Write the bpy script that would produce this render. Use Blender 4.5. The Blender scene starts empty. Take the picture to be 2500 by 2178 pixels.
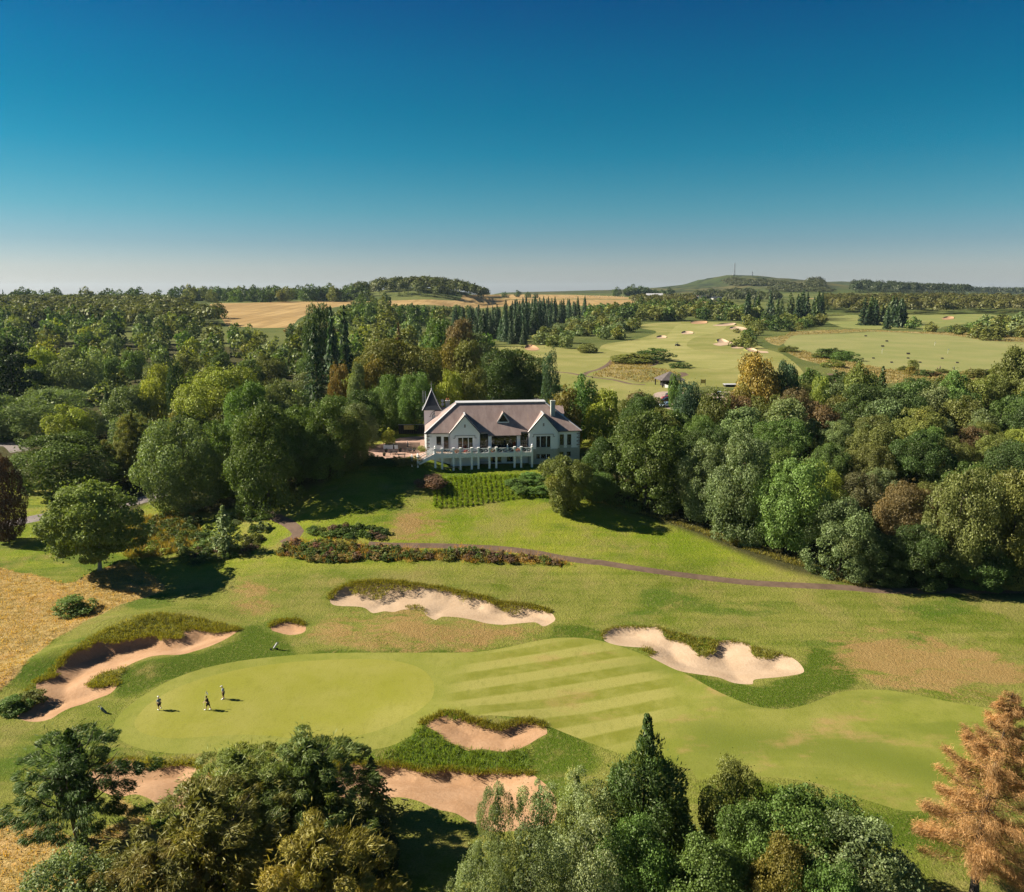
import bpy, math, random
import numpy as np
from mathutils import Vector, Matrix
from mathutils.geometry import delaunay_2d_cdt

SC = bpy.context.scene
COL = SC.collection

# ------------------------------------------------------------------ camera
CAM_Z, PITCH, FPX, CX, CY = 49.0, math.radians(11.22), 1875.0, 1250.0, 1089.0
cam_data = bpy.data.cameras.new('camera')
cam_data.sensor_fit = 'HORIZONTAL'
cam_data.sensor_width = 36.0
cam_data.lens = 27.0
cam_data.clip_start = 1.0
cam_data.clip_end = 30000.0
cam = bpy.data.objects.new('camera', cam_data)
COL.objects.link(cam)
cam.location = (0, 0, CAM_Z)
cam.rotation_euler = (math.radians(90) - PITCH, 0, 0)
SC.camera = cam

# ------------------------------------------------------------------ sky and sun
SUN_EL, SUN_FROM = math.radians(35.0), math.radians(172.0)   # direction the light comes from, counted from +X
world = bpy.data.worlds.new('World')
SC.world = world
world.use_nodes = True
wn, wl = world.node_tree.nodes, world.node_tree.links
wn.clear()
sky = wn.new('ShaderNodeTexSky')
sky.sky_type = 'NISHITA'
sky.sun_disc = False
sky.sun_elevation = SUN_EL
sky.sun_rotation = math.radians(90) - SUN_FROM
sky.altitude = 100.0
sky.air_density = 1.0
sky.dust_density = 0.6
sky.ozone_density = 2.5
bg = wn.new('ShaderNodeBackground'); bg.inputs['Strength'].default_value = 0.05
wo = wn.new('ShaderNodeOutputWorld')
# the polarised, late-summer depth of this sky: clear Nishita air filtered by height above the horizon
tc = wn.new('ShaderNodeTexCoord'); sx = wn.new('ShaderNodeSeparateXYZ'); mr = wn.new('ShaderNodeMapRange')
mr.inputs[1].default_value = 0.0; mr.inputs[2].default_value = 0.40
ramp = wn.new('ShaderNodeValToRGB'); cr = ramp.color_ramp
SKYR = [(0.4, (.66, .66, .80)), (1.8, (.60, .63, .74)), (3.4, (.40, .54, .64)), (5.6, (.22, .53, .59)), (7.4, (.12, .50, .56)), (9.5, (.035, .46, .54)), (12.1, (.004, .41, .51)), (15.2, (.001, .36, .50)), (18.9, (.001, .265, .46)), (23.5, (.001, .22, .42))]
while len(cr.elements) < len(SKYR): cr.elements.new(.5)
for e_, (el_, c_) in zip(cr.elements, SKYR): e_.position = math.sin(math.radians(el_)) / .40; e_.color = (*c_, 1)
mulc = wn.new('ShaderNodeMix'); mulc.data_type = 'RGBA'; mulc.blend_type = 'MULTIPLY'; mulc.inputs[0].default_value = 1.0
wl.new(tc.outputs['Generated'], sx.inputs[0]); wl.new(sx.outputs['Z'], mr.inputs[0]); wl.new(mr.outputs[0], ramp.inputs[0])
wl.new(sky.outputs[0], mulc.inputs[6]); wl.new(ramp.outputs[0], mulc.inputs[7])
wl.new(mulc.outputs[2], bg.inputs['Color']); wl.new(bg.outputs[0], wo.inputs['Surface'])

sun_data = bpy.data.lights.new('sun', 'SUN')
sun_data.energy = 5.0
sun_data.angle = math.radians(0.5)
sun_data.color = (1.0, 0.92, 0.78)
sun = bpy.data.objects.new('sun', sun_data)
COL.objects.link(sun)
SUN_DIR = Vector((-math.cos(SUN_FROM) * math.cos(SUN_EL), -math.sin(SUN_FROM) * math.cos(SUN_EL), -math.sin(SUN_EL)))
sun.rotation_euler = SUN_DIR.to_track_quat('-Z', 'Y').to_euler()

SC.view_settings.view_transform = 'Standard'
SC.view_settings.look = 'None'
SC.view_settings.gamma = 1.0
SC.view_settings.use_curve_mapping = False
SC.view_settings.exposure = 1.36
SC.cycles.max_bounces = 6
SC.cycles.diffuse_bounces = 2
SC.cycles.glossy_bounces = 2
SC.cycles.transmission_bounces = 4
SC.cycles.use_denoising = True
SC.cycles.denoiser = 'OPENIMAGEDENOISE'
SC.cycles.denoising_input_passes = 'RGB_ALBEDO_NORMAL'
SC.cycles.denoising_prefilter = 'NONE'

rng = np.random.default_rng(7)
random.seed(7)

# ------------------------------------------------------------------ photo geometry
ZOOM = {'H': (900, 900, 3.1646), 'L': (0, 650, 2.986), 'M': (600, 650, 3.1646), 'N': (1150, 650, 2.9386),
        'R': (1800, 650, 2.9386), 'A': (0, 1150, 2.56), 'B': (650, 1150, 2.5713), 'C': (1350, 1100, 1.7887),
        'D': (0, 1700, 2.5713), 'E': (700, 1650, 2.7427), 'F': (1400, 1650, 1.87), 'P': (860, 1000, 9.35),
        'Q': (230, 1550, 4.198), 'V': (1580, 880, 6.857), 'U': (2150, 800, 5.877), 'X': (1400, 640, 4.114),
        'G': (0, 0, 0.8228), 'S': (0, 0, 1.0)}

def T(z, pts):
    ox, oy, k = ZOOM[z]
    return [(ox + x / k, oy + y / k) for x, y in pts]

cp, sp = math.cos(PITCH), math.sin(PITCH)

def rays(p):
    p = np.asarray(p, float).reshape(-1, 2)
    a = (p[:, 0] - CX) / FPX
    b = (CY - p[:, 1]) / FPX
    return np.stack([a, cp + b * sp, -sp + b * cp], 1)

def project(P):
    P = np.asarray(P, float).reshape(-1, 3)
    y, z = P[:, 1], P[:, 2] - CAM_Z
    dep = y * cp - z * sp
    up = y * sp + z * cp
    return np.stack([CX + FPX * P[:, 0] / dep, CY - FPX * up / dep], 1)

def sstep(a, b, x):
    t = np.clip((x - a) / (b - a), 0, 1)
    return t * t * (3 - 2 * t)

# ------------------------------------------------------------------ terrain height
def hermite_table(pts, step=1.0, end=12000):
    xs = np.array([p[0] for p in pts], float); ys = np.array([p[1] for p in pts], float)
    d = np.diff(ys) / np.diff(xs)
    m = np.zeros(len(xs)); m[0] = d[0]; m[-1] = d[-1]
    for i in range(1, len(xs) - 1):
        if d[i - 1] * d[i] <= 0: m[i] = 0
        else:
            w1 = 2 * (xs[i + 1] - xs[i]) + (xs[i] - xs[i - 1]); w2 = (xs[i + 1] - xs[i]) + 2 * (xs[i] - xs[i - 1])
            m[i] = (w1 + w2) / (w1 / d[i - 1] + w2 / d[i])
    q = np.arange(-200, end, step)
    k = np.clip(np.searchsorted(xs, q) - 1, 0, len(xs) - 2)
    hh = xs[k + 1] - xs[k]; t = np.clip((q - xs[k]) / hh, 0, 1)
    r = ((1 + 2 * t) * (1 - t) ** 2 * ys[k] + t * (1 - t) ** 2 * hh * m[k] + t * t * (3 - 2 * t) * ys[k + 1] + t * t * (t - 1) * hh * m[k + 1])
    return q, r

FARP = [(1000, 29), (1500, 37), (2000, 45), (2600, 46), (4000, 42), (11000, 20)]
PC = hermite_table([(-200, -8), (0, -2), (45, -.3), (76, 0), (99, 0), (108, .7), (118.5, 2.4), (131, 4.9), (140, 7.4), (146, 9.4), (154, 12.2), (158, 13.1), (166, 13.4), (200, 14.3), (300, 15.3), (500, 17), (700, 20)] + FARP)
PL = hermite_table([(-200, -8), (0, -2), (45, -.3), (76, 0), (99, .4), (125, 2.4), (150, 4), (200, 6), (300, 9), (400, 13), (600, 24), (800, 31), (1000, 38), (1500, 43), (2600, 46), (4000, 42), (11000, 20)])
PR = hermite_table([(-200, -8), (0, -2), (45, -.3), (76, 0), (99, 0), (108, .6), (118, 2.2), (131, 4.6), (150, 8), (175, 11.5), (200, 13.4), (300, 15.3), (500, 17), (700, 20)] + FARP)

RIDGE1 = [(1000, 588), (1100, 586), (1250, 582), (1330, 578), (1395, 570), (1420, 560), (1450, 556), (1475, 555), (1500, 555.5), (1530, 558), (1580, 563), (1610, 567), (1640, 573), (1690, 582), (1800, 592)]
RIDGE2 = [(1560, 586), (1610, 569), (1660, 566.5), (1700, 568), (1740, 573), (1770, 579), (1810, 586), (1850, 592)]
RIDGE3 = [(1700, 592), (1850, 583), (1950, 584), (2057, 583), (2300, 584), (2600, 590)]
RIDGE4 = [(650, 600), (735, 588), (800, 579), (860, 578), (930, 586), (975, 600)]
def ridge(pts, Y0, sf, sb):
    x = np.array([(p[0] - 1028.5) / 1543.0 * (Y0 * cp) for p in pts])
    z = np.array([CAM_Z + (590.0 - p[1]) / 1543.0 * Y0 * cp for p in pts])
    return x, z, Y0, sf, sb
RIDGES = [ridge(RIDGE1, 2600, 520, 500), ridge(RIDGE2, 3300, 420, 500), ridge(RIDGE3, 3600, 500, 600), ridge(RIDGE4, 1260, 130, 260)]

BUMPS = []
def h0(X, Y):
    X = np.asarray(X, float); Y = np.asarray(Y, float)
    c = np.interp(Y, *PC); l = np.interp(Y, *PL); r = np.interp(Y, *PR)
    wl_ = 1 - sstep(-64 - .06 * np.maximum(Y - 150, 0), -30 - .02 * np.maximum(Y - 150, 0), X)
    wr_ = sstep(11, 38, X)
    z = c + (l - c) * wl_ + (r - c) * wr_
    amp = 0.12 + 0.0006 * np.clip(Y - 180, 0, 1500)
    z = z + amp * (np.sin(X * .21 + .8 * np.sin(Y * .11)) * np.cos(Y * .17 + 1.3) * (Y < 1e9))* np.clip(1 - Y / 500, 0.0, 1)
    for rx, rz, Y0, sf, sb in RIDGES:
        zr = np.interp(X, rx, rz, left=-999, right=-999)
        s = np.where(Y < Y0, sf, sb)
        z = z + np.maximum(zr - z, 0) * np.exp(-((Y - Y0) / s) ** 2) * (1 + .05 * np.sin(X * .021 + Y * .012) * np.sin(Y * .023) + .03 * np.sin(X * .052) * np.cos(Y * .041))
    pd = np.hypot(np.maximum(np.abs(X + 33.0) - 14.5, 0), np.maximum(np.abs(Y - 175.0) - 16.0, 0))
    z = z + (14.65 - z) * (1 - sstep(0.0, 7.0, pd))
    return z

def h(X, Y):
    z = h0(X, Y)
    for bx, by, a, sx, sy, rot in BUMPS:
        dx, dy = X - bx, Y - by
        u = dx * math.cos(rot) + dy * math.sin(rot); v = -dx * math.sin(rot) + dy * math.cos(rot)
        z = z + a * np.exp(-(u / sx) ** 2 - (v / sy) ** 2)
    return z

def at(p, fn=None):
    """pixel of the photograph (2500 wide) -> point on the terrain"""
    fn = fn or h
    d = rays(p)
    ts = np.geomspace(30, 9000, 500)
    PX = d[None] * ts[:, None, None]
    below = (CAM_Z + PX[..., 2]) < fn(PX[..., 0], PX[..., 1])
    k = np.maximum(below.argmax(0), 1)
    k[~below.any(0)] = len(ts) - 1
    lo, hi = ts[k - 1].copy(), ts[k].copy()
    for _ in range(24):
        m = (lo + hi) / 2
        P = d * m[:, None]
        below = (CAM_Z + P[:, 2]) < fn(P[:, 0], P[:, 1])
        hi = np.where(below, m, hi); lo = np.where(below, lo, m)
    P = d * hi[:, None]
    return np.stack([P[:, 0], P[:, 1], fn(P[:, 0], P[:, 1])], 1)

def at1(z, x, y): return at(T(z, [(x, y)]))[0]

for z_, x_, y_, a_, sx_, sy_, r_ in [
        ('A', 780, 960, 1.3, 11, 3.0, .25), ('A', 330, 1180, 1.1, 9, 3.0, .95), ('B', 700, 690, .9, 10, 3.2, 0.0),
        ('B', 1350, 760, .6, 12, 3.0, -.2), ('C', 620, 770, .7, 9, 3.0, -.15), ('B', 130, 925, .5, 3, 1.6, 0),
        ('E', 1300, 270, .7, 9, 2.4, -.1), ('E', 1250, 560, -.9, 14, 3.5, 0), ('B', 1000, 1010, .5, 14, 3.5, 0),
        ('C', 1000, 1080, .5, 10, 4, .2), ('D', 900, 640, .5, 4, 3, 0), ('A', 1000, 1220, .6, 7, 2.5, .3),
        ('N', 1180, 680, 1.6, 14, 10, 0), ('N', 1200, 760, 1.2, 16, 8, 0)]:
    q = at(T(z_, [(x_, y_)]), h0)[0]
    BUMPS.append((q[0], q[1], a_, sx_, sy_, r_))

# ------------------------------------------------------------------ outlines
def smooth_closed(w, step):
    w = np.asarray(w)[:, :2]
    out = []
    n = len(w)
    for i in range(n):
        p0, p1, p2, p3 = w[i - 1], w[i], w[(i + 1) % n], w[(i + 2) % n]
        k = max(1, int(np.linalg.norm(p2 - p1) / step))
        for t in np.arange(k) / k:
            out.append(.5 * (2 * p1 + (p2 - p0) * t + (2 * p0 - 5 * p1 + 4 * p2 - p3) * t * t + (3 * p1 - p0 - 3 * p2 + p3) * t ** 3))
    return np.array(out)

def outline(z, pts, step=.8, smooth=True):
    w = at(T(z, pts) if isinstance(z, str) else pts)
    return smooth_closed(w, step) if smooth else w[:, :2]

def ribbon(line, width, step=1.5):
    """closed outline of a strip of given width along world points"""
    w = np.asarray(line)[:, :2]
    pts = []
    for i in range(len(w) - 1):
        p0, p1, p2, p3 = w[max(i - 1, 0)], w[i], w[i + 1], w[min(i + 2, len(w) - 1)]
        k = max(1, int(np.linalg.norm(p2 - p1) / step))
        for t in np.arange(k) / k:
            pts.append(.5 * (2 * p1 + (p2 - p0) * t + (2 * p0 - 5 * p1 + 4 * p2 - p3) * t * t + (3 * p1 - p0 - 3 * p2 + p3) * t ** 3))
    pts.append(w[-1]); pts = np.array(pts)
    tg = np.gradient(pts, axis=0); tg /= np.linalg.norm(tg, axis=1)[:, None] + 1e-9
    nn = np.stack([-tg[:, 1], tg[:, 0]], 1) * width / 2
    return np.concatenate([pts + nn, (pts - nn)[::-1]])

def inside(P, poly):
    P = np.asarray(P); poly = np.asarray(poly)
    x, y = P[:, 0], P[:, 1]
    r = np.zeros(len(P), bool)
    b = (x >= poly[:, 0].min()) & (x <= poly[:, 0].max()) & (y >= poly[:, 1].min()) & (y <= poly[:, 1].max())
    idx = np.nonzero(b)[0]
    if not len(idx): return r
    xs, ys = x[idx], y[idx]; c = np.zeros(len(idx), bool)
    j = len(poly) - 1
    for i in range(len(poly)):
        xi, yi = poly[i]; xj, yj = poly[j]
        if yi != yj:
            c ^= ((yi > ys) != (yj > ys)) & (xs < (xj - xi) * (ys - yi) / (yj - yi) + xi)
        j = i
    r[idx] = c
    return r

def sdf(P, poly, reach=25.0):
    """signed distance to an outline, positive inside, clamped"""
    P = np.asarray(P, float)[:, :2]; poly = np.asarray(poly, float)
    out = np.full(len(P), -reach)
    m = (P[:, 0] > poly[:, 0].min() - reach) & (P[:, 0] < poly[:, 0].max() + reach) & (P[:, 1] > poly[:, 1].min() - reach) & (P[:, 1] < poly[:, 1].max() + reach)
    idx = np.nonzero(m)[0]
    if not len(idx): return out
    Q = P[idx]; d = np.full(len(Q), 1e9)
    nx = np.roll(poly, -1, 0)
    for a, b in zip(poly, nx):
        e = b - a; L = e @ e
        if L < 1e-12: continue
        t = np.clip(((Q - a) @ e) / L, 0, 1)
        d = np.minimum(d, np.hypot(*(Q - a - t[:, None] * e).T))
    s = np.where(inside(Q, poly), 1, -1)
    out[idx] = np.clip(d * s, -reach, reach)
    return out

BUNK = {}
BUNK['left'] = outline('A', [(1490, 993), (1420, 1045), (1320, 1092), (1230, 1122), (1130, 1147), (1020, 1150), (930, 1162), (850, 1192), (780, 1226), (745, 1235), (660, 1255), (600, 1285), (555, 1320), (575, 1345), (640, 1345), (700, 1325), (735, 1335), (690, 1390), (600, 1425), (520, 1457), (440, 1480), (370, 1515), (320, 1548), (240, 1567), (160, 1562), (110, 1535), (140, 1490), (220, 1440), (235, 1385), (225, 1345), (250, 1305), (330, 1285), (375, 1205), (450, 1130), (530, 1105), (610, 1060), (700, 1068), (800, 1050), (900, 1033), (980, 1020), (1060, 1040), (1130, 1030), (1140, 990), (1210, 983), (1300, 998), (1400, 998)], .5)
BUNK['small'] = outline('B', [(28, 985), (35, 960), (75, 945), (130, 938), (190, 942), (235, 965), (250, 985), (240, 1010), (200, 1025), (140, 1028), (80, 1015), (35, 1000)], .4)
BUNK['long'] = outline('B', [(400, 815), (415, 770), (460, 735), (520, 712), (620, 697), (760, 695), (880, 705), (990, 722), (1130, 742), (1240, 768), (1400, 802), (1430, 826), (1600, 837), (1740, 867), (1790, 892), (1815, 930), (1790, 955), (1740, 975), (1690, 950), (1600, 955), (1480, 965), (1380, 955), (1300, 935), (1200, 918), (1100, 915), (1065, 935), (1010, 910), (985, 880), (950, 870), (860, 870), (800, 885), (740, 880), (670, 892), (620, 860), (560, 850), (480, 848), (420, 840)], .5)
BUNK['right'] = outline('C', [(220, 800), (240, 780), (300, 768), (400, 770), (470, 775), (490, 815), (580, 840), (640, 893), (690, 885), (712, 838), (780, 830), (860, 850), (870, 890), (930, 905), (1000, 890), (1060, 915), (1095, 955), (1080, 975), (980, 990), (880, 1000), (870, 1020), (790, 1015), (720, 990), (620, 975), (545, 960), (470, 925), (418, 895), (440, 880), (400, 862), (350, 858), (280, 850), (225, 830)], .5)
BUNK['pot'] = outline('E', [(905, 320), (950, 295), (1020, 265), (1060, 245), (1180, 265), (1200, 290), (1300, 315), (1420, 345), (1500, 320), (1600, 298), (1680, 310), (1740, 355), (1745, 385), (1690, 415), (1600, 470), (1530, 495), (1450, 508), (1300, 490), (1220, 503), (1150, 470), (1060, 430), (1025, 390), (960, 350)], .4)
BUNK['front'] = outline('E', [(340, 570), (480, 585), (590, 592), (700, 590), (850, 615), (960, 635), (1060, 620), (1180, 630), (1250, 650), (1400, 640), (1560, 650), (1620, 647), (1700, 700), (1750, 745), (1800, 830), (1800, 960), (1700, 1010), (1500, 1040), (1350, 1040), (1260, 990), (1210, 965), (1130, 920), (1030, 900), (985, 885), (900, 845), (830, 825), (740, 812), (600, 840), (450, 830), (330, 790), (300, 680)], .5)
BUNK['corner'] = outline('D', [(560, 470), (690, 400), (780, 388), (850, 390), (870, 430), (1000, 437), (1150, 422), (1240, 442), (1330, 500), (1330, 600), (1200, 700), (1060, 692), (1000, 680), (930, 640), (850, 615), (760, 630), (700, 620), (600, 570)], .4)

GREEN = outline('G', [(270, 1452), (285, 1428), (320, 1400), (380, 1372), (470, 1347), (560, 1333), (650, 1326), (740, 1324), (800, 1329), (845, 1343), (868, 1366), (872, 1388), (862, 1410), (840, 1428), (800, 1450), (750, 1470), (700, 1481), (640, 1486), (590, 1484), (540, 1478), (470, 1476), (400, 1481), (340, 1483), (300, 1477), (276, 1466)], .7)
FAIR = outline('G', [(228, 1470), (232, 1448), (250, 1425), (290, 1396), (345, 1365), (420, 1340), (500, 1325), (580, 1317), (660, 1312), (760, 1311), (860, 1311), (950, 1310), (1010, 1302), (1080, 1287), (1130, 1281), (1190, 1284), (1260, 1303), (1330, 1332), (1390, 1360), (1440, 1388), (1490, 1410), (1530, 1421), (1580, 1424), (1630, 1412), (1665, 1398), (1710, 1387), (1780, 1386), (1850, 1398), (1920, 1412), (2000, 1424), (2080, 1430), (2100, 1520), (1960, 1600), (1840, 1630), (1750, 1610), (1660, 1580), (1600, 1566), (1500, 1560), (1400, 1566), (1390, 1545), (1300, 1530), (1240, 1512), (1180, 1490), (1110, 1462), (1080, 1450), (1030, 1440), (960, 1437), (900, 1440), (860, 1452), (830, 1475), (780, 1500), (700, 1508), (620, 1500), (540, 1502), (450, 1510), (380, 1514), (310, 1510), (255, 1494)], .8)

PATHS = []
PATHS.append(ribbon(at(T('B', [(100, 452), (180, 415), (200, 385), (150, 335), (60, 290), (-40, 250), (-120, 200), (-60, 130), (60, 60)])), 2.2))
PATHS.append(ribbon(at(T('B', [(640, 458), (720, 465), (900, 468), (1100, 470), (1300, 478), (1500, 490), (1700, 515), (1850, 545), (2057, 572)]) + T('C', [(200, 488), (400, 520), (700, 560), (900, 580), (1100, 590), (1300, 600), (1450, 612), (1700, 612), (2057, 610), (2300, 600)])), 1.7))
PATHS.append(ribbon(at(T('N', [(560, 755), (700, 765), (800, 785), (900, 800), (1020, 815), (1150, 845), (1250, 850)])), 2.2, 4))
PATHS.append(ribbon(at(T('N', [(800, 785), (830, 765), (900, 745), (960, 720), (1000, 690), (1015, 670)])), 2.6, 4))
PATHS.append(ribbon(at(T('N', [(1240, 640), (1300, 665), (1330, 690), (1290, 715)])), 2.6, 4))
PATHS.append(ribbon(at(T('R', [(660, 770), (700, 790), (725, 815), (700, 840)])), 3.0, 4))
PATHS.append(ribbon(at(T('V', [(440, 310), (540, 270), (640, 240), (580, 200)])), 3.0, 4))
PATIO = outline('P', [(-250, 1080), (-60, 960), (150, 880), (420, 840), (780, 760), (1100, 640), (1660, 600), (1700, 850), (1700, 1130), (1480, 1190), (1000, 1195), (400, 1195), (-50, 1210), (-300, 1190)], 1.5, False)
ROADS = [ribbon(at(T('A', [(-250, 395), (-60, 355), (70, 325), (260, 288), (500, 245), (780, 205), (930, 170), (1010, 140)])), 4.6),
         ribbon(at(T('L', [(-200, 1290), (0, 1300), (90, 1300), (150, 1350)])), 5.0),
         ribbon(at(T('H', [(560, 195), (720, 215), (940, 230), (1120, 235), (1400, 245), (1700, 310), (1900, 312)])), 5.0, 4)]
CARPARK = outline('V', [(110, 560), (260, 520), (420, 520), (900, 560), (1350, 520), (1950, 560), (1950, 760), (1500, 900), (900, 900), (300, 800), (130, 700)], 3)

FARCOURSE = outline('N', [(60, 590), (300, 560), (480, 560), (700, 590), (900, 600), (960, 560), (1200, 520), (1330, 470), (1200, 440), (1250, 415), (1460, 400), (1700, 398), (1950, 420), (2057, 560), (2250, 640), (2400, 800), (2200, 900), (1950, 880), (1700, 860), (1500, 890), (1300, 930), (1000, 970), (700, 960), (560, 930), (560, 800), (300, 700), (80, 660)], 8)
FARFAIR = outline('N', [(960, 590), (1130, 545), (1330, 520), (1400, 500), (1450, 450), (1500, 420), (1700, 405), (1830, 425), (1780, 470), (1640, 500), (1560, 540), (1560, 580), (1700, 620), (1950, 640), (1960, 700), (1800, 740), (1500, 700), (1350, 640), (1150, 620)], 6)
RANGE = outline('R', [(335, 560), (400, 500), (600, 490), (850, 480), (1000, 470), (1200, 480), (1600, 500), (1850, 540), (2200, 545), (2300, 740), (1900, 750), (1300, 755), (1100, 740), (840, 690), (820, 640), (720, 610), (560, 640), (430, 600)], 8)
FARGREEN = outline('R', [(620, 380), (700, 355), (900, 350), (1380, 350), (1780, 345), (1900, 380), (1500, 430), (1420, 450), (900, 450), (760, 440)], 12)
STUB1 = outline('M', [(-260, 290), (0, 284), (300, 274), (640, 270), (870, 268), (900, 290), (720, 312), (560, 345), (420, 400), (330, 475), (100, 478), (-20, 468), (-130, 470), (-190, 400), (-250, 340)], 12)
STUB2 = outline('M', [(880, 268), (1100, 266), (1650, 266), (2057, 272), (2100, 300), (1650, 322), (1100, 310), (900, 296)], 14)
STUB3 = outline('N', [(-60, 207), (300, 203), (700, 205), (1000, 214), (1165, 226), (1150, 236), (800, 233), (300, 236), (-80, 244)], 16, False)
STUB4 = outline('N', [(-100, 245), (300, 240), (800, 238), (1150, 240), (1240, 262), (1000, 290), (840, 285), (300, 262), (-100, 270)], 16, False)
STUB5 = outline('R', [(500, 232), (800, 222), (1000, 214), (1200, 220), (1500, 228), (2200, 238), (2200, 246), (1500, 244), (1000, 243), (600, 245)], 20, False)
STUB6 = outline('N', [(1560, 252), (1760, 252), (1780, 285), (1560, 285)], 12, False)
TANROUGH = [outline('N', [(860, 790), (960, 740), (1010, 690), (1080, 650), (1200, 640), (1290, 690), (1300, 730), (1480, 770), (1500, 800), (1420, 820), (1200, 835), (1000, 800)], 6),
            outline('R', [(340, 600), (480, 610), (620, 650), (820, 690), (1090, 740), (1300, 750), (1500, 760), (1950, 770), (1980, 830), (1400, 830), (1000, 840), (760, 800), (640, 720), (440, 660)], 6),
            outline('R', [(200, 520), (330, 500), (430, 470), (850, 455), (1250, 470), (1700, 480), (2200, 520), (2200, 545), (1850, 540), (1500, 495), (1000, 470), (600, 488), (400, 500), (300, 570)], 8)]
TAN = [outline('A', [(-200, 640), (150, 640), (420, 700), (560, 640), (700, 590), (770, 560), (860, 600), (960, 660), (1030, 740), (900, 790), (740, 840), (620, 900), (480, 970), (360, 1040), (270, 1110), (100, 1275), (-20, 1390), (-220, 1560)], 1.2),
       outline('D', [(-400, 700), (0, 790), (150, 770), (300, 800), (420, 860), (560, 900), (680, 830), (800, 780), (700, 700), (760, 640), (1000, 900), (900, 1300), (300, 1500), (-500, 1400)], 1.2)]
DRY = [outline('B', [(370, 940), (450, 920), (620, 930), (850, 890), (960, 900), (1060, 945), (1200, 930), (1400, 965), (1700, 985), (1900, 960), (1720, 1010), (1500, 1060), (1350, 1110), (1100, 1130), (700, 1130), (640, 1080), (480, 1100), (360, 1080), (350, 1000)], 1.2),
       outline('C', [(1230, 830), (1500, 800), (1750, 850), (1950, 880), (2100, 930), (2100, 1000), (1900, 1060), (1600, 1060), (1400, 1030), (1310, 990), (1290, 930), (1240, 880)], 1.5),
       outline('B', [(760, 300), (950, 260), (1050, 330), (1000, 430), (850, 460), (760, 400)], 1.2),
       outline('A', [(1480, 740), (1640, 700), (1660, 860), (1560, 900), (1500, 850)], 1.2)]
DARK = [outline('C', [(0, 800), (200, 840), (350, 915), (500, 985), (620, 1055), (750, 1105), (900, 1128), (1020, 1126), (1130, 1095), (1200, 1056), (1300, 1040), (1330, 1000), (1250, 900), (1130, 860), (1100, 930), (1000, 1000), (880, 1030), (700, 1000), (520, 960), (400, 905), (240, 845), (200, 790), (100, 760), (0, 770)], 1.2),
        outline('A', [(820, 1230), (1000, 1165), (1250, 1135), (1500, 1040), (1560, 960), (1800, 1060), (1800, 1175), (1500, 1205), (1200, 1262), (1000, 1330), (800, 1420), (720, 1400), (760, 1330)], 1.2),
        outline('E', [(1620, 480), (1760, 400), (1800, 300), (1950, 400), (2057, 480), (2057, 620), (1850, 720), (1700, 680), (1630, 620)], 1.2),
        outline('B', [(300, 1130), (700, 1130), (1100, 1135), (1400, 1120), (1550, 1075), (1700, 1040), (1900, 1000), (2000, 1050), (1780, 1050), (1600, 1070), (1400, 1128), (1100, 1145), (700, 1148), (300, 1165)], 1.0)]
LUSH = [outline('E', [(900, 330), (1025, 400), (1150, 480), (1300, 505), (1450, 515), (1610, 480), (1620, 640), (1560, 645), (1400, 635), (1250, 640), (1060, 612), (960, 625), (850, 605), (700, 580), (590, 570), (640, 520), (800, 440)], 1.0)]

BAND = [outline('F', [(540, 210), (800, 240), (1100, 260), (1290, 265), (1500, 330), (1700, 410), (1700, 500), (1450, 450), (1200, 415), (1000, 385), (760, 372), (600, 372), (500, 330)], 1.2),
        outline('F', [(560, 480), (800, 470), (1000, 510), (1250, 590), (1560, 640), (1800, 650), (1700, 800), (1400, 720), (1250, 640), (900, 570), (640, 545)], 1.2)]
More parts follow.
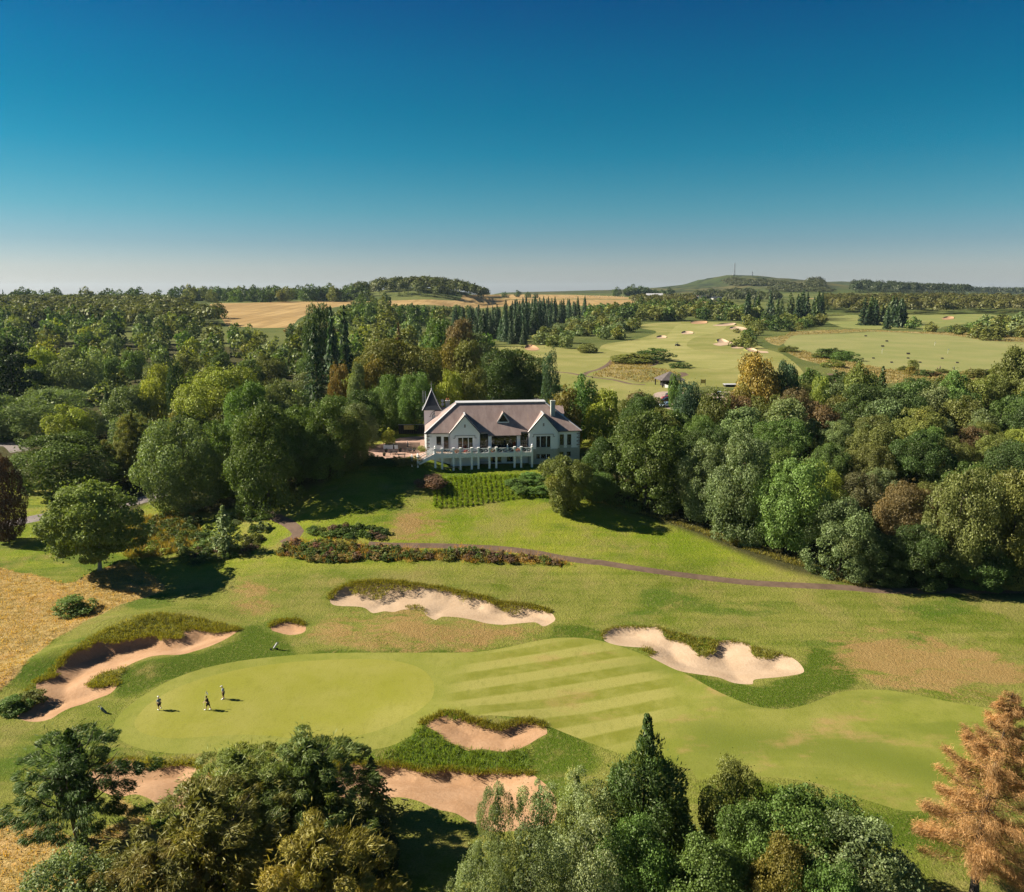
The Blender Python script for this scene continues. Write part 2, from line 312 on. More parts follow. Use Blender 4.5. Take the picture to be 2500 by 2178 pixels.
# ------------------------------------------------------------------ materials
class NT:
    def __init__(s, name, rough=.9, spec=.1):
        s.m = bpy.data.materials.new(name); s.m.use_nodes = True
        s.n, s.l = s.m.node_tree.nodes, s.m.node_tree.links
        s.b = s.n['Principled BSDF']; s.out = s.n['Material Output']
        s.b.inputs['Roughness'].default_value = rough
        s.b.inputs['Specular IOR Level'].default_value = spec
    def put(s, node, i, v):
        if hasattr(v, 'is_linked') or hasattr(v, 'node'): s.l.new(v, node.inputs[i])
        elif v is not None:
            if isinstance(v, (tuple, list)) and len(v) == 3 and node.inputs[i].type == 'RGBA': v = (*v, 1)
            node.inputs[i].default_value = v
    def pos(s):
        return s.n.new('ShaderNodeNewGeometry').outputs['Position']
    def objco(s):
        return s.n.new('ShaderNodeTexCoord').outputs['Object']
    def mapping(s, v, scale=(1, 1, 1), rot=(0, 0, 0)):
        k = s.n.new('ShaderNodeMapping'); s.put(k, 'Vector', v); k.inputs['Scale'].default_value = scale; k.inputs['Rotation'].default_value = rot
        return k.outputs[0]
    def noise(s, v, scale, detail=3, rough=.55, dist=0):
        k = s.n.new('ShaderNodeTexNoise'); s.put(k, 'Vector', v)
        k.inputs['Scale'].default_value = scale; k.inputs['Detail'].default_value = detail
        k.inputs['Roughness'].default_value = rough; k.inputs['Distortion'].default_value = dist
        return k.outputs['Fac']
    def attr(s, name):
        k = s.n.new('ShaderNodeAttribute'); k.attribute_name = name
        return k.outputs['Fac']
    def math(s, op, a, b=0.0, c=None, clamp=False):
        k = s.n.new('ShaderNodeMath'); k.operation = op; k.use_clamp = clamp
        s.put(k, 0, a); s.put(k, 1, b)
        if c is not None: s.put(k, 2, c)
        return k.outputs[0]
    def rng(s, v, a, b, lo=0.0, hi=1.0):
        k = s.n.new('ShaderNodeMapRange'); k.interpolation_type = 'SMOOTHSTEP'
        s.put(k, 0, v); k.inputs[1].default_value = a; k.inputs[2].default_value = b
        k.inputs[3].default_value = lo; k.inputs[4].default_value = hi
        return k.outputs[0]
    def mix(s, f, a, b, mode='MIX'):
        k = s.n.new('ShaderNodeMix'); k.data_type = 'RGBA'; k.blend_type = mode
        s.put(k, 0, f)
        for i, v in ((6, a), (7, b)):
            if isinstance(v, (tuple, list)): k.inputs[i].default_value = (*v[:3], 1)
            else: s.l.new(v, k.inputs[i])
        return k.outputs[2]
    def bump(s, hgt, strength=.5, dist=.1):
        k = s.n.new('ShaderNodeBump'); k.inputs['Strength'].default_value = strength; k.inputs['Distance'].default_value = dist
        s.put(k, 'Height', hgt); s.l.new(k.outputs[0], s.b.inputs['Normal'])
    def color(s, v): s.put(s.b, 'Base Color', v)

def plain(name, col, rough=.8, spec=.2, metal=0, var=.12, scale=1.5):
    t = NT(name, rough, spec); t.b.inputs['Metallic'].default_value = metal
    f = t.noise(t.objco(), scale, 4)
    t.color(t.mix(f, tuple(c * (1 - var) for c in col), tuple(min(1, c * (1 + var)) for c in col)))
    return t.m

def grass_ground():
    t = NT('rough_grass', .95, .05); P = t.pos()
    n1, n2, n3 = t.noise(P, .06, 4), t.noise(P, .35, 5, .6), t.noise(P, 2.2, 4, .7)
    streak = t.noise(t.mapping(P, (.05, .6, .5), (0, 0, .12)), 1.0, 3)
    mixv = t.math('ADD', t.math('MULTIPLY', n1, .5), t.math('ADD', t.math('MULTIPLY', n2, .35), t.math('MULTIPLY', streak, .35)))
    sep0 = t.n.new('ShaderNodeSeparateXYZ'); t.l.new(P, sep0.inputs[0])
    upper = t.rng(t.math('ADD', sep0.outputs['Y'], t.math('MULTIPLY', n1, 14)), 126, 136)
    c = t.mix(upper, t.mix(t.rng(mixv, .44, .72), (.094, .124, .012), (.190, .188, .040)), t.mix(t.rng(mixv, .44, .72), (.122, .168, .010), (.208, .222, .024)))
    olive = t.math('MULTIPLY', t.rng(t.noise(P, .085, 5, .62, .3), .47, .66), t.rng(n3, .25, .65, .55, 1))
    c = t.mix(t.math('MULTIPLY', olive, .62), c, (.240, .190, .068))
    deep = t.rng(t.noise(t.mapping(P, (.05, .12, .1), (0, 0, .2)), 1.0, 4, .6), .52, .66, 0, .75)
    c = t.mix(deep, c, (.052, .100, .008))
    # dry patches that have worn brown
    dryn = t.math('ADD', t.math('ADD', t.math('MULTIPLY', t.noise(t.mapping(P, (.7, 1.25, 1)), .22, 7, .72, .6), .85), t.math('MULTIPLY', n3, .22)), t.math('MULTIPLY', t.rng(t.attr('dry'), -11.0, 7.0), .42))
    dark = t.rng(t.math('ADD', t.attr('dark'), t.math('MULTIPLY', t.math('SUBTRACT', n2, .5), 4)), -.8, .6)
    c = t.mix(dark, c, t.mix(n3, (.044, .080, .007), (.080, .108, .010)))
    lush = t.rng(t.attr('lush'), -.2, .3)
    c = t.mix(lush, c, t.mix(n2, (.040, .085, .012), (.085, .120, .020)))
    c = t.mix(t.rng(dryn, .76, .93), c, t.mix(n2, (.220, .135, .042), (.300, .200, .080)))
    loose = t.rng(t.noise(P, .11, 6, .68), .54, .70, 0, .75)
    c = t.mix(t.math('MULTIPLY', loose, t.rng(n2, .35, .6)), c, (.215, .175, .052))
    tan = t.rng(t.math('ADD', t.attr('tan'), t.math('MULTIPLY', t.math('SUBTRACT', n2, .5), 1.5)), -.25, .25)
    tanc = t.mix(t.rng(t.noise(t.mapping(P, (.5, 1.2, 1)), 1.1, 6, .7), .35, .68), (.230, .160, .050), (.42, .290, .115))
    tanc = t.mix(t.rng(t.noise(P, .17, 3), .5, .7, 0, .6), tanc, (.42, .25, .10))
    c = t.mix(tan, c, tanc)
    farm = t.rng(t.noise(P, .012, 4, .6), .42, .62)
    farc = t.mix(farm, (.06, .08, .022), (.11, .12, .035))
    sep = t.n.new('ShaderNodeSeparateXYZ'); t.l.new(P, sep.inputs[0])
    c = t.mix(t.rng(sep.outputs['Y'], 185, 260), c, farc)
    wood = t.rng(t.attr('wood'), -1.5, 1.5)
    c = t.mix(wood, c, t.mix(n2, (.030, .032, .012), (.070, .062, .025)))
    fine = t.noise(P, 6.0, 3, .7)
    c = t.mix(t.math('MULTIPLY', t.rng(fine, .44, .70), .55), c, (.045, .055, .008))
    c = t.mix(t.math('MULTIPLY', t.rng(n3, .52, .72), .45), c, (.255, .215, .085))
    hill = t.rng(sep.outputs['Y'], 1800, 2100)
    hc = t.mix(t.rng(t.noise(P, .006, 5, .65), .42, .62), (.046, .060, .020), (.090, .082, .034))
    hc = t.mix(t.rng(t.noise(P, .011, 6, .72), .49, .58), hc, (.022, .030, .016))
    c = t.mix(t.math('MULTIPLY', hill, t.rng(sep.outputs['Z'], 44, 52)), c, hc)
    t.color(c)
    t.bump(t.math('ADD', t.math('MULTIPLY', n3, 1.0), t.math('MULTIPLY', fine, .6)), .8, .3)
    return t.m

def mown(name, a, b, stripes=None, scale=.25, bump=.25, rings=False):
    t = NT(name, .9, .08); P = t.pos()
    n1, n2, n3 = t.noise(P, .05, 4), t.noise(P, scale, 5, .6), t.noise(P, 2.5, 4, .7)
    f = t.rng(t.math('ADD', t.math('MULTIPLY', n1, .5), t.math('MULTIPLY', n2, .5)), .36, .64)
    c = t.mix(f, a, b)
    if stripes:
        ang, per, cx, cy, rad = stripes
        k = t.n.new('ShaderNodeTexWave'); k.wave_type = 'BANDS'; k.bands_direction = 'X'
        k.inputs['Scale'].default_value = 1.0; k.inputs['Distortion'].default_value = .35; k.inputs['Detail'].default_value = 2
        mp = t.mapping(P, (2 * math.pi / 20 / per * 1.0,) * 3, (0, 0, ang)); t.l.new(mp, k.inputs['Vector'])
        w = t.math('MULTIPLY', t.rng(k.outputs['Fac'], .32, .68), t.rng(t.noise(P, .35, 5, .65), .25, .7, .45, 1.1))
        sub = t.n.new('ShaderNodeVectorMath'); sub.operation = 'DISTANCE'; t.l.new(P, sub.inputs[0]); sub.inputs[1].default_value = (cx, cy, 0)
        msk = t.rng(sub.outputs['Value'], rad * .72, rad * 1.05, 1, 0)
        c = t.mix(t.math('MULTIPLY', msk, w), c, (.146, .150, .021))
        c = t.mix(t.math('MULTIPLY', msk, t.math('SUBTRACT', 1.0, w)), c, (.236, .220, .058))
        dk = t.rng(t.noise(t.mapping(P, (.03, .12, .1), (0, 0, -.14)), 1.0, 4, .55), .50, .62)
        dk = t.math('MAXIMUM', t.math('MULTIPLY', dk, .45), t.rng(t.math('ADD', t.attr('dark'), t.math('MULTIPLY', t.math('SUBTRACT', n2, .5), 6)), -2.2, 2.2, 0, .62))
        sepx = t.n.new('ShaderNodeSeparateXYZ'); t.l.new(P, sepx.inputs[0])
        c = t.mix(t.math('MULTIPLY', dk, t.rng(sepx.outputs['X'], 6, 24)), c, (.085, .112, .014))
        c = t.mix(t.math('MULTIPLY', t.rng(sepx.outputs['X'], -6, 14), t.rng(t.noise(t.mapping(P, (.09, .16, .1)), 1.0, 5, .62), .53, .70, 0, .85)), c, (.275, .185, .072))
    fine = t.noise(P, 7.0, 3, .7)
    c = t.mix(t.math('MULTIPLY', t.rng(fine, .45, .72), .40), c, tuple(v * .5 for v in a))
    c = t.mix(t.math('MULTIPLY', t.rng(t.noise(t.mapping(P, (1.2, .5, 1)), 1.0, 5, .65), .50, .68), .30), c, tuple(v * .72 for v in a))
    t.color(c); t.bump(t.math('ADD', n3, fine), bump, .1)
    return t.m

def sand_mat(name, a, b):
    t = NT(name, .95, .1); P = t.pos()
    n1, n2 = t.noise(P, .35, 4), t.noise(P, 2.5, 5, .65)
    rake = t.noise(t.mapping(P, (.5, 5.0, 2), (0, 0, .1)), 1.0, 3)
    c = t.mix(t.rng(t.math('ADD', t.math('MULTIPLY', n1, .6), t.math('MULTIPLY', n2, .4)), .35, .65), a, b)
    t.color(c); t.bump(t.math('ADD', t.math('MULTIPLY', rake, .6), n2), .55, .12)
    return t.m

def field_mat(name, a, b, rows, ang, rowc=None):
    t = NT(name, .95, .05); P = t.pos()
    n1, n2 = t.noise(P, .02, 4), t.noise(P, .2, 4)
    r = t.noise(t.mapping(P, (rows, rows * .03, rows), (0, 0, ang)), 1.0, 2, .5)
    c = t.mix(t.rng(n1, .35, .65), a, b)
    c = t.mix(t.rng(r, .42, .60, 0, .55), c, rowc or tuple(v * .68 for v in a))
    c = t.mix(t.rng(n2, .3, .7, 0, .25), c, tuple(v * .6 for v in a))
    t.color(c); t.bump(n2, .3, .3)
    return t.m

def tar(name, a, b):
    t = NT(name, .9, .2); P = t.pos()
    c = t.mix(t.rng(t.noise(P, .6, 5, .6), .35, .65), a, b)
    t.color(c); t.bump(t.noise(P, 9, 3), .3, .03)
    return t.m

def leaf_mat(name, transl=.28):
    t = NT(name); t.n.remove(t.b)
    oi = t.n.new('ShaderNodeObjectInfo')
    tk = t.n.new('ShaderNodeAttribute'); tk.attribute_name = 'tint'; tint = tk.outputs['Color']
    c = t.mix(1.0, oi.outputs['Color'], tint, 'MULTIPLY')
    warm = t.mix(1.0, c, (1.35, 1.10, .70), 'MULTIPLY')
    c = t.mix(t.rng(t.attr('warm'), .35, 1.0, 0, .8), c, warm)
    d = t.n.new('ShaderNodeBsdfDiffuse'); tr = t.n.new('ShaderNodeBsdfTranslucent'); gl = t.n.new('ShaderNodeBsdfGlossy')
    gl.inputs['Roughness'].default_value = .5; gl.inputs['Color'].default_value = (.55, .55, .42, 1)
    t.l.new(c, d.inputs['Color']); t.l.new(t.mix(1.0, c, (1.3, 1.3, .5), 'MULTIPLY'), tr.inputs['Color'])
    m1 = t.n.new('ShaderNodeMixShader'); m1.inputs[0].default_value = transl
    m2 = t.n.new('ShaderNodeMixShader'); m2.inputs[0].default_value = .035
    t.l.new(d.outputs[0], m1.inputs[1]); t.l.new(tr.outputs[0], m1.inputs[2])
    t.l.new(m1.outputs[0], m2.inputs[1]); t.l.new(gl.outputs[0], m2.inputs[2])
    t.l.new(m2.outputs[0], t.out.inputs['Surface'])
    return t.m

M = {}
M['leaf'] = leaf_mat('leaf')
M['bark'] = plain('bark', (.085, .068, .050), var=.4, scale=6)
M['pale_bark'] = plain('pale_bark', (.26, .24, .20), var=.35, scale=6)

# ------------------------------------------------------------------ object helpers
def tag(o, label=None, cat=None, group=None, kind=None):
    if label: o['label'] = label
    if cat: o['category'] = cat
    if group: o['group'] = group
    if kind: o['kind'] = kind
    return o

def mesh_np(name, V, F, mat=None, attrs=None, smooth=False):
    """F: (n,3) or (n,4) int array or list of arrays"""
    me = bpy.data.meshes.new(name)
    V = np.asarray(V, np.float32); Fs = F if isinstance(F, list) else [F]
    Fs = [np.asarray(f, np.int32) for f in Fs if len(f)]
    loops = np.concatenate([f.ravel() for f in Fs]) if Fs else np.zeros(0, np.int32)
    tot = np.concatenate([np.full(len(f), f.shape[1], np.int32) for f in Fs])
    me.vertices.add(len(V)); me.vertices.foreach_set('co', V.ravel())
    me.loops.add(len(loops)); me.loops.foreach_set('vertex_index', loops)
    me.polygons.add(len(tot)); me.polygons.foreach_set('loop_start', np.concatenate([[0], np.cumsum(tot)[:-1]]).astype(np.int32))
    me.polygons.foreach_set('loop_total', tot)
    if smooth: me.polygons.foreach_set('use_smooth', np.ones(len(tot), bool))
    me.update(calc_edges=True)
    for k, (dom, v) in (attrs or {}).items():
        v = np.asarray(v, np.float32)
        if v.ndim == 2:
            a = me.attributes.new(k, 'FLOAT_COLOR', dom); a.data.foreach_set('color', np.concatenate([v, np.ones((len(v), 1), np.float32)], 1).ravel())
        else:
            a = me.attributes.new(k, 'FLOAT', dom); a.data.foreach_set('value', v)
    if mat:
        for m in (mat if isinstance(mat, (list, tuple)) else [mat]): me.materials.append(m)
    return me

def link(name, me, parent=None, loc=None):
    o = bpy.data.objects.new(name, me); COL.objects.link(o)
    if parent: o.parent = parent
    if loc is not None: o.location = loc
    return o

def empty(name, loc=(0, 0, 0), rz=0):
    o = bpy.data.objects.new(name, None); COL.objects.link(o)
    o.location = loc; o.rotation_euler.z = rz; o.empty_display_size = .3
    return o

def copy_tree(o, parent=None):
    c = o.copy(); COL.objects.link(c); c.parent = parent
    for ch in o.children: copy_tree(ch, c)
    return c

# ------------------------------------------------------------------ the ground: one triangulation cut along every outline
ZONES = [  # later ones win
    ('ground', None), ('golf_course', FARCOURSE), ('far_fairway', FARFAIR), ('driving_range', RANGE), ('distant_green', FARGREEN),
    ('stubble_field', STUB1), ('stubble_field', STUB2), ('stubble_field', STUB3), ('stubble_field', STUB4), ('stubble_field', STUB5), ('stubble_field', STUB6),
    ('fescue_rough', TANROUGH[0]), ('fescue_rough', TANROUGH[1]), ('fescue_rough', TANROUGH[2]),
    ('car_park', CARPARK)] + [('road', r) for r in ROADS] + [('patio', PATIO)] + [('path', p) for p in PATHS] + \
    [('fairway', FAIR), ('putting_green', GREEN)] + [('bunker', BUNK[k]) for k in BUNK]

pts, grp = [], []
gx, gy = np.meshgrid(np.arange(-100, 118, .95), np.arange(40, 182, .95))
near = np.stack([gx.ravel(), gy.ravel()], 1) + rng.uniform(-.12, .12, (gx.size, 2))
near = near[np.abs(near[:, 0]) < .80 * near[:, 1] + 14]
rows = 182 * 1.018 ** np.arange(0, 230); rows = rows[rows < 10500]
far = []
for y in rows:
    dx = y * .013
    xs = np.arange(-y * .86 - 25, y * .86 + 25, dx)
    far.append(np.stack([xs + rng.uniform(-.1, .1, len(xs)) * dx, np.full(len(xs), y) + rng.uniform(-.05, .05, len(xs)) * y * .018], 1))
lowrows = [np.stack([np.linspace(-60, 60, 31), np.full(31, y)], 1) for y in (5, 12, 20, 28, 36)]
far = np.concatenate(far + lowrows)
bpts = []
for k, poly in BUNK.items():
    x0, y0 = poly.min(0); x1, y1 = poly.max(0)
    a, b = np.meshgrid(np.arange(x0, x1, .45), np.arange(y0, y1, .45))
    q = np.stack([a.ravel(), b.ravel()], 1) + rng.uniform(-.06, .06, (a.size, 2))
    bpts.append(q[sdf(q, poly, 3) > .2])
allp = np.concatenate([near, far])
keep = np.ones(len(allp), bool)
for _, poly in ZONES[1:]:
    s = np.linalg.norm(poly - np.roll(poly, 1, 0), axis=1).mean()
    d = np.abs(sdf(allp, poly, 3)); keep &= d > min(.22, s * .3)
for k, poly in BUNK.items(): keep &= sdf(allp, poly, 3) < 0
allp = np.concatenate([allp[keep]] + bpts)
verts = [Vector(p) for p in allp.tolist()]
edges = []
for _, poly in ZONES[1:]:
    b0 = len(verts); n = len(poly)
    verts += [Vector(p) for p in poly.tolist()]
    edges += [(b0 + i, b0 + (i + 1) % n) for i in range(n)]
r = delaunay_2d_cdt(verts, edges, [], 0, 1e-5)
V2 = np.array([tuple(v) for v in r[0]]); TRI = np.array(r[2], int)
cen = V2[TRI].mean(1)
a2 = V2[TRI]
area = (a2[:, 1, 0] - a2[:, 0, 0]) * (a2[:, 2, 1] - a2[:, 0, 1]) - (a2[:, 1, 1] - a2[:, 0, 1]) * (a2[:, 2, 0] - a2[:, 0, 0])
TRI[area < 0] = TRI[area < 0][:, ::-1]
zone = np.zeros(len(TRI), int)
for i, (nm, poly) in enumerate(ZONES):
    if poly is not None: zone[inside(cen, poly)] = i
VZ = h(V2[:, 0], V2[:, 1])

M['ground'] = grass_ground()
gc, = [at1('G', 1130, 1385)]
sq0, sq1 = at1('C', 0, 1040), at1('C', 330, 985)
STRIPE = math.pi / 2 - math.atan2(sq1[1] - sq0[1], sq1[0] - sq0[0])
M['putting_green'] = mown('green_turf', (.185, .185, .024), (.228, .214, .050), scale=.12, bump=.08)
M['fairway'] = mown('fairway_turf', (.150, .165, .024), (.205, .202, .044), stripes=(STRIPE, 4.6, gc[0], gc[1], 15.5))
M['golf_course'] = mown('course_turf', (.155, .160, .040), (.240, .215, .075), scale=.03)
M['far_fairway'] = mown('far_fairway_turf', (.205, .200, .060), (.270, .245, .090), scale=.025)
M['driving_range'] = mown('range_turf', (.170, .180, .058), (.225, .210, .080), scale=.02)
M['distant_green'] = mown('distant_turf', (.150, .172, .050), (.200, .195, .062), scale=.02)
M['stubble_field'] = field_mat('stubble', (.285, .185, .075), (.375, .255, .110), .16, .28)
M['fescue_rough'] = field_mat('fescue', (.190, .165, .065), (.300, .230, .105), .3, .9, (.11, .125, .040))
M['road'] = tar('tarmac', (.15, .125, .115), (.20, .165, .15))
M['car_park'] = tar('gravel', (.26, .20, .16), (.34, .26, .21))
M['path'] = tar('path_tarmac', (.092, .060, .040), (.128, .084, .056))
M['patio'] = tar('paving', (.30, .185, .135), (.36, .23, .17))
M['sand_warm'] = sand_mat('warm_sand', (.300, .172, .090), (.370, .225, .128))
M['sand_pale'] = sand_mat('pale_sand', (.355, .250, .160), (.405, .295, .198))

def zone_obj(name, sel, mat, zs=None, attrs=None, off=0):
    t = TRI[sel]
    u, inv = np.unique(t, return_inverse=True)
    z = (VZ if zs is None else zs)[u] + off
    me = mesh_np(name, np.stack([V2[u, 0], V2[u, 1], z], 1), inv.reshape(-1, 3), mat, {k: ('POINT', v[u]) for k, v in (attrs or {}).items()}, True)
    return link(name, me)

def best(polys): return np.max([sdf(V2, p) for p in polys], 0)

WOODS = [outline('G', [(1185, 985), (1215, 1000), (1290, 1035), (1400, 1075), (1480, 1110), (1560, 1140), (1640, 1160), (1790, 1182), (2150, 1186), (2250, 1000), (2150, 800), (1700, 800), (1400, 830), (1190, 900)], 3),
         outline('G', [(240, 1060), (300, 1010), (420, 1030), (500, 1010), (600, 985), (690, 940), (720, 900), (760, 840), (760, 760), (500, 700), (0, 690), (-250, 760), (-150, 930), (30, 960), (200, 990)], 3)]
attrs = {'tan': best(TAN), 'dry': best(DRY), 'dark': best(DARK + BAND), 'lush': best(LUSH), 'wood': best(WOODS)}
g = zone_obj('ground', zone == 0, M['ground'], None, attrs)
tag(g, 'rough grass ground with dry brown patches running between the fairway and the woods', kind='structure')
seen = {}
ZL = {'golf_course': 'pale green golf course beyond the clubhouse', 'far_fairway': 'far mown fairway curving past white sand bunkers',
      'driving_range': 'wide pale driving range dotted with dark target boards', 'distant_green': 'strip of distant course behind the tall conifers',
      'stubble_field': 'golden harvested stubble field below the skyline', 'fescue_rough': 'tan long fescue rough', 'car_park': 'pale gravel car park among the trees',
      'road': 'grey estate road through the trees', 'patio': 'red paved patio beside the clubhouse stairs', 'path': 'brown tarmac golf path', 'fairway': 'striped mown fairway around the green',
      'putting_green': 'smooth light putting green with three golfers'}
for i, (nm, poly) in enumerate(ZONES):
    if i == 0 or nm == 'bunker' or not (zone == i).any(): continue
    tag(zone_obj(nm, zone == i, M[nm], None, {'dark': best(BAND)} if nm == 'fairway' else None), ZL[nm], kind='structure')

# bunkers: a sunk basin of sand, steep under the far lip and running out gently towards the near edge
BLAB = {'left': ('big curved bunker of orange sand on the left of the green under a grassy bank', 'sand_warm', 1.25),
        'small': ('smallest round pot bunker beside the parked golf trolley', 'sand_warm', 1.3),
        'long': ('long pale bunker with a scalloped grass lip above the brown grass', 'sand_pale', 1.2),
        'right': ('pale sand bunker right of the striped fairway with a grass tongue', 'sand_pale', 1.1),
        'pot': ('deep bunker with dark shaded wall in the lush mound by the green', 'sand_warm', 1.3),
        'front': ('large orange bunker below the lush grass mound, nearest the birches', 'sand_warm', 1.1),
        'corner': ('orange bunker half hidden behind the twin-stemmed tree', 'sand_warm', 1.1)}
LIPS = {}
def depth_at(q, poly, D, rnd=None):
    nx, pv = np.roll(poly, -1, 0), np.roll(poly, 1, 0)
    tg = nx - pv; tg /= np.linalg.norm(tg, axis=1)[:, None] + 1e-9
    A = .5 * np.sum(poly[:, 0] * nx[:, 1] - nx[:, 0] * poly[:, 1])
    no = np.stack([tg[:, 1], -tg[:, 0]], 1) * (1 if A > 0 else -1)
    s = sstep(-.05, .55, no @ np.array([-.42, .91]))
    w = 3.6 + (.42 - 3.6) * s
    out = np.zeros(len(q))
    for c in range(0, len(q), 4000):
        d = np.linalg.norm(q[c:c + 4000, None] - poly[None], axis=2)
        out[c:c + 4000] = D * (1 - np.max(np.exp(-(d / w) ** 1.6), 1))
    return out, s, no
for i, (nm, poly) in enumerate(ZONES):
    if nm != 'bunker': continue
    key = list(BUNK)[i - (len(ZONES) - len(BUNK))]
    lab, mt, D = BLAB[key]
    t = TRI[zone == i]; u = np.unique(t)
    zs = VZ.copy()
    dd, s, no = depth_at(V2[u], poly, D)
    edge = np.abs(sdf(V2[u], poly, 1)) < 1e-3
    dd[edge] = 0
    zs[u] -= dd
    o = zone_obj('sand_bunker', zone == i, M[mt], zs)
    tag(o, lab, 'bunker', 'sand bunkers around the green')
    LIPS[key] = (o, poly, s, no)
    if key == 'left': tri_bunk = None
# ------------------------------------------------------------------ plants
def unit(v): return v / (np.linalg.norm(v, axis=-1, keepdims=True) + 1e-9)

def quads(P, Nn, L, W, along=None, r=None):
    """leaf-shaped quads at P with normals Nn, length L, width W"""
    r = r or rng
    n = len(P)
    t = along if along is not None else r.normal(size=(n, 3))
    t = unit(t - (t * Nn).sum(1, keepdims=True) * Nn)
    b = np.cross(Nn, t)
    L = np.broadcast_to(np.asarray(L, float), (n,))[:, None] * .5; W = np.broadcast_to(np.asarray(W, float), (n,))[:, None] * .5
    V = np.stack([P - t * L, P + b * W + Nn * W * .25, P + t * L, P - b * W + Nn * W * .25], 1)
    return V.reshape(-1, 3), np.arange(n * 4).reshape(n, 4)

def tube(path, radii, k=7):
    path = np.asarray(path, float); n = len(path)
    tg = unit(np.gradient(path, axis=0)); ref = np.array([.31, .95, .05])
    a = unit(np.cross(tg, ref)); b = np.cross(tg, a)
    th = np.arange(k) / k * 2 * np.pi
    V = (path[:, None] + (a[:, None] * np.cos(th)[None, :, None] + b[:, None] * np.sin(th)[None, :, None]) * np.asarray(radii, float)[:, None, None]).reshape(-1, 3)
    F = [[i * k + j, i * k + (j + 1) % k, (i + 1) * k + (j + 1) % k, (i + 1) * k + j] for i in range(n - 1) for j in range(k)]
    return V, np.array(F, int)

def merge(parts):
    V, F, o = [], [], 0
    for v, f in parts:
        V.append(v); F.append(f + o); o += len(v)
    return np.concatenate(V), np.concatenate(F)

def crown(name, profile, nl, lr, nq, leaf, aspect=.72, align=0.0, seed=1, up=.35, fill=.08, squash=.85, lumps=.18, warm=.0, droop=0.0, core=.62):
    """foliage of a tree one unit high and one unit wide: leaves on lobes spread over a turned profile of (height, radius)"""
    r = np.random.default_rng(seed)
    pz = np.array([p[0] for p in profile]); pr = np.array([p[1] for p in profile])
    dense = np.linspace(pz[0], pz[-1], 200); rr = np.interp(dense, pz, pr)
    cdf = np.cumsum(rr + .12); cdf /= cdf[-1]
    z = np.interp(r.random(nl), cdf, dense); th = r.random(nl) * 2 * np.pi
    # spread the lobes: best candidate sampling
    C = []
    for i in range(nl):
        bestd, bestc = -1, None
        for _ in range(6):
            zz = np.interp(r.random(), cdf, dense); tt = r.random() * 2 * np.pi
            rad = np.interp(zz, pz, pr)
            k = np.clip(1 - lr * (.55 + .2 * r.random()) / (rad + 1e-3), .0, 1) * (1 + r.normal() * lumps * .5)
            c = np.array([np.cos(tt) * rad * k, np.sin(tt) * rad * k, zz])
            d = min([np.linalg.norm(c - q) for q in C], default=1)
            if d > bestd: bestd, bestc = d, c
        C.append(bestc)
    C = np.array(C)
    R = lr * r.uniform(.55, 1.45, nl) * np.clip(np.interp(C[:, 2], pz, pr) / .24, .32, 1)
    ltint = r.uniform(.78, 1.22, nl); lwarm = np.clip(r.normal(.0, .34, nl) + warm, 0, 1)
    top = pz[-1]; mid = (pz[0] + top) / 2
    li = r.choice(nl, nq, p=R ** 2 / np.sum(R ** 2))
    d = unit(r.normal(size=(nq, 3)))
    outw = unit(np.stack([C[:, 0], C[:, 1], (C[:, 2] - mid) * .8 + .12], 1))[li]
    flip = (d * outw).sum(1) < -.25
    d[flip] *= -1
    rad = R[li, None] * (1 - r.random((nq, 1)) ** 2.2 * .45)
    P = C[li] + d * rad * np.array([1, 1, squash])
    stray = r.random(nq) < .07
    P[stray] = C[li][stray] + d[stray] * R[li, None][stray] * r.uniform(1.0, 1.3, (stray.sum(), 1))
    f = r.random(nq) < fill
    P[f] *= np.array([.6, .6, 1]); 
    P[:, 2] = np.clip(P[:, 2], pz[0] - .02, None) 
    P[:, 2] -= droop * np.hypot(P[:, 0], P[:, 1]) ** 2 * 2
    Nn = unit(d * .55 + r.normal(size=(nq, 3)) * .55 + np.array([0, 0, up]))
    al = unit(outw * 1.0 + d * .8 + np.array([0, 0, -droop * 2]) + r.normal(size=(nq, 3)) * .35) if align else None
    size = leaf * r.uniform(.65, 1.35, nq)
    V, F = quads(P, Nn, size * (1 + align), size * aspect, al, r)
    tint = ltint[li] * r.uniform(.78, 1.25, nq)
    wa = np.clip(lwarm[li] + r.normal(size=nq) * .15, 0, 1)
    # a dark opaque heart of coarse leaves keeps light from leaking straight through
    nc = max(60, nq // 14)
    zc = np.interp(r.random(nc), cdf, dense); tc = r.random(nc) * 2 * np.pi
    rc = np.interp(zc, pz, pr) * core * np.sqrt(r.random(nc))
    Pc = np.stack([np.cos(tc) * rc, np.sin(tc) * rc, pz[0] + (zc - pz[0]) * .94], 1)
    Vc, Fc = quads(Pc, unit(r.normal(size=(nc, 3)) + np.array([0, 0, .8])), leaf * 1.9, leaf * 1.6, None, r)
    V, F = merge([(V, F), (Vc, Fc)])
    tint = np.concatenate([tint, np.full(nc, .8)]); wa = np.concatenate([wa, np.zeros(nc)])
    rgb = np.stack([tint, tint, tint], 1)
    me = mesh_np(name, V, F, M['leaf'], {'tint': ('FACE', rgb), 'warm': ('FACE', wa)})
    me['lobes'] = [float(x) for x in C[np.argsort(C[:, 2])][: 24].ravel()]
    return me

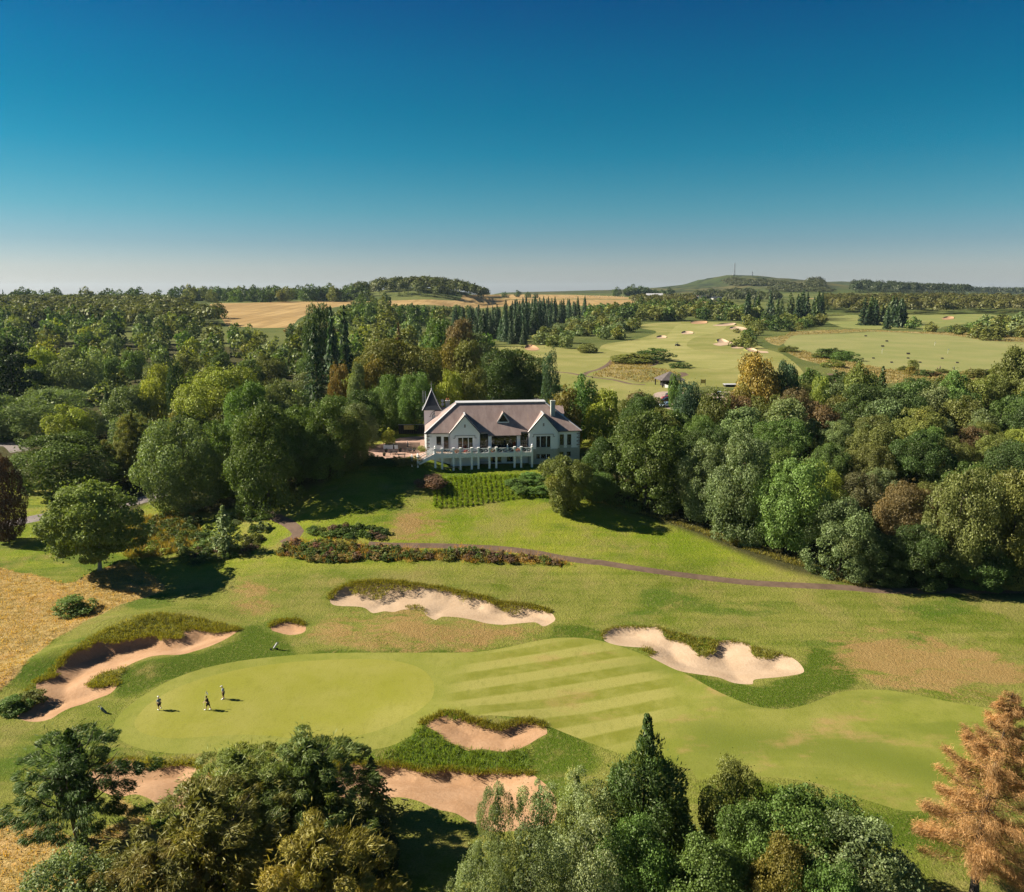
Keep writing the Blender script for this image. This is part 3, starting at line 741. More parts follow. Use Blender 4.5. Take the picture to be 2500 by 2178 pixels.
def trunk_mesh(name, top, r0, seed, mat, limbs=6, reach=.3, fork=1, lean=0.0, start=.3):
    r = np.random.default_rng(seed); parts = []
    for fk in range(fork):
        off = (np.array([.03, .0, 0]) * (fk - (fork - 1) / 2) * 2)
        path = [np.array([0, 0, -.03]) + off * .6]
        n = 7; bend = r.normal(size=2) * .02
        for i in range(1, n + 1):
            t = i / n
            path.append(np.array([bend[0] * math.sin(t * 3) + lean * t + off[0] * (1 + 2 * t), bend[1] * math.sin(t * 2.2), top * t]))
        rad = [r0 * 1.35] + [r0 * (1 - .8 * i / n) for i in range(1, n + 1)]
        parts.append(tube(path, rad, 8))
        for k in range(limbs):
            t = start + (.95 - start) * (k + r.random() * .6) / limbs
            i = min(int(t * n), n - 1); p = path[i] + (path[i + 1] - path[i]) * (t * n - i)
            a = k * 2.4 + r.random() * .8; ln = reach * r.uniform(.7, 1.1) * (1.15 - .6 * t)
            e = p + np.array([math.cos(a) * ln, math.sin(a) * ln, ln * r.uniform(.35, .8)])
            m = (p + e) / 2 + np.array([0, 0, -.1 * ln])
            rr = r0 * (1 - .75 * t) * .6
            parts.append(tube([p, m, e], [rr, rr * .7, rr * .25], 5))
    V, F = merge(parts)
    return mesh_np(name, V, F, mat, None, True)

def spruce(name, tiers, nb, per, leaf, seed, bare=.04, droop=.25, gap=0.0, width=.5, power=.9, aspect=.5):
    r = np.random.default_rng(seed); P, A, Nn, ti = [], [], [], []
    for k in range(tiers):
        t = (k + r.random() * .5) / tiers
        z0 = bare + (1 - bare) * t
        rad = width * (1 - t) ** power * r.uniform(.82, 1.12) + .012
        m = max(4, int(nb * (1 - .55 * t)))
        for j in range(m):
            if r.random() < gap: continue
            a = 2 * np.pi * (j + r.random() * .7) / m + k
            ln = rad * r.uniform(.7, 1.1); q = max(3, int(per * (.35 + ln / width)))
            s = np.linspace(.15, 1, q) + r.normal(size=q) * .04
            dz = -droop * ln * s ** 1.3 * .8 + .10 * ln * s ** 3
            side = r.normal(size=q) * .10 * ln * (1.1 - s * .7)
            x = np.cos(a) * ln * s - np.sin(a) * side; y = np.sin(a) * ln * s + np.cos(a) * side
            P.append(np.stack([x, y, z0 + dz + r.normal(size=q) * .006], 1))
            A.append(np.stack([np.cos(a) + r.normal(size=q) * .5, np.sin(a) + r.normal(size=q) * .5, np.full(q, -droop)], 1))
            Nn.append(unit(np.stack([r.normal(size=q) * .45, r.normal(size=q) * .45, np.full(q, 1.0)], 1) + .35 * np.stack([np.cos(a) * np.ones(q), np.sin(a) * np.ones(q), np.zeros(q)], 1)))
            ti.append(np.full(q, r.uniform(.75, 1.2)))
    P, A, Nn, ti = map(np.concatenate, (P, A, Nn, ti))
    n = len(P); size = leaf * r.uniform(.7, 1.3, n)
    V, F = quads(P, Nn, size * 1.5, size * aspect * 1.6, A, r)
    ti = ti * r.uniform(.8, 1.2, n)
    return mesh_np(name, V, F, M['leaf'], {'tint': ('FACE', np.stack([ti] * 3, 1)), 'warm': ('FACE', np.zeros(n))})

DOME = [(.10, .16), (.2, .36), (.34, .47), (.5, .5), (.66, .47), (.8, .38), (.9, .26), (1.0, .05)]
TALL = [(.06, .22), (.2, .40), (.4, .5), (.6, .46), (.78, .34), (.9, .2), (1.0, .03)]
WIDE = [(.12, .30), (.25, .46), (.42, .5), (.6, .47), (.78, .37), (.92, .2), (1.0, .04)]
SKIRT = [(.0, .40), (.15, .48), (.35, .5), (.55, .46), (.75, .35), (.9, .2), (1.0, .03)]
CONE = [(.0, .42), (.1, .5), (.3, .43), (.5, .33), (.7, .22), (.85, .13), (1.0, .02)]
SPIN = [(.05, .2), (.15, .38), (.35, .5), (.55, .46), (.75, .32), (.9, .16), (1.0, .02)]
ANV = [(.19, .24), (.28, .42), (.40, .5), (.58, .49), (.76, .40), (.9, .24), (1.0, .05)]

TM = {}
def kit(key, crowns, trunk): TM[key] = (crowns, trunk)
bk, pb = M['bark'], M['pale_bark']
kit('broad', [crown('crown', DOME, 34, .155, 9000, .036, seed=11), crown('crown', TALL, 36, .15, 9000, .036, seed=12),
              crown('crown', WIDE, 32, .16, 9000, .037, seed=13), crown('crown', SKIRT, 36, .15, 9500, .036, seed=14), crown('crown', DOME, 26, .18, 8500, .036, seed=15, lumps=.3)],
    trunk_mesh('trunk', .75, .024, 3, bk))
kit('hero', [crown('crown', SKIRT, 52, .13, 30000, .021, seed=21), crown('crown', DOME, 46, .135, 30000, .021, seed=22, lumps=.3), crown('crown', TALL, 50, .13, 26000, .021, seed=23), crown('crown', [(.03, .30), (.2, .44), (.38, .5), (.52, .42), (.66, .46), (.8, .33), (.93, .2), (1, .04)], 62, .115, 28000, .021, seed=24, lumps=.45)],
    trunk_mesh('trunk', .8, .022, 5, bk, 9))
kit('maple', [crown('crown', ANV, 60, .115, 26000, .024, seed=31, squash=.6, up=.6)], trunk_mesh('trunk', .8, .022, 6, pb, 8))
kit('birch', [crown('crown', TALL, 44, .11, 17000, .018, seed=41, lumps=.3, fill=.05, core=.4), crown('crown', SKIRT, 44, .10, 17000, .018, seed=42, lumps=.35, fill=.05, core=.4), crown('crown', TALL, 40, .12, 17000, .018, seed=43, lumps=.35, core=.4)],
    trunk_mesh('trunk', .93, .013, 8, pb, 10, .22))
kit('yew', [crown('crown', SKIRT, 120, .085, 30000, .026, .30, 1.1, seed=51, up=.9, squash=.40, lumps=.6, warm=.2), crown('crown', TALL, 120, .085, 30000, .026, .30, 1.1, seed=52, up=.9, squash=.38, lumps=.65, warm=.2)],
    trunk_mesh('trunk', .85, .024, 9, bk, 12, .4, 2))
kit('twin', [crown('crown', [(.24, .34), (.34, .5), (.5, .5), (.68, .42), (.84, .3), (.95, .16), (1, .03)], 120, .08, 22000, .024, .30, 1.1, seed=55, up=1.0, squash=.3, lumps=.5, core=.35)], trunk_mesh('trunk', .85, .026, 10, bk, 16, .45, 2))
kit('cypress', [crown('crown', [(0, .46), (.2, .48), (.36, .42), (.5, .33), (.62, .23), (.72, .16), (.84, .125), (.93, .09), (1, .04)], 130, .09, 34000, .019, .5, .7, seed=61, up=.3, droop=.05, lumps=.22), crown('crown', SPIN, 40, .13, 9000, .034, .5, .6, seed=62)], trunk_mesh('trunk', .9, .014, 11, bk, 0))
kit('lawn', [crown('crown', [(0, .20), (.12, .30), (.35, .33), (.5, .36), (.62, .48), (.78, .47), (.92, .32), (1, .08)], 60, .11, 22000, .026, .4, .7, seed=63, up=.5, warm=.1)], trunk_mesh('trunk', .9, .02, 21, bk, 0))
kit('column', [crown('crown', [(0, .4), (.2, .5), (.5, .5), (.75, .4), (.9, .25), (1, .04)], 30, .2, 6000, .042, seed=65)], trunk_mesh('trunk', .8, .03, 12, bk, 0))
kit('willow', [crown('crown', [(0, .46), (.2, .5), (.45, .49), (.65, .42), (.82, .3), (1, .05)], 40, .13, 16000, .026, .3, .8, seed=71, up=.1, droop=.03)], trunk_mesh('trunk', .7, .02, 13, bk, 6))
kit('cedar', [crown('crown', [(.05, .4), (.25, .5), (.5, .42), (.75, .28), (.9, .15), (1, .02)], 46, .13, 14000, .03, .5, .5, seed=75, up=1.0, squash=.35)], trunk_mesh('trunk', .95, .02, 14, bk, 12, .4))
kit('spruce', [spruce('crown', 28, 13, 11, .058, 81), spruce('crown', 26, 12, 11, .06, 82, gap=.08), spruce('crown', 26, 13, 10, .06, 83, width=.5, power=.7)], trunk_mesh('trunk', .95, .014, 15, bk, 0))
kit('oldfir', [spruce('crown', 30, 13, 18, .034, 85, .04, .3, .2, .5, 1.0)], trunk_mesh('trunk', .97, .014, 16, bk, 0))
kit('pine', [spruce('crown', 18, 9, 14, .075, 87, .03, -.4, .05, .5, 1.0, .35)], trunk_mesh('trunk', .97, .012, 17, bk, 0))
kit('bush', [crown('crown', [(0, .42), (.25, .5), (.55, .46), (.8, .32), (1, .06)], 22, .18, 2600, .062, seed=91), crown('crown', [(0, .42), (.25, .5), (.55, .44), (.8, .3), (1, .06)], 16, .22, 2400, .066, seed=92, lumps=.35), crown('crown', [(0, .46), (.3, .5), (.6, .42), (1, .06)], 26, .16, 3000, .056, seed=93, lumps=.4)], None)
kit('scrub', [crown('crown', [(0, .46), (.3, .5), (.6, .42), (1, .06)], 14, .2, 700, .10, seed=95, lumps=.4), crown('crown', [(0, .42), (.3, .5), (.65, .40), (1, .06)], 12, .22, 700, .10, seed=96, lumps=.3)], None)
kit('farbroad', [crown('tree', DOME, 16, .2, 1000, .09, seed=101), crown('tree', WIDE, 18, .19, 1000, .088, seed=102), crown('tree', SKIRT, 18, .19, 1000, .088, seed=103)], None)
kit('farfir', [spruce('tree', 17, 9, 7, .105, 105), spruce('tree', 16, 9, 7, .11, 106, power=.75), spruce('tree', 18, 9, 7, .105, 107, gap=.1)], None)

COLR = {'dark': (.040, .058, .020), 'mid': (.062, .088, .026), 'grey': (.095, .110, .058), 'olive': (.092, .092, .030), 'yellow': (.150, .155, .034),
        'bright': (.075, .115, .036), 'brown': (.115, .085, .045), 'orange': (.200, .128, .034), 'gold': (.170, .145, .034), 'copper': (.050, .030, .026), 'fir': (.024, .040, .024),
        'blue': (.042, .066, .046), 'black': (.020, .032, .018), 'pale': (.130, .145, .080), 'heath': (.120, .080, .060), 'pink': (.19, .10, .085), 'straw': (.28, .20, .085)}
KINDNAME = {'broad': 'broadleaf_tree', 'hero': 'broadleaf_tree', 'maple': 'maple_tree', 'birch': 'birch_tree', 'yew': 'yew_tree', 'twin': 'yew_tree', 'cypress': 'cypress_tree', 'lawn': 'yew_tree', 'column': 'cypress_tree',
            'willow': 'willow_tree', 'cedar': 'cedar_tree', 'spruce': 'spruce_tree', 'oldfir': 'fir_tree', 'pine': 'pine_tree', 'bush': 'bush', 'scrub': 'bush', 'farbroad': 'broadleaf_tree', 'farfir': 'spruce_tree'}
KINDCAT = {'bush': 'bush', 'scrub': 'bush'}
PLANTS = []   # x, y, radius

def vary(c, k=.12, r=random):
    f = 1 + r.uniform(-k, k) * 1.3
    return tuple(max(.004, v * f * g * (1 + r.uniform(-k, k) * .5)) for v, g in zip(c, (1.62, 1.78, 1.28) if c[1] > .95 * c[0] else (1.2, 1.15, .95))) + (1,)

def plant(kind, x, y, wid, hgt, col, label, group=None, var=None, rz=None, z=None, sink=.0, name=None, depth=None):
    crowns, trunk = TM[kind]
    v = random.randrange(len(crowns)) if var is None else var
    z = float(h(np.array([x]), np.array([y]))[0]) if z is None else z
    rz = random.uniform(0, 6.28) if rz is None else rz
    colr = vary(COLR[col] if isinstance(col, str) else col)
    nm = name or KINDNAME[kind]; cat = KINDCAT.get(kind, 'tree')
    sc = (wid, depth or wid, hgt)
    if trunk is None:
        o = link(nm, crowns[v]); o.location = (x, y, z - sink); o.rotation_euler.z = rz; o.scale = sc; o.color = colr
        tag(o, label, cat, group)
    else:
        o = empty(nm, (x, y, z - sink), rz); o.scale = sc
        tag(o, label, cat, group)
        c = link('crown', crowns[v], o); c.color = colr
        link('trunk', trunk, o)
    PLANTS.append((x, y, wid / 2))
    return o

def by_top(kind, px, py, wpx, Y, col, label, group=None, var=None, k=1.0, maxh=40, minh=1.0, rz=None, name=None):
    """a tree whose top shows at (px, py) of the 2057-wide photograph and stands Y metres away"""
    d = rays([(px / .8228, py / .8228)])[0]
    s = Y / d[1]; x = d[0] * s; zt = CAM_Z + d[2] * s
    zg = float(h(np.array([x]), np.array([Y]))[0])
    H = max(minh, min(maxh, (zt - zg) * k))
    return plant(kind, x, Y, wpx * 1.13 / 1543 * s, H, col, label, group, var, rz, None, 0, name)

def by_base(kind, bx, by, tx, ty, wpx, col, label, var=None, crown_up=0.0):
    """a tree whose trunk foot shows at (bx, by)"""
    Y = float(at([(bx / .8228, by / .8228)])[0][1])
    return by_top(kind, (bx + tx) / 2, ty, wpx, Y, col, label, None, var)

# ---- named trees, left wood (top x, top y, width in px, distance)
by_top('maple', 180, 962, 160, 125, (.085, .105, .03), 'lone round maple with a pale trunk standing on the tan grass at the left', rz=.4)
by_top('hero', -6, 905, 66, 138, 'copper', 'dark copper-red tree cut by the left edge beside the grey road', var=2)
by_top('hero', 128, 872, 190, 173, 'mid', 'wide dark dome-shaped tree behind the lone maple on the left', var=0)
by_top('willow', 95, 782, 160, 226, 'grey', 'grey-green willow dome standing at the far left of the wood')
by_top('cedar', 12, 672, 110, 250, 'black', 'very dark spreading cedar at the left edge above the willow')
by_top('broad', 78, 697, 60, 290, 'yellow', 'yellow-green tree just right of the dark cedar', var=1)
by_top('broad', 150, 697, 80, 290, 'pale', 'pale green loose-crowned tree above the willow', var=4)
by_top('broad', 254, 776, 72, 240, 'grey', 'small grey-green round tree right of the willow', var=0)
by_top('yew', 262, 820, 62, 176, 'olive', 'narrow olive tree in front of the wood beside the wide dark dome', var=1)
by_top('broad', 318, 732, 64, 245, 'yellow', 'yellow-green tree left of the narrow dark cypress', var=1)
by_top('column', 352, 726, 34, 235, 'black', 'narrow black-green cypress spire inside the left wood')
by_top('hero', 440, 730, 142, 225, 'yellow', 'big rounded yellow-green tree in the middle of the left wood', var=1)
by_top('hero', 356, 834, 138, 156, 'grey', 'tall grey-green tree at the front of the left wood over the brambles', var=2)
by_base('hero', 541, 1019, 515, 812, 128, 'mid', 'tall mid-green tree between the grey-green one and the shaded lawn', var=0)
by_base('hero', 600, 966, 585, 815, 92, 'mid', 'left of the two green trees with trunks standing beside the shaded lawn', var=1)
by_base('hero', 650, 958, 650, 805, 100, 'mid', 'right of the two green trees with trunks standing beside the shaded lawn', var=3)
by_base('hero', 694, 946, 702, 826, 72, 'olive', 'slim olive tree nearest the patio hedge', var=2)
by_top('hero', 725, 784, 82, 186, 'dark', 'very dark green round tree behind the patio', var=0)
by_top('hero', 790, 750, 80, 196, 'mid', 'left of the two tall green trees beside the clock tower', var=2)
by_top('hero', 832, 744, 70, 192, 'bright', 'bright green tall tree touching the clock tower', var=2)
by_top('hero', 800, 676, 130, 232, 'olive', 'large olive tree with a yellow top behind the patio trees', var=1)
by_top('broad', 748, 715, 60, 222, 'gold', 'golden yellow tree left of the large olive one', var=3)
by_top('cypress', 926, 634, 66, 285, 'brown', 'dead brown conical tree above the clubhouse roof', var=1)
by_top('farfir', 800, 650, 28, 300, 'brown', 'slim rust-brown dead conifer left of the brown conical tree')
by_top('broad', 882, 642, 54, 300, 'bright', 'bright green dome beside the brown conical tree', var=0)
by_top('broad', 905, 680, 70, 255, 'gold', 'yellowing tree below the brown conical tree', var=4)
by_top('broad', 940, 690, 60, 250, 'olive', 'dark olive tree right of the yellowing one behind the roof', var=2)
by_top('oldfir', 629, 646, 86, 235, 'fir', 'tall dark old fir rising above the left wood')
by_top('broad', 682, 733, 42, 222, 'orange', 'small orange tree right of the tall old fir', var=0)
by_top('broad', 716, 727, 32, 216, 'grey', 'slim grey-green tree between the orange and golden trees', var=1)
by_top('broad', 902, 742, 52, 192, 'yellow', 'yellow-green tree behind the clock tower chimney', var=1)
by_top('broad', 957, 737, 46, 194, 'olive', 'olive spindly tree behind the left end of the roof ridge', var=1)
by_top('hero', 1005, 703, 90, 222, 'dark', 'dark round tree left of the slim cypress behind the clubhouse', var=0)
by_top('hero', 1050, 698, 80, 226, 'dark', 'dark tree touching the slim cypress behind the clubhouse', var=1)
by_top('column', 1106, 706, 29, 208, 'blue', 'single blue-green cypress on the fairway edge behind the clubhouse')
by_top('broad', 1168, 752, 62, 182, 'bright', 'bright green bushy tree behind the right chimney', var=4)
by_top('broad', 1215, 780, 60, 178, 'yellow', 'small yellow-green tree right of the clubhouse roof', var=1)
by_top('broad', 1135, 775, 55, 176, 'gold', 'golden shrubby tree beside the right chimney', var=3)
by_top('hero', 1285, 785, 62, 172, 'dark', 'dark green tree between the clubhouse and the parked cars', var=1)
by_top('farfir', 690, 614, 34, 330, 'fir', 'left of the dark pines standing against the stubble field', 'dark pines against the stubble field')
by_top('farfir', 663, 616, 40, 335, 'fir', 'shorter dark pine at the edge of the stubble field', 'dark pines against the stubble field')
by_top('broad', 640, 612, 56, 350, 'dark', 'dark round tree at the corner of the stubble field', var=0)
for tx, ty, w_, Y_, c_, l_, v_ in ((432, 846, 86, 166, 'mid', 'mid-green tree wedged between the two tall front trees of the left wood', 3), (562, 826, 78, 180, 'dark', 'dark tree behind the gap left of the two trunked trees', 1), (302, 858, 78, 180, 'grey', 'grey-green tree behind the left flank of the tall grey-green front tree', 2),
                                 (500, 768, 96, 200, 'mid', 'rounded mid-green tree just right of the big yellow-green tree', 0), (570, 762, 88, 206, 'grey', 'grey-green tree below left of the tall old fir', 3), (672, 790, 66, 190, 'mid', 'mid-green tree below right of the tall old fir', 1), (248, 868, 60, 188, 'dark', 'dark tree right of the wide dark dome', 0)):
    by_top('hero', tx, ty, w_, Y_, c_, l_, var=v_)
# ---- trees on the lawn and right wood
by_top('lawn', 1136, 921, 88, 142, (.085, .088, .028), 'round bronze-topped evergreen on the lawn in front of the clubhouse', var=0, rz=1.0)
by_top('pine', 446, 1013, 62, 131, 'pale', 'young pale pine among the planting beside the path')
by_top('bush', 148, 1201, 66, 110.5, 'mid', 'round bush alone on the tan grass', var=0, name='bush')
by_top('hero', 1200, 945, 66, 146, 'bright', 'small bright green tree just right of the lawn evergreen', var=1)
by_base('hero', 1296, 1010, 1305, 830, 150, 'mid', 'large dark tree at the left end of the right-hand wood', var=0)
by_base('hero', 1412, 1046, 1424, 880, 92, 'grey', 'grey-green tree with foliage to the ground, second along the lawn edge', var=2)
by_base('hero', 1492, 1078, 1500, 872, 112, 'grey', 'tall grey-green tree in the middle of the lawn edge', var=0)
by_base('hero', 1598, 1106, 1590, 910, 118, (.075, .115, .038), 'bright green open-crowned ash with visible limbs in the right-hand wood', var=1)
by_base('hero', 1694, 1146, 1700, 1003, 124, 'grey', 'rounded grey-green tree where the path meets the right-hand wood', var=0)
by_top('hero', 1738, 946, 84, 138, (.088, .082, .040), 'brownish tree top behind the rounded grey-green one', var=2)
by_top('hero', 1836, 964, 96, 129, (.135, .105, .048), 'orange-brown topped tree in the right-hand wood', var=1)
by_base('hero', 1945, 1160, 1945, 935, 120, (.098, .108, .040), 'yellow-green tree near the right edge of the wood', var=2)
by_base('hero', 2050, 1162, 2045, 945, 120, 'olive', 'olive tree cut by the right edge above the path', var=0)
by_base('hero', 1862, 1166, 1850, 1055, 110, 'dark', 'low dark ivy-clad tree beside the path at the right', var=0)
by_base('hero', 1786, 1163, 1780, 1075, 84, 'dark', 'low dark shrubby tree where the path enters the shade', var=0)
by_base('hero', 1972, 1168, 1965, 1085, 110, 'dark', 'dark low tree overhanging the path at the right edge', var=0)
by_top('hero', 1600, 780, 70, 192, 'brown', 'reddish brown round tree in the right-hand wood below the autumn tree', var=1)
by_top('hero', 1728, 772, 90, 190, 'dark', 'left dark tree of the pair below the driving range', var=0)
by_top('hero', 1812, 775, 80, 188, 'dark', 'right dark tree of the pair below the driving range', var=1)
by_top('broad', 1922, 746, 50, 214, 'bright', 'bright green bush-like tree in front of the golfers on the range', var=0)
by_top('broad', 2040, 703, 62, 232, 'olive', 'dark olive round tree at the right edge of the driving range', var=2)
by_top('broad', 1522, 708, 76, 206, (.235, .165, .045), 'tall orange autumn tree beside the car park', var=1)
by_top('broad', 1490, 770, 50, 202, 'gold', 'low golden tree under the tall orange autumn tree', var=3)
by_top('broad', 1580, 724, 48, 206, 'blue', 'dark blue-green tree right of the orange autumn tree', var=1)
by_top('broad', 1650, 758, 34, 200, 'yellow', 'bright yellow-green small tree left of the curved path end', var=0)
by_top('pine', 1775, 733, 50, 204, 'dark', 'dark pine with flat sprays above the right-hand wood', rz=0)
by_top('broad', 1728, 728, 60, 210, 'olive', 'olive bushy tree left of the flat-sprayed pine', var=3)
by_top('broad', 1384, 768, 44, 200, 'blue', 'blue-green tree in front of the hip-roofed shelter', var=0)
by_top('broad', 1357, 752, 24, 228, 'bright', 'bright green tree touching the shelter roof', var=0)
by_top('broad', 1440, 778, 56, 186, 'olive', 'olive tree between the cars and the orange autumn tree', var=4)
# ---- foreground trees
by_top('twin', 135, 1455, 178, 62, 'dark', 'twin-stemmed dark feathery tree leaning over its own shadow at the lower left', rz=.9)
by_top('yew', 470, 1500, 175, 61, (.085, .095, .030), 'dark feathery tree in the left of the front clump', var=0)
by_top('yew', 615, 1478, 180, 61, (.070, .085, .028), 'tallest dark tree of the front clump below the green', var=1)
by_top('yew', 400, 1570, 250, 52, (.135, .122, .034), 'olive-bronze feathery tree at the front of the clump', var=0)
by_top('yew', 635, 1655, 225, 46, (.185, .160, .036), 'golden-tipped feathery tree at the bottom of the clump', var=1)
by_top('oldfir', 745, 1518, 120, 65, 'olive', 'slim drooping conifer standing before the orange bunker')
by_top('hero', 745, 1650, 90, 58, 'black', 'dark shaded tree under the slim drooping conifer', var=0)
by_top('hero', 150, 1725, 190, 49, 'grey', 'grey-green treetop at the bottom left corner', var=1)
by_top('yew', 300, 1700, 160, 48, (.13, .12, .034), 'low bronze treetop at the bottom beside the grey-green one', var=1)
by_top('birch', 1000, 1572, 78, 57, 'pale', 'slender pale birch at the left of the birch group', var=0)
by_top('birch', 1085, 1565, 95, 58, 'pale', 'second slender birch with a dark stem against the sand', var=1)
by_top('birch', 1160, 1545, 110, 58, 'pale', 'pale birch beside the tall cypress', var=2)
by_top('birch', 965, 1690, 105, 50, 'pale', 'low silvery birch at the bottom of the picture', var=2)
by_top('birch', 1060, 1665, 150, 50, 'grey', 'grey-green birch at the bottom centre', var=0)
by_top('birch', 1180, 1640, 150, 51, 'pale', 'leafy pale birch left of the cypress foot', var=2)
by_top('cypress', 1302, 1416, 190, 58, 'dark', 'tall dark cypress with a weeping tip rising over the fairway', var=0, rz=.3)
by_top('hero', 1482, 1524, 112, 58, 'olive', 'conical olive tree right of the tall cypress', var=2)
by_top('hero', 1620, 1582, 190, 55, 'mid', 'dark round tree in the front right clump', var=1)
by_top('hero', 1510, 1620, 150, 54, 'mid', 'mid-green tree under the conical olive one', var=0)
by_top('hero', 1580, 1685, 130, 49, 'gold', 'golden yellow treetop in the front right clump', var=0)
by_top('hero', 1740, 1668, 200, 50, 'grey', 'grey-green rounded tree at the right of the front clump', var=1)
by_top('hero', 1420, 1690, 170, 50, 'mid', 'dark green treetop at the bottom below the cypress', var=0)
by_top('hero', 1280, 1650, 150, 52, 'mid', 'mid-green treetop against the foot of the cypress', var=0)
by_top('hero', 1660, 1720, 120, 47, 'mid', 'leafy green treetop at the bottom right of the golden one', var=1)

# the dead larch: bare branches hung with fine rust-brown twigs
def dead_larch():
    r = np.random.default_rng(5)
    d = rays([(2034 / .8228, 1392 / .8228)])[0]; Y = 55.0; s = Y / d[1]
    xt, zt = d[0] * s, CAM_Z + d[2] * s
    b = at(T('G', [(1936, 1795)]))[0]
    x, y = (xt + b[0]) / 2 - .2, Y
    z = float(h(np.array([x]), np.array([y]))[0]); H = zt - z
    lean = xt - x
    root = empty('dead_larch_tree', (x, y, z))
    tag(root, 'dead rust-brown larch with bare twigs leaning at the lower right', 'tree')
    n = 12
    tp = [np.array([-.3 * math.sin(3.1 * i / n) * 1.2 + lean * (i / n) ** 1.2, .2 * math.sin(i * .5), H * i / n - (.4 if i == 0 else 0)]) for i in range(n + 1)]
    V, F = tube(tp, [.36 * (1 - .93 * i / n) + (.1 if i == 0 else 0) for i in range(n + 1)], 9)
    link('trunk', mesh_np('trunk', V, F, M['bark'], None, True), root)
    parts, P, A = [], [], []
    nb = 150
    for k in range(nb):
        t = .20 + .79 * (k + r.random()) / nb
        i = min(int(t * n), n - 1); p = tp[i] + (tp[i + 1] - tp[i]) * (t * n - i)
        a = k * 2.39996 + r.normal() * .6
        ln = (6.3 * (1 - t) ** .8 + .3) * r.uniform(.7, 1.1) * (.72 + .28 * min(1, (t - .15) / .15))
        rise = .28 if t > .5 else .05
        e = p + np.array([math.cos(a) * ln, math.sin(a) * ln, ln * (rise + r.normal() * .22)])
        m = (p + e) / 2 - np.array([0, 0, .14 * ln])
        parts.append(tube([p, m, e], [.045, .03, .008], 4))
        q = int(60 + ln * 190)
        ss = np.sqrt(r.random(q)) * .97 + .03
        c = ((1 - ss) ** 2)[:, None] * p + (2 * ss * (1 - ss))[:, None] * m + (ss ** 2)[:, None] * e
        side = r.normal(size=(q, 3)) * np.array([1, 1, .8]) * .38 * (.5 + ln / 5); side[:, 2] -= np.abs(r.normal(size=q)) * .22
        P.append(c + side * (1.15 - ss * .75)[:, None])
        A.append(np.array([math.cos(a), math.sin(a), -.5]) + r.normal(size=(q, 3)) * .55)
    V, F = merge(parts)
    link('branches', mesh_np('branches', V, F, M['bark'], None, True), root)
    P, A = np.concatenate(P), np.concatenate(A); q = len(P)
    V, F = quads(P, unit(r.normal(size=(q, 3)) + np.array([0, 0, .6])), r.uniform(.25, .6, q), .026, A, r)
    ti = r.uniform(.45, 1.3, q) * (1 + .35 * np.sin(P[:, 2] * 1.3) * np.sin(P[:, 0] * 1.7 + P[:, 1]))
    o = link('twigs', mesh_np('twigs', V, F, M['leaf'], {'tint': ('FACE', np.stack([ti] * 3, 1)), 'warm': ('FACE', np.zeros(q))}), root)
    o.color = (.47, .265, .105, 1); o['kind'] = 'stuff'
dead_larch()
# ------------------------------------------------------------------ solid builder
class MB:
    def __init__(s): s.v, s.f, s.mi = [], [], []
    def add(s, V, F, mi=0):
        o = len(s.v); s.v += [tuple(p) for p in V]; s.f += [tuple(i + o for i in f) for f in F]; s.mi += [mi] * len(F); return s
    def box(s, x0, x1, y0, y1, z0, z1, mi=0):
        return s.add([(x0, y0, z0), (x1, y0, z0), (x1, y1, z0), (x0, y1, z0), (x0, y0, z1), (x1, y0, z1), (x1, y1, z1), (x0, y1, z1)],
                     [(0, 3, 2, 1), (4, 5, 6, 7), (0, 1, 5, 4), (1, 2, 6, 5), (2, 3, 7, 6), (3, 0, 4, 7)], mi)
    def bar(s, a, b, w, d=None, mi=0):
        a, b = Vector(a), Vector(b); t = (b - a).normalized(); d = d or w
        r = t.cross(Vector((0, 0, 1)) if abs(t.z) < .95 else Vector((0, 1, 0))).normalized(); u = r.cross(t)
        V = [p + r * (i * w / 2) + u * (j * d / 2) for p in (a, b) for i, j in ((-1, -1), (1, -1), (1, 1), (-1, 1))]
        return s.add(V, [(0, 1, 2, 3), (7, 6, 5, 4), (0, 4, 5, 1), (1, 5, 6, 2), (2, 6, 7, 3), (3, 7, 4, 0)], mi)
    def tube(s, path, rad, k=10, mi=0, caps=True):
        V, F = tube(path, rad, k); n = len(path)
        F = [tuple(f) for f in F.tolist()]
        if caps: F += [tuple(range(k))[::-1], tuple((n - 1) * k + j for j in range(k))]
        return s.add(V.tolist(), F, mi)
    def ball(s, c, r, k=10, m=6, sq=1.0, mi=0):
        z = [math.cos(math.pi * i / m) for i in range(m + 1)]
        return s.tube([(c[0], c[1], c[2] + r * sq * q) for q in z], [max(.002, r * math.sqrt(max(0, 1 - q * q))) for q in z], k, mi)
    def prism(s, outline_xz, y0, y1, mi=0):
        n = len(outline_xz)
        V = [(x, y0, z) for x, z in outline_xz] + [(x, y1, z) for x, z in outline_xz]
        F = [tuple(range(n)), tuple(range(n, 2 * n))[::-1]] + [(i, i + n, (i + 1) % n + n, (i + 1) % n) for i in range(n)]
        return s.add(V, F, mi)
    def build(s, name, mat, parent=None, loc=None, smooth=False, rz=None):
        me = bpy.data.meshes.new(name); me.from_pydata(s.v, [], s.f)
        for m in (mat if isinstance(mat, (list, tuple)) else [mat]): me.materials.append(m)
        if any(s.mi): me.polygons.foreach_set('material_index', s.mi)
        if smooth: me.polygons.foreach_set('use_smooth', [True] * len(s.f))
        me.update()
        o = link(name, me, parent, loc)
        if rz is not None: o.rotation_euler.z = rz
        return o

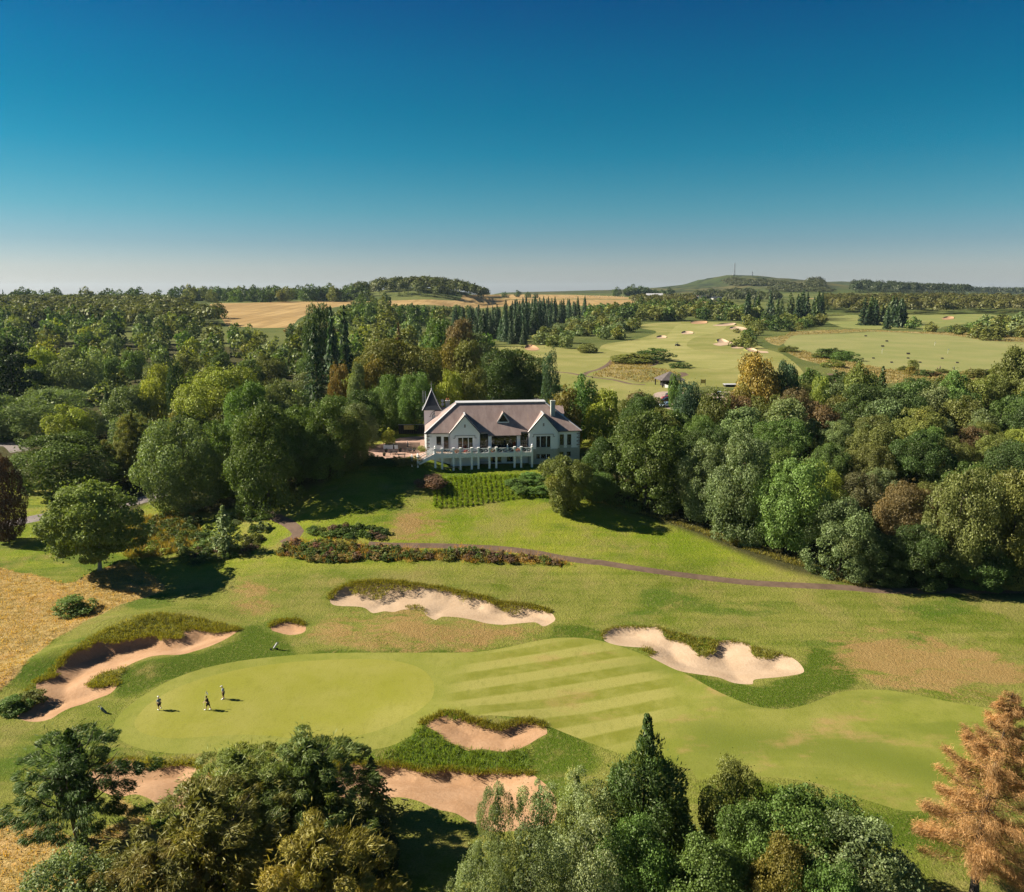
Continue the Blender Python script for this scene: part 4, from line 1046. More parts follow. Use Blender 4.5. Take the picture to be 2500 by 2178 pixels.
M['render'] = plain('white_render', (.86, .85, .83), .85, .2, var=.05, scale=.5)
M['stone'] = plain('grey_stone', (.40, .41, .36), .9, .1, var=.25, scale=3)
M['quoin'] = plain('quoin_stone', (.33, .27, .24), .9, .1, var=.2, scale=3)
M['white'] = plain('white_paint', (.80, .79, .76), .6, .3, var=.03)
M['lead'] = plain('ridge_lead', (.42, .41, .41), .6, .3, var=.08)
M['black'] = plain('black_paint', (.018, .018, .020), .5, .4)
M['frame'] = plain('dark_frame', (.05, .045, .04), .5, .4)
M['timber'] = plain('weathered_timber', (.27, .20, .15), .85, .1, var=.25, scale=4)
M['dark_timber'] = plain('dark_timber', (.035, .03, .028), .85, .1, var=.3, scale=4)
M['terracotta'] = plain('terracotta', (.42, .17, .08), .8)
M['yellow'] = plain('faded_yellow', (.56, .40, .12), .8)
M['steel'] = plain('galvanised_steel', (.35, .36, .37), .4, .5, .6)
M['glass'] = plain('window_glass', (.012, .015, .017), .04, .7, var=.1)
def roof_mat(name, a, b, mottle):
    t = NT(name, .85, .2); P = t.objco()
    f = t.noise(t.mapping(P, (.9, .35, .35)), 1.0, 5, .65)
    c = t.mix(t.rng(f, .3, .7), a, b)
    c = t.mix(t.rng(t.noise(t.mapping(P, (2.2, .25, .25)), 1.0, 3), .56, .75, 0, .6), c, mottle)
    row = t.n.new('ShaderNodeTexWave'); row.wave_type = 'BANDS'; row.bands_direction = 'Z'; row.inputs['Scale'].default_value = 1.25; t.l.new(P, row.inputs['Vector'])
    row.inputs['Distortion'].default_value = 1.5
    c = t.mix(t.math('MULTIPLY', row.outputs['Fac'], .22), c, tuple(v * .55 for v in a))
    t.color(c); t.bump(t.noise(P, 4, 4), .3, .05)
    return t.m
M['roof'] = roof_mat('roof_slate', (.235, .168, .150), (.318, .238, .212), (.34, .245, .165))
M['slate'] = roof_mat('dark_slate', (.035, .040, .050), (.055, .060, .070), (.06, .055, .05))

# ------------------------------------------------------------------ the clubhouse (u along the front, v to the back, w above the deck)
HZ = 16.3
house = empty('clubhouse', (-18.0, 159.1, HZ), math.radians(5.9))
tag(house, 'long white clubhouse with a red-brown hipped roof, two front gables and a raised deck', 'building')
BASE = -3.9

def wall_open(mb, u0, u1, w0, w1, v0, v1, ops, mi=0):
    us = sorted({u0, u1, *[o[0] for o in ops], *[o[1] for o in ops]}); us = [u for u in us if u0 <= u <= u1]
    for a, b in zip(us[:-1], us[1:]):
        cut = sorted([(o[2], o[3]) for o in ops if o[0] <= a + 1e-6 and o[1] >= b - 1e-6])
        z = w0
        for c0, c1 in cut:
            if c0 > z: mb.box(a, b, v0, v1, z, c0, mi)
            z = max(z, c1)
        if z < w1: mb.box(a, b, v0, v1, z, w1, mi)

def window(u0, u1, w0, w1, v, mull=(), name='window', fr=.07, matf=None, trans=(), sill=True, mw=.08):
    m = MB()
    for a, b in ((u0, u0 + fr), (u1 - fr, u1)): m.box(a, b, v + .10, v + .18, w0, w1)
    m.box(u0 + fr, u1 - fr, v + .10, v + .18, w0, w0 + fr); m.box(u0 + fr, u1 - fr, v + .10, v + .18, w1 - fr, w1)
    f = m.build(name, matf or M['frame'], house)
    MB().box(u0 + fr, u1 - fr, v + .14, v + .15, w0 + fr, w1 - fr).build('pane', M['glass'], f)
    for q in mull: MB().box(q - mw, q + mw, v + .06, v + .20, w0 + fr, w1 - fr).build('mullion', M['white'], f)
    for q in trans: MB().box(u0 + fr, u1 - fr, v + .09, v + .17, q - .03, q + .03).build('transom', matf or M['frame'], f)
    if sill: MB().box(u0 - .12, u1 + .12, v - .07, v + .1, w0 - .12, w0 - .002).build('sill', M['stone'], f)
    return f

G1, G2, GF = (4.95, 11.15), (21.65, 27.85), -.9
o_l = [(2.05, 3.05, 1.35, 3.15), (3.6, 4.62, 0, 3.05)]
o_g1 = [(6.6, 9.65, .55, 2.95)]
o_g2 = [(23.2, 26.25, .55, 2.95), (23.25, 26.2, -1.95, -.95)]
o_r = [(28.4, 29.3, .75, 3.1), (30.0, 30.9, .75, 3.1), (28.4, 29.3, -2.2, -.7), (29.95, 30.85, -1.7, -.7)]
m = MB()
wall_open(m, 0, G1[0], BASE, 3.9, 0, .3, o_l)
wall_open(m, G1[0], G1[1], BASE, 3.9, GF, GF + .3, o_g1)
m.box(G1[0], G1[0] + .3, GF + .3, 0, BASE, 3.9); m.box(G1[1] - .3, G1[1], GF + .3, .9, BASE, 3.9)
wall_open(m, G2[0], G2[1], .18, 3.9, GF, GF + .3, o_g2)
m.box(G2[0], G2[0] + .3, GF + .3, .9, .18, 3.9); m.box(G2[1] - .3, G2[1], GF + .3, 0, .18, 3.9)
wall_open(m, G2[1], 32.7, .18, 3.9, 0, .3, o_r)
m.box(0, .3, .3, 11.7, BASE, 3.9); m.box(32.4, 32.7, .3, 11.7, BASE, 3.9); m.box(.3, 32.4, 11.4, 11.7, BASE, 3.9)
for a, b in ((13.03, 13.72), (19.15, 19.87)): m.box(a, b, -.15, .55, 0, 3.6)
wall_open(m, G1[1], G2[0], BASE, -.02, 0, .3, [(17.0, 18.3, -2.6, -.9), (13.3, 15.8, -2.7, -.9)])
m.box(G1[1], G2[0], .9, 1.2, 3.0, 3.9)
for (a, b) in (G1, G2):
    mid = (a + b) / 2
    m.prism([(a, 3.9), (b, 3.9), (mid, 7.55)], GF, GF + .3)
m.build('wall', M['render'], house)
m = MB()
wall_open(m, G2[0], G2[1], BASE, .178, GF - .06, GF + .3, o_g2)
m.box(G2[0], G2[0] + .3, GF + .3, 0, BASE, .178)
wall_open(m, G2[1] + .001, 32.76, BASE, .178, -.06, .3, o_r)
m.build('stone_base', M['stone'], house)
MB().box(.31, 32.39, .9, 11.39, -.3, -.02).build('floor', M['timber'], house)

window(2.05, 3.05, 1.35, 3.15, 0); window(6.6, 9.65, .55, 2.95, GF, (7.55, 8.75)); window(23.2, 26.25, .55, 2.95, GF, (24.1, 25.4))
window(23.25, 26.2, -1.95, -.95, GF - .02, (24.1, 25.4)); window(28.4, 29.3, .75, 3.1, 0, trans=(2.0,)); window(30.0, 30.9, .75, 3.1, 0, trans=(2.0,))
window(28.4, 29.3, -2.2, -.7, 0); window(29.95, 30.85, -1.7, -.7, 0); window(17.0, 18.3, -2.6, -.9, 0); window(13.3, 15.8, -2.7, -.9, 0)
d_ = window(3.6, 4.62, .02, 3.05, 0, name='door', sill=False, trans=(2.2,))
MB().bar((4.45, .06, 1.0), (4.45, .06, 1.25), .03).build('handle', M['steel'], d_)
for a, b, ml in ((11.17, 13.01, (12.1,)), (13.74, 19.13, (15.0, 17.6)), (19.89, 21.63, (20.7,))):
    f = window(a, b, .02, 3.4, .45, name='glazed_screen', sill=False, trans=(2.5,))
    for q in ml: MB().box(q - .04, q + .04, .53, .66, .1, 3.32).build('mullion', M['frame'], f)
for mid in (8.05, 24.75):                                   # slit vents, hood moulds
    MB().box(mid - .17, mid + .17, GF - .012, GF + .02, 5.1, 5.75).build('vent', M['quoin'], house)
    k = MB()
    k.box(mid - 2.15, mid + 2.15, GF - .10, GF - .001, 3.32, 3.42)
    for s in (-1, 1):
        k.box(mid + s * 2.1 - .05, mid + s * 2.1 + .05, GF - .10, GF - .001, 2.9, 3.32)
        k.box(mid + s * 2.28 - .18, mid + s * 2.28 + .18, GF - .10, GF - .001, 2.8, 2.9)
    k.build('hood_mould', M['quoin'], house)
for i in range(9):                                          # corner stones
    for u0, sgn in ((0, 1), (32.7, -1)):
        L = .62 if i % 2 else .36
        a, b = sorted((u0 - sgn * .035, u0 + sgn * L))
        MB().box(a, b, -.035, .5, .25 + i * .40, .55 + i * .40).build('quoin', M['quoin'] if i % 2 else M['stone'], house)
w_ = MB().ball((.95, -.12, 3.05), .16); w_.build('wall_lamp', M['white'], house)
for u in (4.86, 11.25, 21.56, 27.95):                       # downpipes
    MB().tube([(u, -.08, BASE), (u, -.08, 3.85)], [.05, .05], 6).build('downpipe', M['lead'], house)

# main roof: hips, flat lead top, thin eaves
E0, TW = 3.93, 9.5
ev = [(-.38, -.38), (33.08, -.38), (33.08, 12.08), (-.38, 12.08)]
tp = [(6.6, 4.5), (25.7, 4.5), (25.7, 7.2), (6.6, 7.2)]
V = [(x, y, E0) for x, y in ev] + [(x, y, TW) for x, y in tp] + [(x, y, E0 - .14) for x, y in ev]
rf = MB().add(V, [(0, 1, 5, 4), (1, 2, 6, 5), (2, 3, 7, 6), (3, 0, 4, 7), (4, 5, 6, 7), (8, 9, 1, 0), (9, 10, 2, 1), (10, 11, 3, 2), (11, 8, 0, 3), (11, 10, 9, 8)])
sl = (TW - E0) / 4.88
rf.add([(12.95, -.37, E0 + .012), (19.95, -.37, E0 + .012), (19.95, -.95, E0 - .57 * sl), (12.95, -.95, E0 - .57 * sl), (12.95, -.37, E0 - .13), (19.95, -.37, E0 - .13), (19.95, -.95, E0 - .57 * sl - .14), (12.95, -.95, E0 - .57 * sl - .14)],
       [(0, 3, 2, 1), (4, 5, 6, 7), (3, 7, 6, 2), (0, 4, 7, 3), (1, 2, 6, 5)])
roof = rf.build('roof', M['roof'], house)
k = MB(); k.box(6.35, 25.95, 4.3, 7.4, TW - .02, TW + .16); k.build('ridge_cap', M['lead'], roof)
for a, b in ((0, 4), (1, 5), (2, 6), (3, 7)):
    MB().bar((V[a][0], V[a][1], V[a][2] + .05), (V[b][0], V[b][1], V[b][2] + .05), .34, .12).build('hip_cap', M['lead'], roof)
gut = MB(); gut.box(-.46, 4.7, -.50, -.385, E0 - .16, E0 - .02); gut.box(28.1, 33.16, -.50, -.385, E0 - .16, E0 - .02); gut.box(-.50, -.385, -.38, 12.1, E0 - .16, E0 - .02)
gut.build('gutter', M['frame'], roof)
for a, b in (G1, G2):
    mid = (a + b) / 2; e0, e1 = a - .22, b + .22; rz_ = 3.86; tz = 7.74
    k = MB()
    for s, e in ((-1, e0), (1, e1)):
        k.add([(e, GF - .16, rz_), (mid, GF - .16, tz), (mid, 4.2, tz), (e, 4.2, rz_), (e, GF - .16, rz_ - .15), (mid, GF - .16, tz - .17), (mid, 4.2, tz - .17), (e, 4.2, rz_ - .15)],
              [(0, 1, 2, 3), (7, 6, 5, 4), (0, 4, 5, 1), (3, 2, 6, 7), (0, 3, 7, 4)])
    gr = k.build('gable_roof', M['roof'], house)
    MB().bar((mid, GF - .16, tz + .03), (mid, 4.0, tz + .03), .3, .08).build('ridge_cap', M['lead'], gr)
    for s, e in ((-1, e0), (1, e1)):
        MB().bar((e, GF - .175, rz_ - .07), (mid, GF - .175, tz - .08), .035, .2).build('verge_board', M['frame'], gr)
        MB().bar((e, GF + .02, rz_ + .05), (mid, GF + .02, tz + .05), .34, .07).build('coping', M['white'], gr)
# triangular dormer
dm = (14.95, 17.7); dv, dw0, dw1 = 1.15, 5.75, 7.95; mid = sum(dm) / 2
k = MB()
for e in dm: k.add([(e, dv - .12, dw0), (mid, dv - .12, dw1), (mid, 3.6, dw1), (e, 3.6, dw0), (e, dv - .12, dw0 - .12), (mid, dv - .12, dw1 - .15), (mid, 3.6, dw1 - .15), (e, 3.6, dw0 - .12)],
                  [(0, 1, 2, 3), (7, 6, 5, 4), (0, 4, 5, 1), (3, 2, 6, 7), (0, 3, 7, 4)])
dorm = k.build('dormer', M['roof'], house)
k = MB()
k.bar((dm[0] + .1, dv, dw0 + .06), (mid, dv, dw1 - .16), .10, .22); k.bar((dm[1] - .1, dv, dw0 + .06), (mid, dv, dw1 - .16), .10, .22); k.box(dm[0] + .1, dm[1] - .1, dv - .05, dv + .05, dw0 - .08, dw0 + .10)
k.build('dormer_frame', M['white'], dorm)
MB().prism([(dm[0] + .15, dw0 + .02), (dm[1] - .15, dw0 + .02), (mid, dw1 - .2)], dv + .06, dv + .09).build('pane', M['glass'], dorm)
# clock tower
tw = MB().box(-.55, 2.95, 9.95, 13.45, BASE, 7.35)
tower = tw.build('clock_tower', M['render'], house)
ap = (1.2, 11.7, 11.75)
q0 = [(-.95, 9.55, 7.3), (3.35, 9.55, 7.3), (3.35, 13.85, 7.3), (-.95, 13.85, 7.3)]; q1 = [(-.35, 10.15, 8.25), (2.75, 10.15, 8.25), (2.75, 13.25, 8.25), (-.35, 13.25, 8.25)]
MB().add(q0 + q1 + [ap], [(3, 2, 1, 0)] + [(i, (i + 1) % 4, 4 + (i + 1) % 4, 4 + i) for i in range(4)] + [(4 + i, 4 + (i + 1) % 4, 8) for i in range(4)]).build('spire', M['slate'], tower)
k = MB()
for i in range(4): k.bar(q0[i], q1[i], .12, .05); k.bar(q1[i], ap, .12, .05)
k.tube([(1.2, 11.7, 11.4), (1.2, 11.7, 13.5)], [.06, .02], 6); k.bar((.9, 11.7, 12.9), (1.5, 11.7, 12.9), .05); k.ball((1.2, 11.7, 11.85), .16)
k.build('finial', M['lead'], tower)
ck = MB(); ck.add(*(lambda pts, n: (pts, [tuple(range(n))]))([(1.95 + .62 * math.cos(2 * math.pi * i / 24), 9.93, 5.9 + .62 * math.sin(2 * math.pi * i / 24)) for i in range(24)], 24))
clock = ck.build('clock', M['white'], tower)
ring = MB(); ring.tube([(1.95 + .66 * math.cos(t), 9.92, 5.9 + .66 * math.sin(t)) for t in np.linspace(0, 2 * math.pi, 29)], [.055] * 29, 6)
for i in range(12):
    t = i * math.pi / 6; ring.bar((1.95 + .47 * math.cos(t), 9.915, 5.9 + .47 * math.sin(t)), (1.95 + .56 * math.cos(t), 9.915, 5.9 + .56 * math.sin(t)), .05, .02)
ring.build('clock_rim', M['black'], clock)
hd = MB(); hd.bar((1.95, 9.90, 5.9), (1.80, 9.90, 6.2), .06, .02); hd.bar((1.95, 9.90, 5.9), (2.0, 9.90, 6.38), .045, .02); hd.build('clock_hands', M['black'], clock)
arch = MB(); arch.tube([(1.95 + 1.05 * math.cos(t), 9.88, 5.95 + 1.05 * math.sin(t)) for t in np.linspace(math.radians(10), math.pi, 16)] + [(.9, 9.88, 5.85), (.6, 9.88, 5.85)], [.06] * 18, 6)
arch.build('hood_mould', M['quoin'], tower)
# rear wings, chimneys, aerials
def wing(u0, u1):
    k = MB().box(u0, u1, 8.7, 12.4, 3.0, 6.35); wg = k.build('rear_wing', M['render'], house)
    MB().add([(u0 - .1, 8.4, 6.3), (u1 + .1, 8.4, 6.3), (u1 + .1, 10.5, 7.85), (u0 - .1, 10.5, 7.85), (u0 - .1, 12.6, 6.3), (u1 + .1, 12.6, 6.3)], [(0, 1, 2, 3), (3, 2, 5, 4), (0, 3, 4), (1, 5, 2), (0, 4, 5, 1)]).build('roof', M['roof'], wg)
wing(1.95, 6.2); wing(28.3, 30.7)
def chimney(u, v, w0, w1, s, pots):
    c = MB().box(u - s, u + s, v - s, v + s, w0, w1 - .25); c.box(u - s - .08, u + s + .08, v - s - .08, v + s + .08, w1 - .25, w1)
    c = c.build('chimney', M['stone'], house)
    for i in range(pots):
        x = u + (i - (pots - 1) / 2) * .4
        MB().tube([(x, v, w1), (x, v, w1 + .5)], [.15, .12], 8).build('chimney_pot', M['terracotta'] if pots > 1 else M['black'], c)
chimney(4.75, 11.6, 5, 9.2, .46, 2); chimney(27.2, 2.5, 5.5, 10.1, .45, 1)
k = MB(); k.tube([(3.6, 11.4, 6.8), (3.6, 11.4, 9.3)], [.04, .04], 6); k.tube([(3.6, 11.32, 9.2), (3.6, 11.2, 9.2)], [.28, .34], 12); k.tube([(3.6, 11.32, 8.4), (3.6, 11.2, 8.4)], [.3, .38], 12)
k.build('satellite_dish', M['lead'], house)
k = MB(); k.tube([(-.7, 12.6, 8.6), (-.7, 12.6, 11.2)], [.05, .05], 6); k.tube([(-.2, 13.2, 8.6), (-.2, 13.2, 11.2)], [.05, .05], 6); k.box(-.35, -.05, 13.05, 13.2, 9.2, 10.0)
k.build('aerial', M['lead'], house)

# raised deck
PU = [1.72, 3.14, 5.5, 6.94, 9.3, 10.7, 13.0, 14.45, 18.3, 19.7, 22.0]
DV = -3.2
deck = MB().box(1.45, 22.2, DV + .02, -.002, -.25, -.02)
deck.box(4.95, 11.15, DV + .3, GF - .002, -.019, 0.0)
deck = deck.build('balcony', M['timber'], house)
MB().box(1.4, 22.25, DV - .18, DV + .019, -.82, .06).build('fascia', M['white'], deck)
MB().box(1.4, 1.6, DV + .02, -.05, -.82, .06).build('fascia', M['white'], deck)
for i, u in enumerate(PU):
    end = i in (0, len(PU) - 1)
    k = MB().box(u - .2, u + .2, DV - .24, DV + .12, BASE, 1.18)
    k.box(u - .26, u + .26, DV - .30, DV + .18, 1.18, 1.28)
    if end: k.ball((u, DV - .06, 1.55), .24)
    k.build('balcony_post', M['white'], deck)
for a, b in zip(PU[:-1], PU[1:]):
    x0, x1 = a + .201, b - .201; k = MB(); y = DV - .06
    k.box(x0, x1, y - .05, y + .05, .95, 1.06); k.box(x0, x1, y - .05, y + .05, .10, .20)
    n = max(1, round((x1 - x0) / 1.15))
    for j in range(n):
        p, q = x0 + (x1 - x0) * j / n, x0 + (x1 - x0) * (j + 1) / n
        k.bar((p + .03, y, .2), (q - .03, y, .95), .07, .07)
        if (j + len(PU)) % 2 == 0 or n == 1: k.bar((p + .03, y + .002, .95), (q - .03, y + .002, .2), .066, .066)
        if j: k.box(p - .04, p + .04, y - .045, y + .045, .2, .95)
    k.build('railing', M['white'], deck)
for v in (-.6, -1.8): pass
# stairs down to the patio
st = MB()
n = 9; u_top, u_bot, w_bot = 1.45, -1.75, -1.62
for i in range(n):
    a = u_top + (u_bot - u_top) * i / n; b = u_top + (u_bot - u_top) * (i + 1) / n; w = (w_bot) * (i + 1) / n
    st.box(b, a, DV + .02, DV + 1.5, w - .06, w)
st = st.build('stair', M['timber'], house)
for y in (DV - .06, DV + 1.55):
    k = MB(); k.bar((u_top, y, -.35), (u_bot, y, w_bot - .30), .12, .72); k.build('stringer', M['white'], st)
    k = MB(); k.bar((u_top, y, .98), (u_bot, y, w_bot + .98), .09, .11); k.bar((u_top, y, .55), (u_bot, y, w_bot + .55), .06, .09)
    k.bar((-.1, y, w_bot * .48 + .1), (-.1, y, w_bot * .48 + .95), .08); k.build('handrail', M['white'], st)
for u, v in ((-1.9, DV - .06), (-1.9, DV + 1.55), (-3.1, DV + .3)):
    k = MB().box(u - .17, u + .17, v - .17, v + .17, BASE, w_bot + 1.15); k.box(u - .23, u + .23, v - .23, v + .23, w_bot + 1.15, w_bot + 1.24); k.ball((u, v, w_bot + 1.42), .17)
    k.build('newel_post', M['white'], st)
HM = house.matrix_basis.copy() if False else Matrix.Translation(house.location) @ Matrix.Rotation(math.radians(5.9), 4, 'Z')
def hw(u, v, w): return HM @ Vector((u, v, w))
HR = math.radians(5.9)
# ------------------------------------------------------------------ woods filled between the named trees
def G(pts): return [(x / .8228, y / .8228) for x, y in pts]
def poly_px(z, pts): return np.array(T(z, pts))
KEEP = [poly_px('G', [(862, 945), (1095, 948), (1215, 1000), (1330, 1048), (1480, 1100), (1640, 1162), (1780, 1190), (1400, 1190), (560, 1050), (700, 960)]),
        poly_px('G', [(845, 800), (875, 745), (925, 800), (1115, 795), (1165, 850), (1165, 945), (850, 945)]),
        poly_px('G', [(700, 890), (760, 880), (770, 850), (855, 850), (850, 938), (700, 935)]),
        poly_px('M', [(-150, 290), (640, 275), (860, 275), (700, 310), (540, 345), (350, 390), (325, 465), (-20, 462), (-110, 440), (-180, 380)]),
        poly_px('M', [(1080, 272), (2057, 272), (2057, 285), (1650, 300), (1080, 290)]),
        poly_px('N', [(640, 600), (960, 580), (1130, 530), (1330, 500), (1480, 430), (1560, 402), (1840, 402), (1900, 440), (1860, 540), (1960, 640), (1900, 860), (1500, 860), (1480, 900), (1340, 900), (1050, 900), (800, 860), (640, 740)]),
        poly_px('R', [(335, 580), (420, 500), (840, 485), (1560, 500), (1850, 545), (2057, 550), (2057, 590), (1920, 640), (1880, 770), (1300, 745), (1100, 735), (840, 690), (560, 640)]),
        poly_px('R', [(640, 375), (880, 365), (880, 440), (740, 440)]), poly_px('R', [(1400, 365), (1740, 352), (1700, 400), (1540, 420), (1440, 440)]),
        poly_px('V', [(160, 240), (600, 240), (560, 420), (500, 560), (480, 800), (200, 800), (200, 600), (250, 450)]),
        poly_px('G', [(270, 1000), (300, 1000), (300, 1020), (270, 1025)]), poly_px('G', [(30, 990), (110, 1000), (90, 1045), (30, 1045)]),
        poly_px('G', [(0, 880), (35, 880), (40, 920), (0, 925)]),
        poly_px('G', [(185, 842), (236, 842), (236, 870), (185, 870)]), poly_px('N', [(-30, 205), (60, 200), (60, 250), (-30, 262)]), poly_px('N', [(820, 215), (1140, 215), (1140, 250), (850, 262)])]
def clear_of_keep(x, y, z, wid, H, shrink=.85):
    w = wid / 2 * shrink
    P = [(x, y, z + H), (x - w * .6, y, z + H * .82), (x + w * .6, y, z + H * .82), (x - w, y, z + H * .5), (x + w, y, z + H * .5), (x, y, z + H * .35), (x, y, z + H * .65)]
    q = project(P)
    return not any(inside(q, k).any() for k in KEEP)

def near_plant(x, y, rad):
    return any(abs(a - x) < q + rad and (a - x) ** 2 + (b - y) ** 2 < (q * .50 + rad) ** 2 for a, b, q in PLANTS)
DEFER = []

def fill(base, spacing, chooser, cap=400, grow=0.0, tries=9000, blocked=True, shrink=.85):
    w = at(base)[:, :2]
    x0, y0 = w.min(0); x1, y1 = w.max(0)
    r = random.Random(len(base) * 31 + int(spacing * 10)); n = 0; mine = []
    for _ in range(tries):
        if n >= cap: break
        x, y = r.uniform(x0, x1), r.uniform(y0, y1)
        if not inside(np.array([[x, y]]), w)[0]: continue
        s = spacing + grow * y
        if any((x - a) ** 2 + (y - b) ** 2 < s * s for a, b in mine): continue
        c = chooser(r, x, y)
        if c is None: continue
        kind, wid, H, col, label, group = c
        if blocked and near_plant(x, y, wid * .22): continue
        z = float(h(np.array([x]), np.array([y]))[0])
        for _k in range(4):
            if clear_of_keep(x, y, z, wid, H, shrink): break
            H *= .78; wid *= .85
        else: continue
        mine.append((x, y)); n += 1
        if KINDNAME[kind] == 'broadleaf_tree':
            DEFER.append((kind, x, y, wid, H, col, group)); PLANTS.append((x, y, wid / 2))
        else: plant(kind, x, y, wid, H, col, label, group)
    return n

CW = {'dark': 'dark green', 'mid': 'mid green', 'grey': 'grey-green', 'olive': 'olive', 'yellow': 'yellow-green', 'bright': 'bright green', 'brown': 'brownish', 'pale': 'pale green', 'blue': 'blue-green', 'gold': 'golden', 'fir': 'dark', 'black': 'blackish green'}
def pick(r, opts): return r.choices([o[0] for o in opts], [o[1] for o in opts])[0]
MIXL = [('mid', 4), ('grey', 3.5), ('olive', 3), ('dark', 3), ('yellow', 1), ('pale', 1), ('brown', .3)]
MIXR = [('mid', 3.5), ('grey', 3), ('olive', 4), ('dark', 3), ('yellow', .4), ('brown', .5)]
def left_near(r, x, y):
    c = pick(r, MIXL); H = r.uniform(7.5, 12) + .007 * y; w = H * r.uniform(.72, 1.0)
    k = 'hero' if y < 185 else ('broad' if y < 430 else 'farbroad')
    if r.random() < .07 and y > 190: return ('spruce', H * .42, H * 1.15, 'fir', 'dark conifer among the broadleaf trees of the left-hand wood', 'conifers inside the left-hand wood')
    where = 'among the nearer trees of the left-hand wood' if y < 260 else 'deep in the left-hand wood below the stubble field'
    return (k, w, H, c, f'{CW[c]} broadleaf tree {where}', 'broadleaf trees of the left-hand wood')
n1 = fill(G([(-110, 890), (20, 925), (215, 925), (300, 965), (420, 985), (560, 968), (690, 930), (735, 890), (745, 850), (850, 815), (880, 790), (965, 785), (975, 718), (880, 690), (700, 672), (440, 668), (330, 655), (-130, 640)]), 6.4, left_near, 215, .013, 14000)
def right_near(r, x, y):
    c = pick(r, MIXR); H = r.uniform(8.5, 12.5); w = H * r.uniform(.75, 1.05)
    return ('hero' if y < 178 else 'broad', w, H, c, f'{CW[c]} broadleaf tree inside the right-hand wood', 'broadleaf trees of the right-hand wood')
n2 = fill(G([(1205, 975), (1290, 1022), (1400, 1062), (1560, 1125), (1700, 1160), (2150, 1178), (2260, 1000), (2200, 840), (2050, 812), (1900, 812), (1750, 812), (1640, 815), (1500, 815), (1420, 842), (1330, 850), (1240, 850), (1185, 880)]), 6.0, right_near, 95, .004, 9000)
def clump(kind, h0_, h1_, asp, mixc, label, group):
    def f(r, x, y):
        c = pick(r, mixc); H = r.uniform(h0_, h1_)
        return (kind, H * r.uniform(*asp), H, c, label, group)
    return f
n3 = fill(T('N', [(-40, 575), (40, 580), (450, 568), (480, 490), (640, 415), (840, 372), (850, 335), (500, 345), (300, 360), (-150, 420)]), 3.0, clump('spruce', 14.5, 23.5, (.36, .46), [('fir', 3), ('blue', 1), ('dark', .6)], 'dark spruce in the dense plantation behind the clubhouse', 'spruces of the dense plantation'), 150, .003, 9000)
n3b = fill(T('M', [(430, 500), (700, 520), (1000, 520), (1250, 470), (1480, 440), (1650, 430), (1750, 330), (1300, 345), (1080, 322), (880, 325), (700, 385), (500, 440)]), 9, clump('broad', 10, 16, (.75, 1.0), [('olive', 3), ('mid', 3), ('dark', 2), ('grey', 1)], 'tree between the stubble field and the plantation', 'broadleaf trees between the stubble field and the plantation'), 70, 0, 6000)
n4 = fill(T('N', [(480, 568), (640, 598), (780, 598), (965, 570), (1185, 490), (1190, 430), (1000, 400), (700, 430), (500, 500)]), 5.2, clump('broad', 6.0, 10.0, (1.0, 1.4), [('olive', 3), ('grey', 2), ('mid', 1)], 'rounded olive willow scrub tree between the plantation and the far fairway', 'rounded scrub trees along the far fairway'), 48, 0, 5000)
n5 = fill(T('N', [(845, 420), (1180, 400), (1320, 400), (1480, 398), (1560, 392), (1840, 400), (2057, 400), (2057, 340), (1840, 330), (1600, 310), (1200, 320), (850, 345)]), 7, clump('farbroad', 11, 16, (.9, 1.2), [('olive', 4), ('mid', 2), ('dark', 1)], 'olive tree in the belt at the far end of the fairway', 'trees in the belt beyond the far fairway'), 95, 0, 9000)
n6 = fill(T('R', [(10, 410), (120, 405), (330, 400), (600, 395), (620, 360), (300, 355), (0, 370)]), 7, clump('farfir', 20, 29, (.38, .5), [('fir', 3), ('dark', 2)], 'tall dark conifer in the clump beside the driving range', 'tall conifers beside the driving range'), 26, 0, 3000)
n7 = fill(T('R', [(885, 445), (1000, 452), (1190, 450), (1200, 400), (1000, 395), (880, 400)]), 6, clump('farfir', 17, 27, (.42, .55), [('fir', 2), ('dark', 2)], 'dark conifer in the clump standing behind the driving range', 'conifers behind the driving range'), 16, 0, 3000)
n8 = fill(T('R', [(20, 440), (200, 480), (420, 470), (640, 440), (700, 445), (720, 415), (400, 415), (20, 415)]) , 8, clump('farbroad', 6, 11, (1, 1.4), [('olive', 3), ('mid', 2), ('dark', 1)], 'low bushy tree along the left side of the driving range', 'bushy trees along the driving range'), 24, 0, 3000)
n9 = fill(T('R', [(1060, 475), (1420, 485), (1560, 480), (1700, 535), (1900, 530), (2100, 525), (2150, 440), (1800, 425), (1500, 448), (1100, 442)]), 9, clump('farbroad', 7, 13, (1, 1.4), [('olive', 3), ('mid', 2), ('grey', 1)], 'bushy tree in the hedge line behind the driving range', 'bushy trees behind the driving range'), 34, 0, 4000)
n10 = fill(T('N', [(1790, 560), (1900, 590), (2057, 600), (2057, 480), (1900, 470)]), 7, clump('broad', 4, 7, (1.2, 1.6), [('dark', 2), ('olive', 2), ('mid', 1)], 'dark gorse-like tree beside the white far bunkers', 'dark bushes beside the far bunkers'), 12, 0, 2000, True, .4)
